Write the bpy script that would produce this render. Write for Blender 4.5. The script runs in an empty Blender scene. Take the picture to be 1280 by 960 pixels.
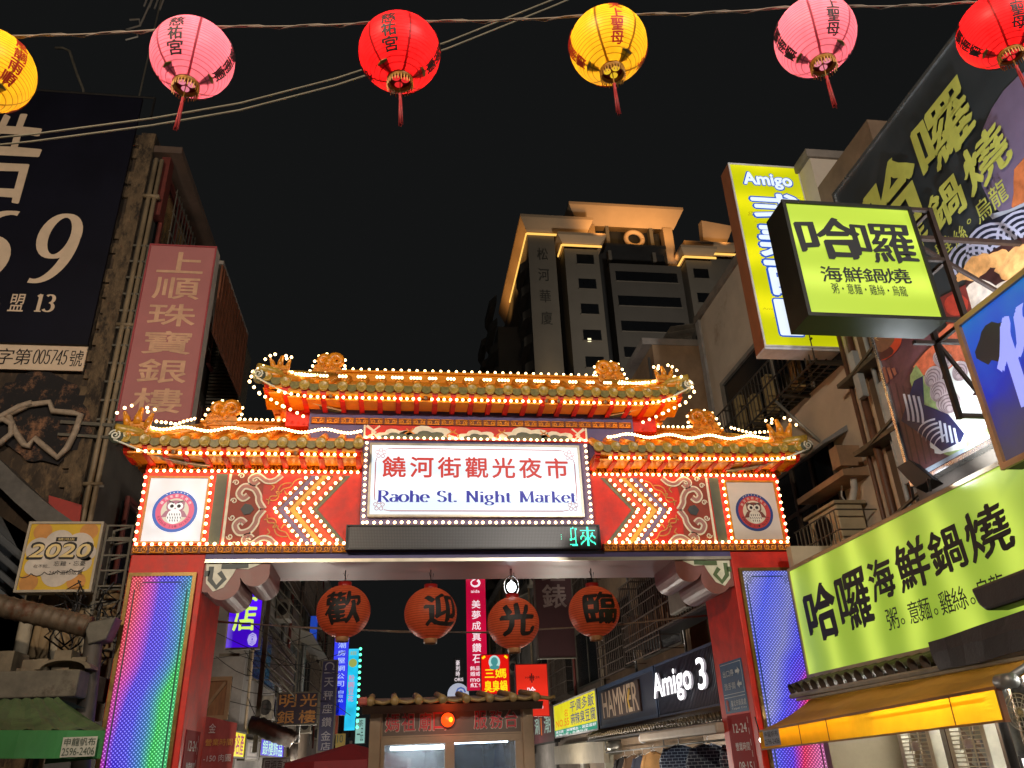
import bpy, bmesh, math, random
from mathutils import Vector, Matrix
R_ = math.radians
random.seed(7)
SC = bpy.context.scene
COL = SC.collection

# ------------------------------------------------------------------ camera, sky, exposure
EYE = Vector((0.0, 0.0, 1.6))
FPX, PITCH, YAW, ROLL = 985.0, R_(25.77), R_(8.6), R_(-2.4)
_f = Vector((math.sin(YAW) * math.cos(PITCH), math.cos(YAW) * math.cos(PITCH), math.sin(PITCH)))
_r0 = Vector((math.cos(YAW), -math.sin(YAW), 0)); _u0 = _r0.cross(_f)
_rt = math.cos(ROLL) * _r0 + math.sin(ROLL) * _u0
_up = math.cos(ROLL) * _u0 - math.sin(ROLL) * _r0
cam_data = bpy.data.cameras.new("camera"); cam = bpy.data.objects.new("camera", cam_data); COL.objects.link(cam)
cam_data.sensor_width = 36.0; cam_data.lens = FPX * 36.0 / 1280.0
cam_data.clip_start = 0.05; cam_data.clip_end = 2000
mw = Matrix((( _rt.x, _up.x, -_f.x, EYE.x), (_rt.y, _up.y, -_f.y, EYE.y), (_rt.z, _up.z, -_f.z, EYE.z), (0, 0, 0, 1)))
cam.matrix_world = mw
SC.camera = cam

world = bpy.data.worlds.new("World"); SC.world = world; world.use_nodes = True
_bg = world.node_tree.nodes["Background"]
_bg.inputs[0].default_value = (0.0066, 0.0070, 0.0071, 1); _bg.inputs[1].default_value = 1.0
SC.view_settings.view_transform = 'Standard'; SC.view_settings.look = 'None'
SC.view_settings.exposure = 0.0; SC.view_settings.gamma = 1.0; SC.view_settings.use_curve_mapping = False
SC.cycles.use_denoising = True
SC.cycles.max_bounces = 6; SC.cycles.sample_clamp_indirect = 4.0
SC.cycles.caustics_reflective = False; SC.cycles.caustics_refractive = False

# ------------------------------------------------------------------ surveying: a pixel of the photo to a point on a world plane
def _ray(px, py):
    return _rt * ((px - 640) / FPX) + _up * (-(py - 480) / FPX) + _f
def PX(px, py, X): d = _ray(px, py); return EYE + d * ((X - EYE.x) / d.x)
def PY(px, py, Y): d = _ray(px, py); return EYE + d * ((Y - EYE.y) / d.y)

# ------------------------------------------------------------------ materials
def lin(c):
    out = []
    for v in c:
        v = v / 255.0
        out.append(v / 12.92 if v <= 0.04045 else ((v + 0.055) / 1.055) ** 2.4)
    return out
MATS = {}
def _new(name):
    m = bpy.data.materials.new(name); m.use_nodes = True
    nt = m.node_tree
    return m, nt, nt.nodes["Principled BSDF"]
def node(nt, t, **kw):
    n = nt.nodes.new(t)
    for k, v in kw.items(): setattr(n, k, v)
    return n
def math_(nt, op, a, b=None, c=None):
    n = node(nt, 'ShaderNodeMath', operation=op)
    for i, v in enumerate((a, b, c)):
        if v is None: continue
        if isinstance(v, (int, float)): n.inputs[i].default_value = v
        else: nt.links.new(v, n.inputs[i])
    return n.outputs[0]
def coords(nt, space='Object', scale=(1, 1, 1)):
    tc = node(nt, 'ShaderNodeTexCoord'); mp = node(nt, 'ShaderNodeMapping')
    mp.inputs['Scale'].default_value = scale
    nt.links.new(tc.outputs[space], mp.inputs[0]); return mp.outputs[0]
def pbr(name, c, rough=0.6, metal=0.0, var=0.25, scale=3.0, bump=0.0, c2=None, thr=0.55, stretch=(1, 1, 1), spec=0.5):
    """painted / weathered surface: colour c with noise wear, optional second colour in patches"""
    if name in MATS: return MATS[name]
    m, nt, b = _new(name); L = nt.links
    co = coords(nt, 'Object', stretch)
    n1 = node(nt, 'ShaderNodeTexNoise'); n1.inputs['Scale'].default_value = scale; n1.inputs['Detail'].default_value = 7
    n1.inputs['Roughness'].default_value = 0.65
    L.new(co, n1.inputs['Vector'])
    base = lin(c)
    mx = node(nt, 'ShaderNodeMix', data_type='RGBA')
    mx.inputs[6].default_value = [v * (1 - var) for v in base] + [1]
    mx.inputs[7].default_value = [min(1, v * (1 + var)) for v in base] + [1]
    rmp = node(nt, 'ShaderNodeMapRange'); rmp.inputs[1].default_value = 0.3; rmp.inputs[2].default_value = 0.7
    L.new(n1.outputs['Fac'], rmp.inputs[0]); L.new(rmp.outputs[0], mx.inputs[0])
    out = mx.outputs[2]
    if c2 is not None:
        n2 = node(nt, 'ShaderNodeTexNoise'); n2.inputs['Scale'].default_value = scale * 0.7; n2.inputs['Detail'].default_value = 9
        n2.inputs['Roughness'].default_value = 0.75
        L.new(co, n2.inputs['Vector'])
        r2 = node(nt, 'ShaderNodeMapRange'); r2.inputs[1].default_value = thr - 0.06; r2.inputs[2].default_value = thr + 0.07
        L.new(n2.outputs['Fac'], r2.inputs[0])
        m2 = node(nt, 'ShaderNodeMix', data_type='RGBA')
        m2.inputs[7].default_value = lin(c2) + [1]
        L.new(r2.outputs[0], m2.inputs[0]); L.new(out, m2.inputs[6]); out = m2.outputs[2]
    L.new(out, b.inputs['Base Color'])
    b.inputs['Metallic'].default_value = metal
    b.inputs['Specular IOR Level'].default_value = spec
    rr = node(nt, 'ShaderNodeMapRange'); rr.inputs[3].default_value = max(0.05, rough - 0.1); rr.inputs[4].default_value = min(1, rough + 0.12)
    L.new(n1.outputs['Fac'], rr.inputs[0]); L.new(rr.outputs[0], b.inputs['Roughness'])
    if bump:
        bp = node(nt, 'ShaderNodeBump'); bp.inputs['Strength'].default_value = bump; bp.inputs['Distance'].default_value = 0.03
        L.new(n1.outputs['Fac'], bp.inputs['Height']); L.new(bp.outputs[0], b.inputs['Normal'])
    MATS[name] = m; return m
def emit(name, c, s=1.0, base=None, var=0.0, scale=2.0):
    """something that gives off light: a lamp, a lit sign face"""
    if name in MATS: return MATS[name]
    m, nt, b = _new(name)
    b.inputs['Base Color'].default_value = (lin(base) if base else [v * 0.3 for v in lin(c)]) + [1]
    b.inputs['Roughness'].default_value = 0.4
    b.inputs['Emission Color'].default_value = lin(c) + [1]
    b.inputs['Emission Strength'].default_value = s
    if var:
        n1 = node(nt, 'ShaderNodeTexNoise'); n1.inputs['Scale'].default_value = scale
        nt.links.new(coords(nt), n1.inputs['Vector'])
        r = node(nt, 'ShaderNodeMapRange'); r.inputs[1].default_value = 0.3; r.inputs[2].default_value = 0.7
        r.inputs[3].default_value = s * (1 - var); r.inputs[4].default_value = s * (1 + var)
        nt.links.new(n1.outputs['Fac'], r.inputs[0]); nt.links.new(r.outputs[0], b.inputs['Emission Strength'])
    MATS[name] = m; return m
def lightbox(name, c, axis, period, lo, hi, c_lo=None):
    """back-lit acrylic with fluorescent tubes behind it: brightness rises at each tube (real lamp spacing)"""
    if name in MATS: return MATS[name]
    m, nt, b = _new(name); L = nt.links
    sep = node(nt, 'ShaderNodeSeparateXYZ'); L.new(coords(nt), sep.inputs[0])
    w = math_(nt, 'MULTIPLY', sep.outputs['XYZ'.index(axis)], 2 * math.pi / period)
    nz = node(nt, 'ShaderNodeTexNoise'); nz.inputs['Scale'].default_value = 0.9; L.new(coords(nt), nz.inputs['Vector'])
    w = math_(nt, 'ADD', w, math_(nt, 'MULTIPLY', nz.outputs['Fac'], 3.0))
    s = math_(nt, 'MULTIPLY_ADD', math_(nt, 'COSINE', w), 0.5, 0.5)
    s = math_(nt, 'MULTIPLY', math_(nt, 'POWER', s, 1.5), math_(nt, 'MULTIPLY_ADD', nz.outputs['Fac'], 1.2, 0.35))
    mx = node(nt, 'ShaderNodeMix', data_type='RGBA')
    mx.inputs[6].default_value = [v * lo for v in lin(c_lo or c)] + [1]; mx.inputs[7].default_value = [v * hi for v in lin(c)] + [1]
    L.new(s, mx.inputs[0]); L.new(mx.outputs[2], b.inputs['Emission Color'])
    b.inputs['Emission Strength'].default_value = 1.0
    b.inputs['Base Color'].default_value = [v * 0.35 for v in lin(c)] + [1]; b.inputs['Roughness'].default_value = 0.3
    MATS[name] = m; return m
def paper(name, c, glow, ribs=0.0):
    """lantern paper: lets the bulb inside shine through; ribs = wire spacing in metres"""
    if name in MATS: return MATS[name]
    m, nt, b = _new(name); L = nt.links
    tr = node(nt, 'ShaderNodeBsdfTranslucent'); mix = node(nt, 'ShaderNodeMixShader'); out = nt.nodes['Material Output']
    sep = node(nt, 'ShaderNodeSeparateXYZ'); L.new(coords(nt), sep.inputs[0])
    fr = math_(nt, 'FRACT', math_(nt, 'DIVIDE', sep.outputs[2], ribs))
    line = math_(nt, 'LESS_THAN', math_(nt, 'ABSOLUTE', math_(nt, 'SUBTRACT', fr, 0.5)), 0.085)
    nz = node(nt, 'ShaderNodeTexNoise'); nz.inputs['Scale'].default_value = 9; L.new(coords(nt), nz.inputs['Vector'])
    mx = node(nt, 'ShaderNodeMix', data_type='RGBA')
    base = lin(c)
    mx.inputs[6].default_value = base + [1]; mx.inputs[7].default_value = [v * 0.42 for v in base] + [1]
    n2 = node(nt, 'ShaderNodeTexNoise'); n2.inputs['Scale'].default_value = 14; n2.inputs['Detail'].default_value = 4; L.new(coords(nt, 'Object', (1, 1, .35)), n2.inputs['Vector'])
    fade = node(nt, 'ShaderNodeMix', data_type='RGBA'); fade.inputs[6].default_value = [v * .72 for v in base] + [1]; fade.inputs[7].default_value = [min(1, v * 1.12 + .015) for v in base] + [1]
    L.new(n2.outputs['Fac'], fade.inputs[0]); L.new(fade.outputs[2], mx.inputs[6])
    L.new(line, mx.inputs[0])
    L.new(mx.outputs[2], tr.inputs[0]); L.new(mx.outputs[2], b.inputs['Base Color']); L.new(mx.outputs[2], b.inputs['Emission Color'])
    b.inputs['Roughness'].default_value = 0.45; b.inputs['Emission Strength'].default_value = glow
    mix.inputs[0].default_value = 0.6
    L.new(b.outputs[0], mix.inputs[1]); L.new(tr.outputs[0], mix.inputs[2]); L.new(mix.outputs[0], out.inputs[0])
    MATS[name] = m; return m
def glass(name, tint=(200, 210, 215), alpha=0.25):
    if name in MATS: return MATS[name]
    m, nt, b = _new(name); L = nt.links
    tp = node(nt, 'ShaderNodeBsdfTransparent'); gl = node(nt, 'ShaderNodeBsdfGlossy'); mix = node(nt, 'ShaderNodeMixShader')
    tp.inputs[0].default_value = lin(tint) + [1]; gl.inputs['Roughness'].default_value = 0.05
    mix.inputs[0].default_value = alpha
    L.new(tp.outputs[0], mix.inputs[1]); L.new(gl.outputs[0], mix.inputs[2]); L.new(mix.outputs[0], nt.nodes['Material Output'].inputs[0])
    MATS[name] = m; return m

def hazy_glass(name):
    """window pane with a blue-white haze of light put into its colour"""
    if name in MATS: return MATS[name]
    m, nt, b = _new(name); L = nt.links
    tp = node(nt, 'ShaderNodeBsdfTransparent'); gl = node(nt, 'ShaderNodeBsdfGlossy'); tr = node(nt, 'ShaderNodeBsdfTranslucent'); a = node(nt, 'ShaderNodeMixShader'); c = node(nt, 'ShaderNodeMixShader')
    tp.inputs[0].default_value = (.86, .9, .92, 1); gl.inputs['Roughness'].default_value = .06; tr.inputs[0].default_value = (.7, .78, .85, 1)
    nz = node(nt, 'ShaderNodeTexNoise'); nz.inputs['Scale'].default_value = 3.0; L.new(coords(nt), nz.inputs['Vector'])
    L.new(math_(nt, 'MULTIPLY', nz.outputs['Fac'], .34), a.inputs[0]); c.inputs[0].default_value = .07  # pale translucent share stands in for the haze of light
    L.new(tp.outputs[0], a.inputs[1]); L.new(tr.outputs[0], a.inputs[2]); L.new(a.outputs[0], c.inputs[1]); L.new(gl.outputs[0], c.inputs[2]); L.new(c.outputs[0], nt.nodes['Material Output'].inputs[0])
    MATS[name] = m; return m

# ------------------------------------------------------------------ mesh building
ORG = {}
def V(*a): return Vector(a)
class MB:
    def __init__(s): s.v = []; s.f = []
    def quad(s, a, b, c, d):
        i = len(s.v); s.v += [Vector(a), Vector(b), Vector(c), Vector(d)]; s.f.append((i, i + 1, i + 2, i + 3)); return s
    def poly(s, pts):
        i = len(s.v); s.v += [Vector(p) for p in pts]; s.f.append(tuple(range(i, i + len(pts)))); return s
    def box(s, x0, y0, z0, x1, y1, z1):
        i = len(s.v)
        for z in (z0, z1):
            for x, y in ((x0, y0), (x1, y0), (x1, y1), (x0, y1)): s.v.append(V(x, y, z))
        for f in ((0, 3, 2, 1), (4, 5, 6, 7), (0, 1, 5, 4), (1, 2, 6, 5), (2, 3, 7, 6), (3, 0, 4, 7)): s.f.append(tuple(i + k for k in f))
        return s
    def bar(s, a, b, w, h=None, up=(0, 0, 1)):
        """square bar from a to b"""
        a = Vector(a); b = Vector(b); h = h or w
        d = (b - a).normalized(); u = Vector(up)
        if abs(d.dot(u)) > 0.95: u = V(1, 0, 0)
        sd = d.cross(u).normalized() * (w / 2); uu = sd.cross(d).normalized() * (h / 2)
        i = len(s.v)
        for p in (a, b): s.v += [p - sd - uu, p + sd - uu, p + sd + uu, p - sd + uu]
        for f in ((0, 3, 2, 1), (4, 5, 6, 7), (0, 1, 5, 4), (1, 2, 6, 5), (2, 3, 7, 6), (3, 0, 4, 7)): s.f.append(tuple(i + k for k in f))
        return s
    def prism(s, pts, n):
        """closed outline pts (3-D, planar) extruded by vector n"""
        n = Vector(n); k = len(pts); i = len(s.v)
        s.v += [Vector(p) for p in pts] + [Vector(p) + n for p in pts]
        s.f.append(tuple(range(i + k, i + 2 * k))); s.f.append(tuple(reversed(range(i, i + k))))
        for j in range(k): s.f.append((i + j, i + (j + 1) % k, i + k + (j + 1) % k, i + k + j))
        return s
    def tube(s, pts, r, n=8, cap=True, sq=1.0):
        pts = [Vector(p) for p in pts]; k = len(pts); i = len(s.v)
        rs = r if isinstance(r, (list, tuple)) else [r] * k
        t0 = (pts[1] - pts[0]).normalized()
        u = t0.orthogonal().normalized()
        for j, p in enumerate(pts):
            t = (pts[min(j + 1, k - 1)] - pts[max(j - 1, 0)]).normalized()
            u = (u - t * u.dot(t)); u = u.normalized() if u.length > 1e-6 else t.orthogonal().normalized()
            w = t.cross(u)
            for q in range(n):
                a = 2 * math.pi * q / n; s.v.append(p + (u * math.cos(a) + w * math.sin(a) * sq) * rs[j])
        for j in range(k - 1):
            for q in range(n):
                s.f.append((i + j * n + q, i + j * n + (q + 1) % n, i + (j + 1) * n + (q + 1) % n, i + (j + 1) * n + q))
        if cap:
            s.f.append(tuple(reversed(range(i, i + n)))); s.f.append(tuple(range(i + (k - 1) * n, i + k * n)))
        return s
    def lathe(s, prof, c=(0, 0, 0), n=24, a0=0.0, a1=2 * math.pi, ax=None):
        """profile [(r, h)] about an axis through c; ax = (side, side, axis) vectors"""
        c = Vector(c); i = len(s.v); k = len(prof); full = abs(a1 - a0 - 2 * math.pi) < 1e-6
        e = ax or (V(1, 0, 0), V(0, 1, 0), V(0, 0, 1))
        m = n if full else n + 1
        for q in range(m):
            a = a0 + (a1 - a0) * q / n
            for r, h in prof: s.v.append(c + e[0] * (r * math.cos(a)) + e[1] * (r * math.sin(a)) + e[2] * h)
        for q in range(n):
            q2 = (q + 1) % m
            for j in range(k - 1): s.f.append((i + q * k + j, i + q2 * k + j, i + q2 * k + j + 1, i + q * k + j + 1))
        return s
    def ball(s, c, r, n=10, sz=1.0):
        return s.lathe([(max(1e-4, r * math.sin(math.pi * j / n)), -r * sz * math.cos(math.pi * j / n)) for j in range(n + 1)], c, n=n + 2)
    def disc(s, c, u, v, r, n=20, rv=None):
        c = Vector(c); u = Vector(u); v = Vector(v)
        return s.poly([c + u * (r * math.cos(2 * math.pi * k / n)) + v * ((rv or r) * math.sin(2 * math.pi * k / n)) for k in range(n)])
    def ribbon(s, pts, w, n, t):
        """flat strip of width w along pts in the plane whose normal is n, raised by t"""
        n = Vector(n).normalized(); pts = [Vector(p) for p in pts]; k = len(pts); L_ = []; R2 = []
        for j, p in enumerate(pts):
            d = (pts[min(j + 1, k - 1)] - pts[max(j - 1, 0)]); d = d.normalized() if d.length > 1e-9 else V(1, 0, 0)
            sd = n.cross(d) * ((w[j] if isinstance(w, (list, tuple)) else w) / 2)
            L_.append(p + sd + n * t); R2.append(p - sd + n * t)
        i = len(s.v); s.v += L_ + R2 + [p - n * t for p in L_] + [p - n * t for p in R2]
        for j in range(k - 1):
            s.f.append((i + j, i + j + 1, i + k + j + 1, i + k + j))
            s.f.append((i + j, i + 2 * k + j, i + 2 * k + j + 1, i + j + 1))
            s.f.append((i + k + j, i + k + j + 1, i + 3 * k + j + 1, i + 3 * k + j))
        return s
    def add(s, o):
        i = len(s.v); s.v += o.v; s.f += [tuple(i + k for k in f) for f in o.f]; return s
    def build(s, name, mat, parent=None, smooth=False, bevel=0.0, loc=None):
        o_ = ORG.get(parent.name, V(0, 0, 0)) if parent else (Vector(loc) if loc is not None else V(0, 0, 0))
        me = bpy.data.meshes.new(name)
        me.from_pydata([tuple(p - o_) for p in s.v], [], s.f); me.update()
        if smooth:
            me.polygons.foreach_set('use_smooth', [True] * len(me.polygons))
        me.materials.append(mat)
        o = bpy.data.objects.new(name, me); COL.objects.link(o)
        if parent: o.parent = parent
        else: o.location = o_
        ORG[o.name] = o_
        if bevel:
            md = o.modifiers.new('bevel', 'BEVEL'); md.width = bevel; md.segments = 2; md.limit_method = 'ANGLE'
        return o
def tag(o, label=None, cat=None, group=None, kind=None):
    if label: o['label'] = label
    if cat: o['category'] = cat
    if group: o['group'] = group
    if kind: o['kind'] = kind
    return o
def thing(name, loc, label, cat, group=None):
    o = bpy.data.objects.new(name, None); COL.objects.link(o); o.location = loc; o.empty_display_size = 0.2
    ORG[o.name] = Vector(loc)
    return tag(o, label, cat, group)
def link_copy(o, parent=None):
    c = o.copy(); COL.objects.link(c)
    if parent: c.parent = parent; c.matrix_parent_inverse = o.matrix_parent_inverse
    ORG[c.name] = ORG.get(o.name, V(0, 0, 0))
    for ch in list(o.children): link_copy(ch, c)
    return c
def spot(name, loc, target, power, col, size, rad, parent=None, blend=0.6):
    l = bpy.data.lights.new(name, 'SPOT'); l.energy = power; l.color = col; l.spot_size = size; l.shadow_soft_size = rad; l.spot_blend = blend
    o = bpy.data.objects.new(name, l); COL.objects.link(o)
    o.rotation_euler = (Vector(target) - Vector(loc)).to_track_quat('-Z', 'Y').to_euler()
    o.location = Vector(loc) - (ORG[parent.name] if parent else V(0, 0, 0))
    if parent: o.parent = parent
    return o
def point(name, loc, power, col, rad, parent=None):
    l = bpy.data.lights.new(name, 'POINT'); l.energy = power; l.color = col; l.shadow_soft_size = rad
    o = bpy.data.objects.new(name, l); COL.objects.link(o)
    o.location = Vector(loc) - (ORG[parent.name] if parent else V(0, 0, 0))
    if parent: o.parent = parent
    return o

# ------------------------------------------------------------------ lettering
_TXT = {}
def glyphs(s, bold=0.0, res=3):
    k = (s, bold, res)
    if k not in _TXT:
        c = bpy.data.curves.new("letters", 'FONT'); c.body = s; c.offset = bold; c.resolution_u = res
        o = bpy.data.objects.new("letters", c)
        m = bpy.data.meshes.new_from_object(o)
        vs = [(v.co.x, v.co.y) for v in m.vertices]; fs = [tuple(p.vertices) for p in m.polygons]
        bpy.data.objects.remove(o); bpy.data.curves.remove(c); bpy.data.meshes.remove(m)
        _TXT[k] = (vs, fs)
    return _TXT[k]
def fit(s, u0, v0, u1, v1, bold=0.0, wob=0.0, shear=0.0, rot=0.0, keep=False, seed=0):
    """glyph outline of s stretched to the box (u0,v0)-(u1,v1); wob = brush wobble, keep = keep proportions"""
    vs, fs = glyphs(s)
    if not vs: return [], []
    x0 = min(v[0] for v in vs); x1 = max(v[0] for v in vs); y0 = min(v[1] for v in vs); y1 = max(v[1] for v in vs)
    sx = (u1 - u0) / max(1e-6, x1 - x0); sy = (v1 - v0) / max(1e-6, y1 - y0)
    ou, ov = u0, v0
    if keep:
        q = min(sx, sy); ou = u0 + ((u1 - u0) - q * (x1 - x0)) / 2; ov = v0 + ((v1 - v0) - q * (y1 - y0)) / 2; sx = sy = q
    cu, cv = (u0 + u1) / 2, (v0 + v1) / 2; H = (v1 - v0); out = []
    for x, y in vs:
        u = ou + (x - x0) * sx; v = ov + (y - y0) * sy
        if wob:
            a = (u - cu) / H * 9 + seed * 1.7; b_ = (v - cv) / H * 9 + seed
            du = (math.sin(b_ * 1.3 + math.sin(a * 1.1)) * 0.6 + math.sin(b_ * 3.1 + a * 2.3) * 0.4)
            dv = (math.sin(a * 1.4 + 1 + math.sin(b_)) * 0.6 + math.sin(a * 3.4 + b_ * 1.7) * 0.4)
            u += du * wob * H; v += dv * wob * H
        u += shear * (v - cv)
        if rot:
            uu, vv = u - cu, v - cv; u = cu + uu * math.cos(rot) - vv * math.sin(rot); v = cv + uu * math.sin(rot) + vv * math.cos(rot)
        out.append((u, v))
    return out, fs
_RING = [(0, 0), (.7, .7), (-.7, .7), (-.7, -.7), (.7, -.7), (1, 0), (-1, 0), (0, 1), (0, -1)]
_NIB = [(.55 * q + .18 * r, .62 * q - .2 * r) for q in (0, 1, -1, .5, -.5) for r in ((0,) if q == 0 else (1, -1))] + [(1.05, .75), (-1.05, -.75)]
def fat(vs, fs, u0, v0, u1, v1, bold, s='x', brush=False):
    """thicken lettering: the same glyph printed again a little to every side, each print a hair above the last"""
    if bold <= 0.0 or not vs: return [(u, v, 0.0) for u, v in vs], list(fs)
    d = .42 * bold * min(v1 - v0, (u1 - u0) * 1.0 / max(1, .6 * len(s))); out = []; of = []
    if brush: d *= 1.25 * min(1.0, (70.0 / len(vs)) ** .55)
    for k, (a, b) in enumerate(_NIB if brush else _RING[:5] if bold < .035 else _RING):
        i = len(out); out += [(u + a * d, v + b * d, .00025 * k) for u, v in vs]; of += [tuple(i + q for q in f) for f in fs]
    return out, of
class Face:
    """a flat sign face: origin at its lower left, U to the right and Vv up as one reads it"""
    lift = 0
    def __init__(s, O, U, Vv, w, h):
        s.O = Vector(O); s.U = Vector(U).normalized(); s.V = Vector(Vv).normalized(); s.N = s.U.cross(s.V); s.w = w; s.h = h
    def p(s, u, v, n=0.0): return s.O + s.U * u + s.V * v + s.N * n
    def text(s, mb, t, u0, v0, u1, v1, n=0.006, **k):
        """box in fractions of the face"""
        bold = max(0.0, k.pop('bold', 0.0)); bx = (u0 * s.w, v0 * s.h, u1 * s.w, v1 * s.h)
        br = k.pop('brush', False); vs, fs = fit(t, *bx, **k); vs, fs = fat(vs, fs, *bx, bold, t, br)
        Face.lift = (Face.lift + 1) % 7; n += Face.lift * .00006
        i = len(mb.v); mb.v += [s.p(u, v, n + e) for u, v, e in vs]; mb.f += [tuple(i + q for q in f) for f in fs]
        return mb
    def rect(s, mb, u0, v0, u1, v1, n=0.004):
        mb.quad(s.p(u0 * s.w, v0 * s.h, n), s.p(u1 * s.w, v0 * s.h, n), s.p(u1 * s.w, v1 * s.h, n), s.p(u0 * s.w, v1 * s.h, n)); return mb
    def strip(s, mb, pts, wd, n=0.004, t=0.002):
        return mb.ribbon([s.p(u * s.w, v * s.h, n) for u, v in pts], wd, s.N, t)
    def shape(s, mb, pts, n=0.004):
        mb.poly([s.p(u * s.w, v * s.h, n) for u, v in pts]); return mb
    def disc(s, mb, u, v, r, n=0.004, k=24, rv=None):
        return mb.disc(s.p(u * s.w, v * s.h, n), s.U, s.V, r, k, rv)
    def box(s, mb, u0, v0, u1, v1, n0, n1):
        a = [s.p(u * s.w, v * s.h, n0) for u, v in ((u0, v0), (u1, v0), (u1, v1), (u0, v1))]
        mb.prism(a, s.N * (n1 - n0)); return mb
    def frame(s, mb, wd, n0, n1, out=0.0):
        """four butted rails round the face"""
        w, h = s.w, s.h
        for a, b, c, d in ((-out, -out, w + out, wd - out), (-out, h - wd + out, w + out, h + out), (-out, wd - out, wd - out, h - wd + out), (w - wd + out, wd - out, w + out, h - wd + out)):
            mb.prism([s.p(a, b, n0), s.p(c, b, n0), s.p(c, d, n0), s.p(a, d, n0)], s.N * (n1 - n0))
        return mb
def faceY(Y, pts):
    """sign face looking at the plaza (towards -Y) through the photo's corners TL TR BR BL"""
    q = [PY(x, y, Y) for x, y in pts]
    x0 = (q[0].x + q[3].x) / 2; x1 = (q[1].x + q[2].x) / 2; z1 = (q[0].z + q[1].z) / 2; z0 = (q[2].z + q[3].z) / 2
    return Face((x0, Y, z0), (1, 0, 0), (0, 0, 1), x1 - x0, z1 - z0)
def faceX(X, y_far, y_near, z0, z1):
    """sign face on the right-hand house fronts, looking at the street (towards -X)"""
    return Face((X, y_far, z0), (0, -1, 0), (0, 0, 1), y_far - y_near, z1 - z0)

# a small serif alphabet drawn with a broad pen (thick uprights, thin flats)
def _arc(cx, cy, rx, ry, a0, a1, n=16):
    return [(cx + rx * math.cos(R_(a0 + (a1 - a0) * k / n)), cy + ry * math.sin(R_(a0 + (a1 - a0) * k / n))) for k in range(n + 1)]
_S = {
 'R': (.68, [[(.15, 0), (.15, 1)], _arc(.3, .75, .25, .25, 90, -90), [(.15, 1), (.3, 1)], [(.15, .5), (.3, .5)], [(.33, .5), (.6, .02)]], [(.03, .27, 0), (.03, .2, 1), (.5, .7, 0)]),
 'a': (.5, [[(.4, 0.06), (.4, .46)], _arc(.25, .47, .15, .19, 0, 150), _arc(.22, .19, .15, .18, 60, 330)], [(.38, .5, 0)]),
 'o': (.56, [_arc(.28, .33, .22, .33, 0, 360, 28)], []),
 'h': (.62, [[(.14, 0), (.14, 1)], _arc(.32, .42, .17, .24, 160, 0), [(.49, .42), (.49, 0)]], [(.03, .25, 0), (.38, .6, 0), (.03, .15, 1)]),
 'e': (.5, [_arc(.26, .33, .2, .33, 0, 315, 26), [(.07, .36), (.46, .36)]], []),
 'S': (.56, [_arc(.28, .75, .19, .24, 20, 220, 18) + _arc(.28, .25, .2, .24, 60, -160, 20)], []),
 't': (.36, [[(.16, .85), (.16, .12)], _arc(.26, .12, .1, .12, 180, 300), [(.02, .64), (.32, .64)]], []),
 '.': (.26, [[(.1, 0), (.1, .12)]], []),
 'N': (.78, [[(.14, 0), (.14, 1)], [(.14, 1), (.62, 0)], [(.62, 0), (.62, 1)]], [(.03, .26, 0), (.03, .16, 1), (.5, .74, 1)]),
 'i': (.3, [[(.14, 0), (.14, .64)], [(.14, .82), (.14, .95)]], [(.03, .25, 0), (.04, .14, .64)]),
 'g': (.54, [_arc(.24, .44, .17, .2, 0, 360, 24), _arc(.25, -.12, .2, .14, 0, 360, 24), [(.12, .24), (.16, .08), (.36, .02)], [(.36, .6), (.48, .64)]], []),
 'M': (.92, [[(.14, 0), (.16, 1)], [(.16, 1), (.44, .05)], [(.44, .05), (.72, 1)], [(.74, 1), (.76, 0)]], [(.03, .25, 0), (.64, .88, 0), (.03, .16, 1), (.74, .87, 1)]),
 'r': (.42, [[(.14, 0), (.14, .64)], _arc(.28, .44, .12, .18, 150, 50)], [(.03, .26, 0), (.03, .14, .64)]),
 'k': (.6, [[(.14, 0), (.14, 1)], [(.14, .28), (.46, .62)], [(.26, .4), (.5, 0)]], [(.03, .25, 0), (.4, .6, 0), (.03, .14, 1), (.36, .54, .63)]),
 ' ': (.42, [], []),
 '6': (.62, [_arc(.32, .32, .24, .31, 0, 360, 30), _arc(.46, .42, .38, .57, 185, 80, 16)], []),
 '9': (.62, [_arc(.3, .68, .24, .31, 0, 360, 30), _arc(.16, .58, .38, .57, 5, -100, 16)], []),
 '1': (.4, [[(.22, 0), (.22, 1)], [(.22, 1), (.08, .86)]], [(.06, .38, 0)]),
 '3': (.58, [_arc(.27, .75, .2, .24, 140, -90, 18), _arc(.27, .26, .23, .26, 90, -150, 20)], []),
 '0': (.58, [_arc(.29, .5, .22, .49, 0, 360, 30)], []),
 '5': (.56, [[(.14, .98), (.48, .98)], [(.14, .98), (.12, .56)], _arc(.26, .32, .22, .31, 125, -150, 20)], []),
 '7': (.54, [[(.06, .98), (.5, .98)], [(.5, .98), (.2, 0)]], []),
 '4': (.58, [[(.42, 0), (.42, 1)], [(.42, 1), (.04, .3)], [(.04, .3), (.56, .3)]], [(.3, .54, 0)]),
}
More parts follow.
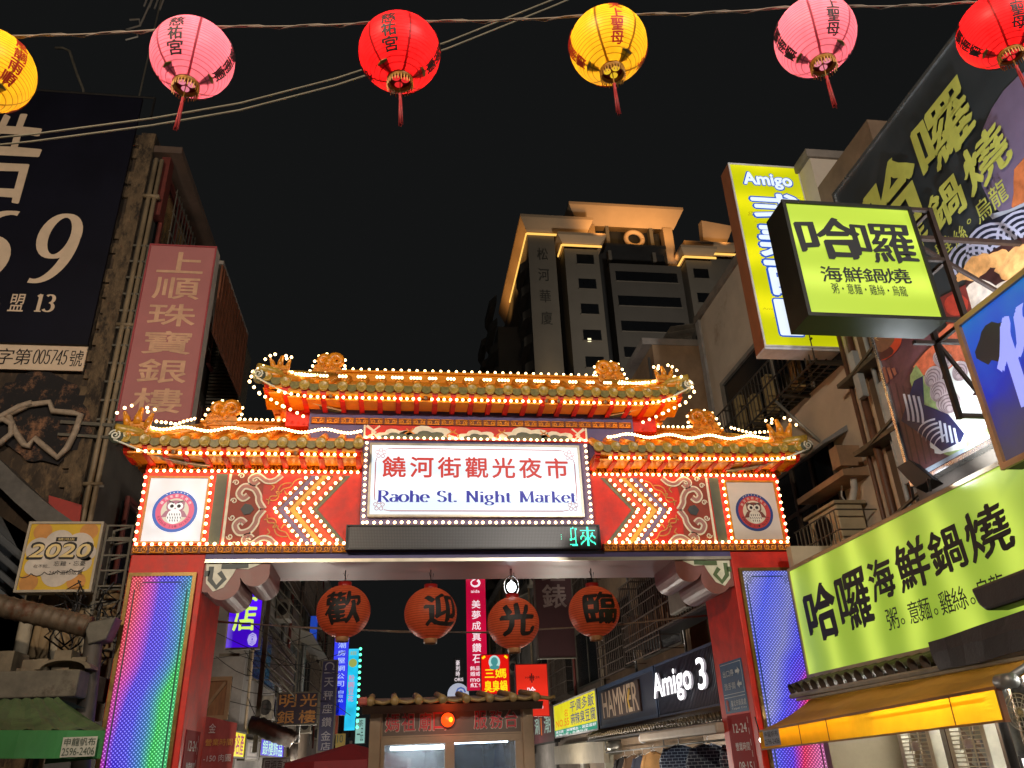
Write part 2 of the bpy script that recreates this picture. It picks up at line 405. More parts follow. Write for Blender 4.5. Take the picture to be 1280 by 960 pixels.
def serif(face, mb, s, u0, v0, u1, v1, thick=.13, thin=.045, n=0.006, shear=0.0):
    W = sum(_S[c][0] for c in s); w = (u1 - u0) * face.w; h = (v1 - v0) * face.h; x = 0.0; k = 0
    U = lambda a, b: face.p(u0 * face.w + (a + shear * (b - .5)) / W * w, v0 * face.h + b * h, n + 0.0004 * k)
    for c in s:
        adv, strokes, feet = _S[c]
        for st in strokes:
            k = (k + 1) % 7; L_ = []; Rr = []; m = len(st); closed = m > 8 and abs(st[0][0] - st[-1][0]) + abs(st[0][1] - st[-1][1]) < 1e-6
            for j, (a, b) in enumerate(st):
                p0 = st[j - 1] if j else (st[-2] if closed else st[0]); p1 = st[j + 1] if j < m - 1 else (st[1] if closed else st[-1])
                dx, dy = p1[0] - p0[0], p1[1] - p0[1]; l = math.hypot(dx, dy) or 1
                t = (thin + (thick - thin) * abs(dy / l) ** 1.6) / 2
                if m == 2 and dx > .1 and dy > .3: t = thin / 2
                L_.append(U(x + a - dy / l * t, b + dx / l * t)); Rr.append(U(x + a + dy / l * t, b - dx / l * t))
            for j in range(m - 1): mb.quad(L_[j], L_[j + 1], Rr[j + 1], Rr[j])
        for a, b, y in feet:
            k = (k + 1) % 7
            mb.quad(U(x + a, y - thin / 2), U(x + b, y - thin / 2), U(x + b, y + thin / 2), U(x + a, y + thin / 2))
        x += adv
    return mb

# ------------------------------------------------------------------ ground, road, unseen street lamps added behind the viewer
m_asph = pbr('asphalt', (62, 61, 60), .75, var=.3, scale=14, bump=.3)
m_pave = pbr('paving', (112, 108, 102), .8, var=.25, scale=5, bump=.2)
g = MB(); g.quad((-300, -100, 0), (300, -100, 0), (300, 500, 0), (-300, 500, 0)); tag(g.build('ground', m_asph), kind='structure')
g = MB(); g.box(-8, 13.4, .0, -3.1, 90, .13); tag(g.build('pavement', m_pave), kind='structure')
g = MB(); g.box(5.5, 2.0, .0, 9.5, 90, .13); tag(g.build('pavement', m_pave), kind='structure')
g = MB()
for k in range(7): g.quad((-2.6 + k * 1.1, 6.0, .004), (-2.0 + k * 1.1, 6.0, .004), (-2.0 + k * 1.1, 8.6, .004), (-2.6 + k * 1.1, 8.6, .004))
tag(g.build('road_marking', pbr('road_paint', (205, 204, 198), .6)), kind='structure')

m_steel = pbr('grey_steel', (120, 120, 118), .45, .6, var=.2, scale=6)
m_dark = pbr('dark_steel', (38, 36, 35), .5, .4, var=.3, scale=8)
m_black = pbr('black_paint', (16, 16, 17), .45, var=.3)
def added_street_lamp(x, y, tx, ty, label, power, col):
    t = thing('added_street_lamp', (x, y, 0), label, 'street lamp', 'unseen street lamps added on the plaza behind the viewer')
    b = MB(); b.tube([(x, y, 0), (x, y, .4), (x, y, 9.0)], [.13, .1, .06], 10); b.build('pole', m_steel, t, True)
    b = MB(); b.tube([(x, y, 8.9), (x + tx * .5, y + ty * .5, 9.25), (x + tx, y + ty, 9.3)], .04, 8); b.build('arm', m_steel, t, True)
    b = MB(); b.box(x + tx - .18, y + ty - .3, 9.26, x + tx + .18, y + ty + .3, 9.4); b.build('lamp_head', m_steel, t, bevel=.03)
    b = MB(); b.quad((x + tx - .14, y + ty - .25, 9.255), (x + tx + .14, y + ty - .25, 9.255), (x + tx + .14, y + ty + .25, 9.255), (x + tx - .14, y + ty + .25, 9.255))
    b.build('diffuser', emit('lamp_diffuser', (255, 220, 170), 8), t)
    point('lamp_light', (x + tx, y + ty, 9.1), power, col, .25, t)
added_street_lamp(-6.5, -4.0, 1.4, .6, 'unseen tall street lamp with a warm light, assumed on the left of the plaza', 5200, (1, .80, .60))  # unseen lamp, assumed from the warm light on the left house wall
added_street_lamp(6.5, -6.0, -1.4, .6, 'unseen tall street lamp with a white light, added on the right of the plaza', 4200, (1, .92, .84))  # unseen lamp added to brighten the right side and the gate

# ------------------------------------------------------------------ the gate
GC = 1.2
GATE = thing('market_gate', (GC, 12.65, 0), 'red and gold night market gate with tiled roofs edged in light bulbs', 'gate')
m_red = pbr('gate_red', (206, 34, 10), .5, var=.3, scale=3.2, c2=(150, 22, 10), thr=.66, bump=.08)
m_redd = pbr('gate_dark_red', (120, 20, 18), .5, var=.25, scale=4)
m_gold = pbr('gate_gold', (220, 140, 30), .38, var=.3, scale=9, spec=.6)
m_tile = pbr('gold_tile', (224, 142, 30), .3, var=.35, scale=12, spec=.7)
m_cap = pbr('olive_tile', (182, 148, 58), .32, var=.45, scale=22, spec=.6)
m_cap2 = pbr('green_tile', (122, 112, 50), .35, var=.45, scale=22)
m_blue = pbr('gate_blue', (84, 76, 128), .5, var=.15, scale=5)
m_yel = pbr('gate_yellow', (228, 146, 20), .35, var=.15, scale=6)
m_cream = pbr('gate_cream', (232, 230, 212), .55, var=.15, scale=7)
m_brown = pbr('gate_brown', (110, 50, 16), .5, var=.3, scale=10)
m_maro = pbr('cloud_maroon', (146, 56, 36), .55, var=.2)
m_mauve = pbr('cloud_mauve', (172, 122, 116), .55, var=.2)
m_slate = pbr('slate_green', (84, 92, 78), .5, var=.2)
m_oliv = pbr('olive_band', (168, 140, 58), .5, var=.15)
m_orng = pbr('orange_band', (196, 66, 34), .5, var=.12)
m_alu = pbr('aluminium', (176, 168, 152), .32, .8, var=.12, scale=5)
m_bulb = emit('bulb_glow', (255, 206, 138), 9.5, base=(255, 240, 220), var=.55, scale=37.0)
m_off = pbr('bulb_glass', (150, 130, 105), .2, var=.2)

BULBS = []
def bulb_row(a, b, step, jit=.004):
    a = Vector(a); b = Vector(b); n = max(1, round((b - a).length / step))
    for k in range(n + 1):
        BULBS.append(a.lerp(b, k / n) + V(random.uniform(-jit, jit), random.uniform(-jit, jit), random.uniform(-jit, jit)))
def bulb_poly(pts, step):
    for a, b in zip(pts, pts[1:]): bulb_row(a, Vector(b).lerp(Vector(a), .04), step)

YF = 12.0; YB = 13.35
def GX(s, d): return GC + s * d
# pillars
for s in (-1, 1):
    xo, xi = sorted((GX(s, 5.08), GX(s, 4.04)))
    b = MB(); b.box(xo, YF, 0, xi, YB, 4.56); p = b.build('pillar', m_red, GATE, bevel=.015)
    fx0, fx1 = sorted((GX(s, 5.05), GX(s, 4.12)))
    f = Face((fx0, YF - .012, .35), (1, 0, 0), (0, 0, 1), fx1 - fx0, 3.93)
    b = MB(); f.frame(b, .05, 0, .05); b.build('panel_frame', pbr('bronze_trim', (120, 96, 52), .35, .7, var=.3, scale=9), p)
    # LED net: each lamp a small bright dot, colours drifting over the panel
    nm = 'led_net_' + ('one' if s < 0 else 'two')
    m, nt, bs = _new(nm); L = nt.links
    sep = node(nt, 'ShaderNodeSeparateXYZ'); L.new(coords(nt), sep.inputs[0]); X, Z = sep.outputs[0], sep.outputs[2]
    K = 2 * math.pi / .0335
    dot = math_(nt, 'MULTIPLY', math_(nt, 'MULTIPLY_ADD', math_(nt, 'COSINE', math_(nt, 'MULTIPLY', math_(nt, 'ADD', X, Z), K * .5 * 1.3)), .5, .5),
                math_(nt, 'MULTIPLY_ADD', math_(nt, 'COSINE', math_(nt, 'MULTIPLY', math_(nt, 'SUBTRACT', X, Z), K * .5 * 1.3)), .5, .5))
    dot = math_(nt, 'POWER', dot, 1.4)
    # hue from position
    xc = (fx0 + fx1) / 2 - GC
    u = math_(nt, 'MULTIPLY', math_(nt, 'SUBTRACT', X, xc), 1 / .92)
    nz = node(nt, 'ShaderNodeTexNoise'); nz.inputs['Scale'].default_value = .9; nz.inputs['Detail'].default_value = 1
    L.new(coords(nt), nz.inputs['Vector'])
    rp = node(nt, 'ShaderNodeValToRGB'); cr = rp.color_ramp
    if s < 0:
        t_ = math_(nt, 'ADD', math_(nt, 'MULTIPLY', u, .78), math_(nt, 'MULTIPLY_ADD', math_(nt, 'MULTIPLY', Z, -.12), 1.0, .95))
        t_ = math_(nt, 'ADD', t_, math_(nt, 'MULTIPLY_ADD', nz.outputs['Fac'], .25, -.12))
        stops = [(0, (255, 60, 80)), (.24, (250, 60, 90)), (.38, (214, 44, 190)), (.5, (80, 48, 250)), (.64, (70, 70, 255)), (.77, (40, 140, 210)), (.88, (20, 215, 90)), (1, (60, 220, 130))]
    else:
        t_ = math_(nt, 'ADD', math_(nt, 'MULTIPLY', u, .5), math_(nt, 'MULTIPLY_ADD', math_(nt, 'MULTIPLY', Z, -.22), 1.0, 1.05))
        t_ = math_(nt, 'ADD', t_, math_(nt, 'MULTIPLY_ADD', nz.outputs['Fac'], .3, -.15))
        stops = [(0, (160, 160, 200)), (.2, (60, 84, 255)), (.38, (130, 136, 215)), (.5, (64, 64, 255)), (.62, (100, 40, 240)), (.72, (244, 26, 96)), (.86, (230, 110, 180)), (1, (220, 150, 190))]
    while len(cr.elements) < len(stops): cr.elements.new(.5)
    for e, (q, c) in zip(cr.elements, stops): e.position = q
    for e, (q, c) in zip(cr.elements, stops): e.color = lin(c) + [1]
    L.new(t_, rp.inputs[0])
    mx = node(nt, 'ShaderNodeMix', data_type='RGBA'); mx.inputs[7].default_value = (1, 1, 1, 1)
    L.new(math_(nt, 'MULTIPLY', math_(nt, 'POWER', dot, 2.5), .34), mx.inputs[0]); L.new(rp.outputs[0], mx.inputs[6])
    L.new(mx.outputs[2], bs.inputs['Emission Color'])
    L.new(math_(nt, 'MULTIPLY_ADD', dot, 1.5, .42), bs.inputs['Emission Strength'])
    bs.inputs['Base Color'].default_value = (.04, .04, .045, 1); bs.inputs['Specular IOR Level'].default_value = .2
    b = MB(); f.rect(b, .05, .013, .95, .987, .012); b.build('led_panel', m, p)
    b = MB()
    q = .115
    f.strip(b, [(q, .055), (q, .94)], .016, .016); f.strip(b, [(1 - q, .055), (1 - q, .94)], .016, .016)
    f.strip(b, [(q + .1, .966), (1 - q - .1, .966)], .014, .016)
    for sx in (0, 1):
        for k in range(3):
            w_ = q + .015 + .03 * k; pts = [(w_, .945 - .004 * k), (w_, .968 - .006 * k), (w_ + .06, .968 - .006 * k)]
            f.strip(b, [((1 - a) if sx else a, c) for a, c in pts], .008, .016)
    b.build('panel_border', pbr('border_green', (22, 66, 62), .5), p)
# beam over the opening, its metal edge and blue strip
xi0, xi1 = GX(-1, 4.04) + .002, GX(1, 4.04) - .002
b = MB(); b.box(xi0, YF + .02, 4.44, xi1, YB, 4.60); b.build('beam', pbr('beam_red', (142, 84, 82), .42, var=.2, scale=3), GATE)
b = MB(); b.box(xi0, YF - .02, 4.425, xi1, YF + .018, 4.475); b.build('beam_edge', m_alu, GATE)
b = MB(); b.box(xi0, YF - .01, 4.477, xi1, YF + .018, 4.572); b.build('beam_strip', m_blue, GATE)
# painted wall of the band, then the block above it
b = MB(); b.box(GX(-1, 5.08), YF, 4.604, GX(1, 5.08), YB, 5.98); band = b.build('frieze_wall', m_red, GATE)
b = MB(); b.box(GX(-1, 1.83), 11.93, 4.98, GX(1, 1.83), YF - .002, 6.36); b.build('sign_backing', m_blue, GATE)
b = MB(); b.box(GX(-1, 2.71), YF - .03, 5.985, GX(1, 2.66), YB - .02, 6.92); b.build('upper_wall', m_blue, GATE)
b = MB(); b.box(GX(-1, 3.1), YF + .06, 6.64, GX(1, 3.1), YB - .04, 7.03); b.build('upper_block', m_red, GATE, bevel=.01)
b = MB(); b.box(GX(-1, 3.12), YF - .12, 6.925, GX(1, 3.12), YF + .05, 7.09); b.build('upper_beam', m_red, GATE)

# gold key-scroll bands
def curl(c, r, turns, s, z0=0, n=16, a0=0.0):
    """spiral in the X-Z plane around c"""
    return [V(c[0] + s * r * (1 - .82 * k / n) * math.cos(a0 + turns * 2 * math.pi * k / n), c[1], c[2] + r * (1 - .82 * k / n) * math.sin(a0 + turns * 2 * math.pi * k / n)) for k in range(n + 1)]
def scroll_band(xa, xb, zc, h, y, name='scroll_band'):
    n = round((xb - xa) / .235); st = (xb - xa) / n; b = MB(); pl = MB()
    pl.box(xa, y, zc - h / 2 - .012, xb, y + .025, zc + h / 2 + .012)
    for k in range(n):
        c = xa + st * (k + .5)
        for s, dx in ((1, -.052), (-1, .052)):
            b.tube(curl((c + dx, y - .006, zc - .004), h * .46, 1.35, s, a0=2.5), .011, 5)
        b.tube([(c - .1, y - .004, zc + h * .45), (c, y - .008, zc + h * .5), (c + .1, y - .004, zc + h * .45)], .010, 5)
        b.tube([(c - .1, y - .004, zc - h * .45), (c, y - .008, zc - h * .5), (c + .1, y - .004, zc - h * .45)], .010, 5)
    o = pl.build(name, m_brown, GATE); b.build('scrolls', m_gold, o, True)
scroll_band(GX(-1, 5.0), GX(-1, 1.86), 5.905, .1, YF - .03); scroll_band(GX(1, 1.86), GX(1, 5.0), 5.905, .1, YF - .03)
scroll_band(GX(-1, 5.08), GX(-1, 2.0), 4.62, .1, YF - .04); scroll_band(GX(1, 1.95), GX(1, 5.08), 4.62, .1, YF - .04)
scroll_band(GX(-1, 2.68), GX(1, 2.62), 6.70, .085, YF - .06)

# side panels
def px(s, d, z, y): return V(GX(s, d), y, z)
def mirror_poly(mb, s, pts, y):
    mb.poly([px(s, d, z, y) for d, z in (pts if s < 0 else pts[::-1])])
Z0, Z1, ZM = 4.70, 5.80, 5.235
def owl_emblem(par, s):
    x0, x1 = sorted((GX(s, 4.97), GX(s, 4.14)))
    f = Face((x0, YF - .03, 4.735), (1, 0, 0), (0, 0, 1), x1 - x0, .975)
    lit = s < 0
    face_m = emit('owl_panel_lit', (226, 236, 252), .42, (236, 236, 240), var=.5, scale=2.3) if lit else pbr('owl_panel_unlit', (226, 216, 208), .5, var=.05)
    b = MB(); f.box(b, 0, 0, 1, 1, -.02, .012); pan = b.build('emblem_panel', face_m, par)
    pan['label'] = 'lit white panel with a round owl emblem' if lit else 'unlit white panel with a round owl emblem'
    b = MB(); f.frame(b, .03, -.02, .03, .03); b.build('panel_frame', m_gold, pan)
    cu, cv, r = (.5, .47, .32)
    D = lambda nm, mat, fn: (lambda mb: (fn(mb), mb.build(nm, mat, pan)))(MB())
    if lit: pal = [emit('owl_blue', (30, 96, 190), .75), emit('owl_pink', (232, 84, 124), .75), emit('owl_beige', (226, 214, 190), .75), emit('owl_brown', (176, 108, 128), .75), emit('owl_white', (250, 248, 245), .85), pbr('owl_ink', (40, 26, 30), .5), emit('owl_grey', (150, 130, 130), .6)]
    else: pal = [pbr('owl2_blue', (36, 66, 140), .5), pbr('owl2_red', (196, 60, 60), .5), pbr('owl2_beige', (224, 212, 190), .5), pbr('owl2_brown', (120, 62, 52), .5), pbr('owl2_white', (232, 224, 210), .5), pbr('owl_ink', (40, 26, 30), .5), pbr('owl2_grey', (120, 90, 80), .5)]
    D('outer_ring', pal[0], lambda b: f.disc(b, cu, cv, r, .014, 40))
    D('inner_ring', pal[1], lambda b: f.disc(b, cu, cv, r * .86, .016, 40))
    D('emblem_ground', pal[2], lambda b: f.disc(b, cu, cv, r * .62, .018, 32))
    def owl(b):
        f.disc(b, cu, cv + .07, .13, .020, 22, .1)
        f.shape(b, [(cu - .16, cv + .17), (cu - .07, cv + .13), (cu - .15, cv + .05)], .0203); f.shape(b, [(cu + .16, cv + .17), (cu + .15, cv + .05), (cu + .07, cv + .13)], .0203)
        f.shape(b, [(cu - .1, cv + .02), (cu - .16, cv), (cu - .235, cv - .1), (cu - .12, cv - .09)], .0206); f.shape(b, [(cu + .1, cv + .02), (cu + .12, cv - .09), (cu + .235, cv - .1), (cu + .16, cv)], .0206)
    D('owl_body', pal[3], owl)
    D('owl_breast', pal[4], lambda b: (f.disc(b, cu, cv - .085, .105, .022, 22, .115), f.disc(b, cu - .065, cv + .078, .056, .022, 18), f.disc(b, cu + .065, cv + .078, .056, .0222, 18)))
    def ink(b):
        for q in (-1, 1):
            f.disc(b, cu + q * .06, cv + .078, .027, .024, 14)
            f.strip(b, [(cu + q * .03, cv + .125), (cu + q * .13, cv + .165)], .014, .024)
        for rr, nn in ((-.05, 5), (-.1, 6), (-.145, 4)):
            for k in range(nn): f.strip(b, [(cu + (k - (nn - 1) / 2) * .043, cv + rr + .012), (cu + (k - (nn - 1) / 2) * .043 + .008, cv + rr - .02)], .011, .024)
    D('owl_marks', pal[5], ink)
    def arc_text(b, t, rr, a_mid, da, hgt, up):
        for k, ch in enumerate(t):
            a = R_(a_mid + (k - (len(t) - 1) / 2) * da); vs, fs = fit(ch, -hgt / 2, -hgt / 2, hgt / 2, hgt / 2, keep=True)
            th = a - math.pi / 2 if up else a + math.pi / 2; i = len(b.v)
            for u, v in vs:
                uu = u * math.cos(th) - v * math.sin(th); vv = u * math.sin(th) + v * math.cos(th)
                b.v.append(f.p(cu * f.w + rr * math.cos(a) + uu, cv * f.h + rr * math.sin(a) + vv, .024))
            b.f += [tuple(i + q for q in ff) for ff in fs]
    def words(b):
        arc_text(b, '饒河街觀光夜市', r * .74, 90, -19, .045, True)
    D('ring_lettering', pal[4], words)
    D('ring_lettering', pal[5] if not lit else emit('ring_text_dark', (170, 40, 80), .6), lambda b: arc_text(b, 'Raohe St. Night', r * .74, 270, 9.5, .036, False))
    D('ring_stars', pal[4], lambda b: [f.disc(b, cu + math.cos(R_(60 + 10 * k)) * r * .93 / f.w, cv + math.sin(R_(60 + 10 * k)) * r * .93 / f.h, .009, .016, 5) for k in range(7)])
for s in (-1, 1):
    owl_emblem(GATE, s)
    y = YF - .006
    b = MB(); mirror_poly(b, s, [(4.035, Z0), (3.87, Z0), (3.87, Z1), (4.035, Z1)], y); b.build('side_strip', m_slate, GATE)
    b = MB(); mirror_poly(b, s, [(3.845, Z0), (3.805, Z0), (3.805, Z1), (3.845, Z1)], y - .004); b.build('side_line', m_cream, GATE)
    # maroon ground with carved clouds
    b = MB(); mirror_poly(b, s, [(3.80, Z0), (3.30, Z0), (3.34, ZM), (3.30, Z1), (3.80, Z1)], y); cl = b.build('cloud_panel', m_maro, GATE)
    def cl_pts(pts): return [px(s, d, z, y) for d, z in pts]
    def path(pts, n=6):
        out = []
        P = [pts[0]] + pts + [pts[-1]]
        for i in range(1, len(P) - 2):
            for k in range(n):
                t = k / n; p0, p1, p2, p3 = P[i - 1], P[i], P[i + 1], P[i + 2]
                out.append(tuple(.5 * ((2 * p1[j]) + (-p0[j] + p2[j]) * t + (2 * p0[j] - 5 * p1[j] + 4 * p2[j] - p3[j]) * t * t + (-p0[j] + 3 * p1[j] - 3 * p2[j] + p3[j]) * t ** 3) for j in (0, 1)))
        out.append(pts[-1]); return out
    nrm = V(0, -1, 0)
    c1, c2 = MB(), MB()
    for q in (1, -1):
        Zq = lambda v: ZM + q * v
        big = path([(3.53, Zq(.22)), (3.60, Zq(.17)), (3.67, Zq(.25)), (3.60, Zq(.36)), (3.46, Zq(.33)), (3.38, Zq(.22)), (3.36, Zq(.12)), (3.28, Zq(.0))])
        top = path([(3.36, Zq(.48)), (3.44, Zq(.44)), (3.5, Zq(.50)), (3.42, Zq(.56)), (3.3, Zq(.52)), (3.18, Zq(.56))] if False else [(3.40, Zq(.45)), (3.47, Zq(.40)), (3.52, Zq(.48)), (3.42, Zq(.54)), (3.28, Zq(.45)), (3.16, Zq(.46)), (3.06, Zq(.55))])
        for p_, w in ((big, .105), (top, .09)):
            c1.ribbon(cl_pts(p_), w, nrm, .012); c2.ribbon(cl_pts(p_), w * .5, nrm, .016)
        for dd, zz in ((3.73, .13), (3.73, .42), (3.66, .53)):
            sp = [(dd + .05 * (1 - .8 * k / 10) * math.cos(k * .8), Zq(zz) + q * .05 * (1 - .8 * k / 10) * math.sin(k * .8)) for k in range(11)]
            c1.ribbon(cl_pts(sp), .018, nrm, .012)
    c1.build('cloud_outline', m_cream, cl); c2.build('cloud_fill', m_mauve, cl)
    b = MB(); mirror_poly(b, s, [(3.62, ZM), (3.56, ZM + .09), (3.47, ZM + .07), (3.42, ZM), (3.47, ZM - .07), (3.56, ZM - .09)], y - .014); b.build('cloud_heart', pbr('cloud_dark', (52, 58, 62), .5), cl)
    # thin gold arabesques on the red
    b = MB()
    for q in (1, -1):
        for pts in ([(3.22, .08), (3.2, .2), (3.1, .22), (3.02, .32), (2.92, .36), (2.85, .46), (2.76, .5)], [(3.26, .16), (3.14, .14), (3.08, .2), (3.12, .28), (3.04, .26)],
                    [(3.1, .3), (3.06, .38), (2.98, .42), (2.9, .42)], [(3.2, .3), (3.16, .36), (3.2, .4), (3.12, .42)], [(3.0, .3), (2.96, .24), (2.9, .27), (2.86, .36)]):
            b.ribbon(cl_pts(path([(d, ZM + q * z) for d, z in pts])), .017, nrm, .006)
    b.build('arabesque', pbr('arabesque_gold', (206, 146, 70), .5), GATE)
    # chevrons of coloured bands and bulb lines
    H = .55
    def chev(da, db, mat, yy):
        b = MB()
        for q in (1, -1):
            pts = [(da, ZM), (db, ZM), (db - H * .86, ZM + q * H), (da - H * .86, ZM + q * H)]
            mirror_poly(b, s, pts if q > 0 else pts[::-1], yy)
        return b.build('chevron_band', mat, GATE)
    chev(3.10, 2.99, m_blue, y); chev(2.93, 2.82, m_oliv, y); chev(2.75, 2.64, m_orng, y); chev(2.56, 2.48, m_slate, y)
    for d in (3.13, 2.965, 2.785, 2.60):
        b = MB()
        for q in (1, -1): b.ribbon([px(s, d - .02, ZM, y), px(s, d - .02 - H * .86, ZM + q * H, y)], .05, nrm, .01)
        b.build('bulb_channel', m_brown, GATE)
        for q in (1, -1): bulb_row(px(s, d - .02 - (.03 if q < 0 else 0), ZM + (q < 0) * -.05, y - .05), px(s, d - .02 - (H - .06) * .86, ZM + q * (H - .06), y - .05), .1)
    # bulbs round the emblem panel and along the band
    bulb_row(px(s, 5.05, Z0 + .06, YF - .05), px(s, 5.05, 5.72, YF - .05), .118); bulb_row(px(s, 4.09, Z0 + .06, YF - .05), px(s, 4.09, 5.72, YF - .05), .118)
    bulb_row(px(s, 5.0, 5.825, YF - .06), px(s, 1.9, 5.825, YF - .06), .1); bulb_row(px(s, 5.02, 4.695, YF - .06), px(s, 2.05, 4.695, YF - .06), .112)
    b = MB(); b.box(*sorted((GX(s, 5.1), GX(s, 4.05)))[:1], YF - .012, 5.735, sorted((GX(s, 5.1), GX(s, 4.05)))[1], YF - .004, 5.79); b.build('emblem_lintel', m_red, GATE)
    # bulbs beside the main sign
    bulb_row(px(s, 1.78, 5.0, 11.88), px(s, 1.78, 6.3, 11.88), .098)
bulb_row((GX(-1, 1.72), 11.88, 5.0), (GX(1, 1.72), 11.88, 5.0), .105)
# painted flower panel above the sign
f = Face((GX(-1, 1.84), YF - .05, 6.385), (1, 0, 0), (0, 0, 1), 3.68, .25)
b = MB(); f.box(b, 0, 0, 1, 1, -.02, 0); fp = b.build('flower_panel', m_red, GATE)
b1, b2, b3 = MB(), MB(), MB()
for cu, sc in ((.14, 1.1), (.28, 1.5), (.5, 1.1), (.72, 1.5), (.86, 1.1)):
    out = []; inn = []
    for k in range(15):
        a = math.pi * k / 14; r = .17 * sc * (1.0 + .28 * abs(math.sin(3.5 * a)))
        out.append((cu - r * math.cos(a) * .42, .06 + r * math.sin(a) * 3.0)); inn.append((cu - r * .7 * math.cos(a) * .42, .06 + r * .62 * math.sin(a) * 3.0))
    f.shape(b1, out, .004); f.shape(b2, inn, .008)
for cu in (.39, .61, .2, .8):
    for q in (-1, 1): f.strip(b3, [(cu + q * (.006 + .02 * math.sin(k * .7)), .1 + .1 * k) for k in range(8)], .02, .006)
for q in (0, 1):
    e = lambda u: 1 - u if q else u
    f.strip(b1, [(e(.012), 0.05), (e(.05), .5), (e(.012), .95)], .05, .005); f.strip(b1, [(e(.07), .95), (e(.035), .5), (e(.07), .05)], .03, .006)
    f.strip(b1, [(e(.004), 0), (e(.004), 1)], .03, .007)
b1.build('flower_outline', m_cream, fp); b2.build('flower_fill', m_slate, fp); b3.build('flower_scroll', m_gold, fp)
bulb_row((GX(-1, 1.9), YF - .09, 6.40), (GX(1, 1.9), YF - .09, 6.40), .103)
b = MB(); b.box(GX(-1, 1.9), 11.9, 6.362, GX(1, 1.9), YF - .034, 6.384); b.build('flower_ledge', m_red, GATE)

# brackets in the upper corners of the opening
for s in (-1, 1):
    prof = [(0, 0), (.93, 0)] + [(.72 + .21 * math.cos(R_(a_)), -.15 + .2 * math.sin(R_(a_))) for a_ in range(10, -165, -14)] + [(.29 + .24 * math.cos(R_(a_)), -.3 + .24 * math.sin(R_(a_))) for a_ in range(20, -160, -14)] + [(0, -.42)]
    b = MB(); b.prism([V(GX(s, 4.04 - d), YF + .03, 4.435 + z) for d, z in prof], (0, 1.1, 0)); br = b.build('corner_bracket', pbr('bracket_red', (128, 74, 70), .42, var=.2, scale=4), GATE)
    b = MB(); b.prism([V(GX(s, 4.04 - d), YF + .02, 4.435 + z) for d, z in ((.02, -.02), (.8, -.02), (.62, -.1), (.45, -.09), (.4, -.2), (.3, -.36), (.16, -.42), (.05, -.3))], (0, .008, 0)); b.build('bracket_face', m_cream, br)
    b = MB()
    for pts in ([(.1, -.06), (.1, -.25), (.2, -.36), (.3, -.24), (.22, -.14)], [(.24, -.06), (.4, -.06), (.62, -.045)], [(.05, -.12), (.05, -.2)]):
        b.ribbon([V(GX(s, 4.04 - d), YF + .017, 4.435 + z) for d, z in pts], .07, (0, -1, 0), .004)
    b.build('bracket_leaf', pbr('leaf_green', (88, 110, 72), .5) if s > 0 else pbr('leaf_slate', (74, 84, 84), .5), br)

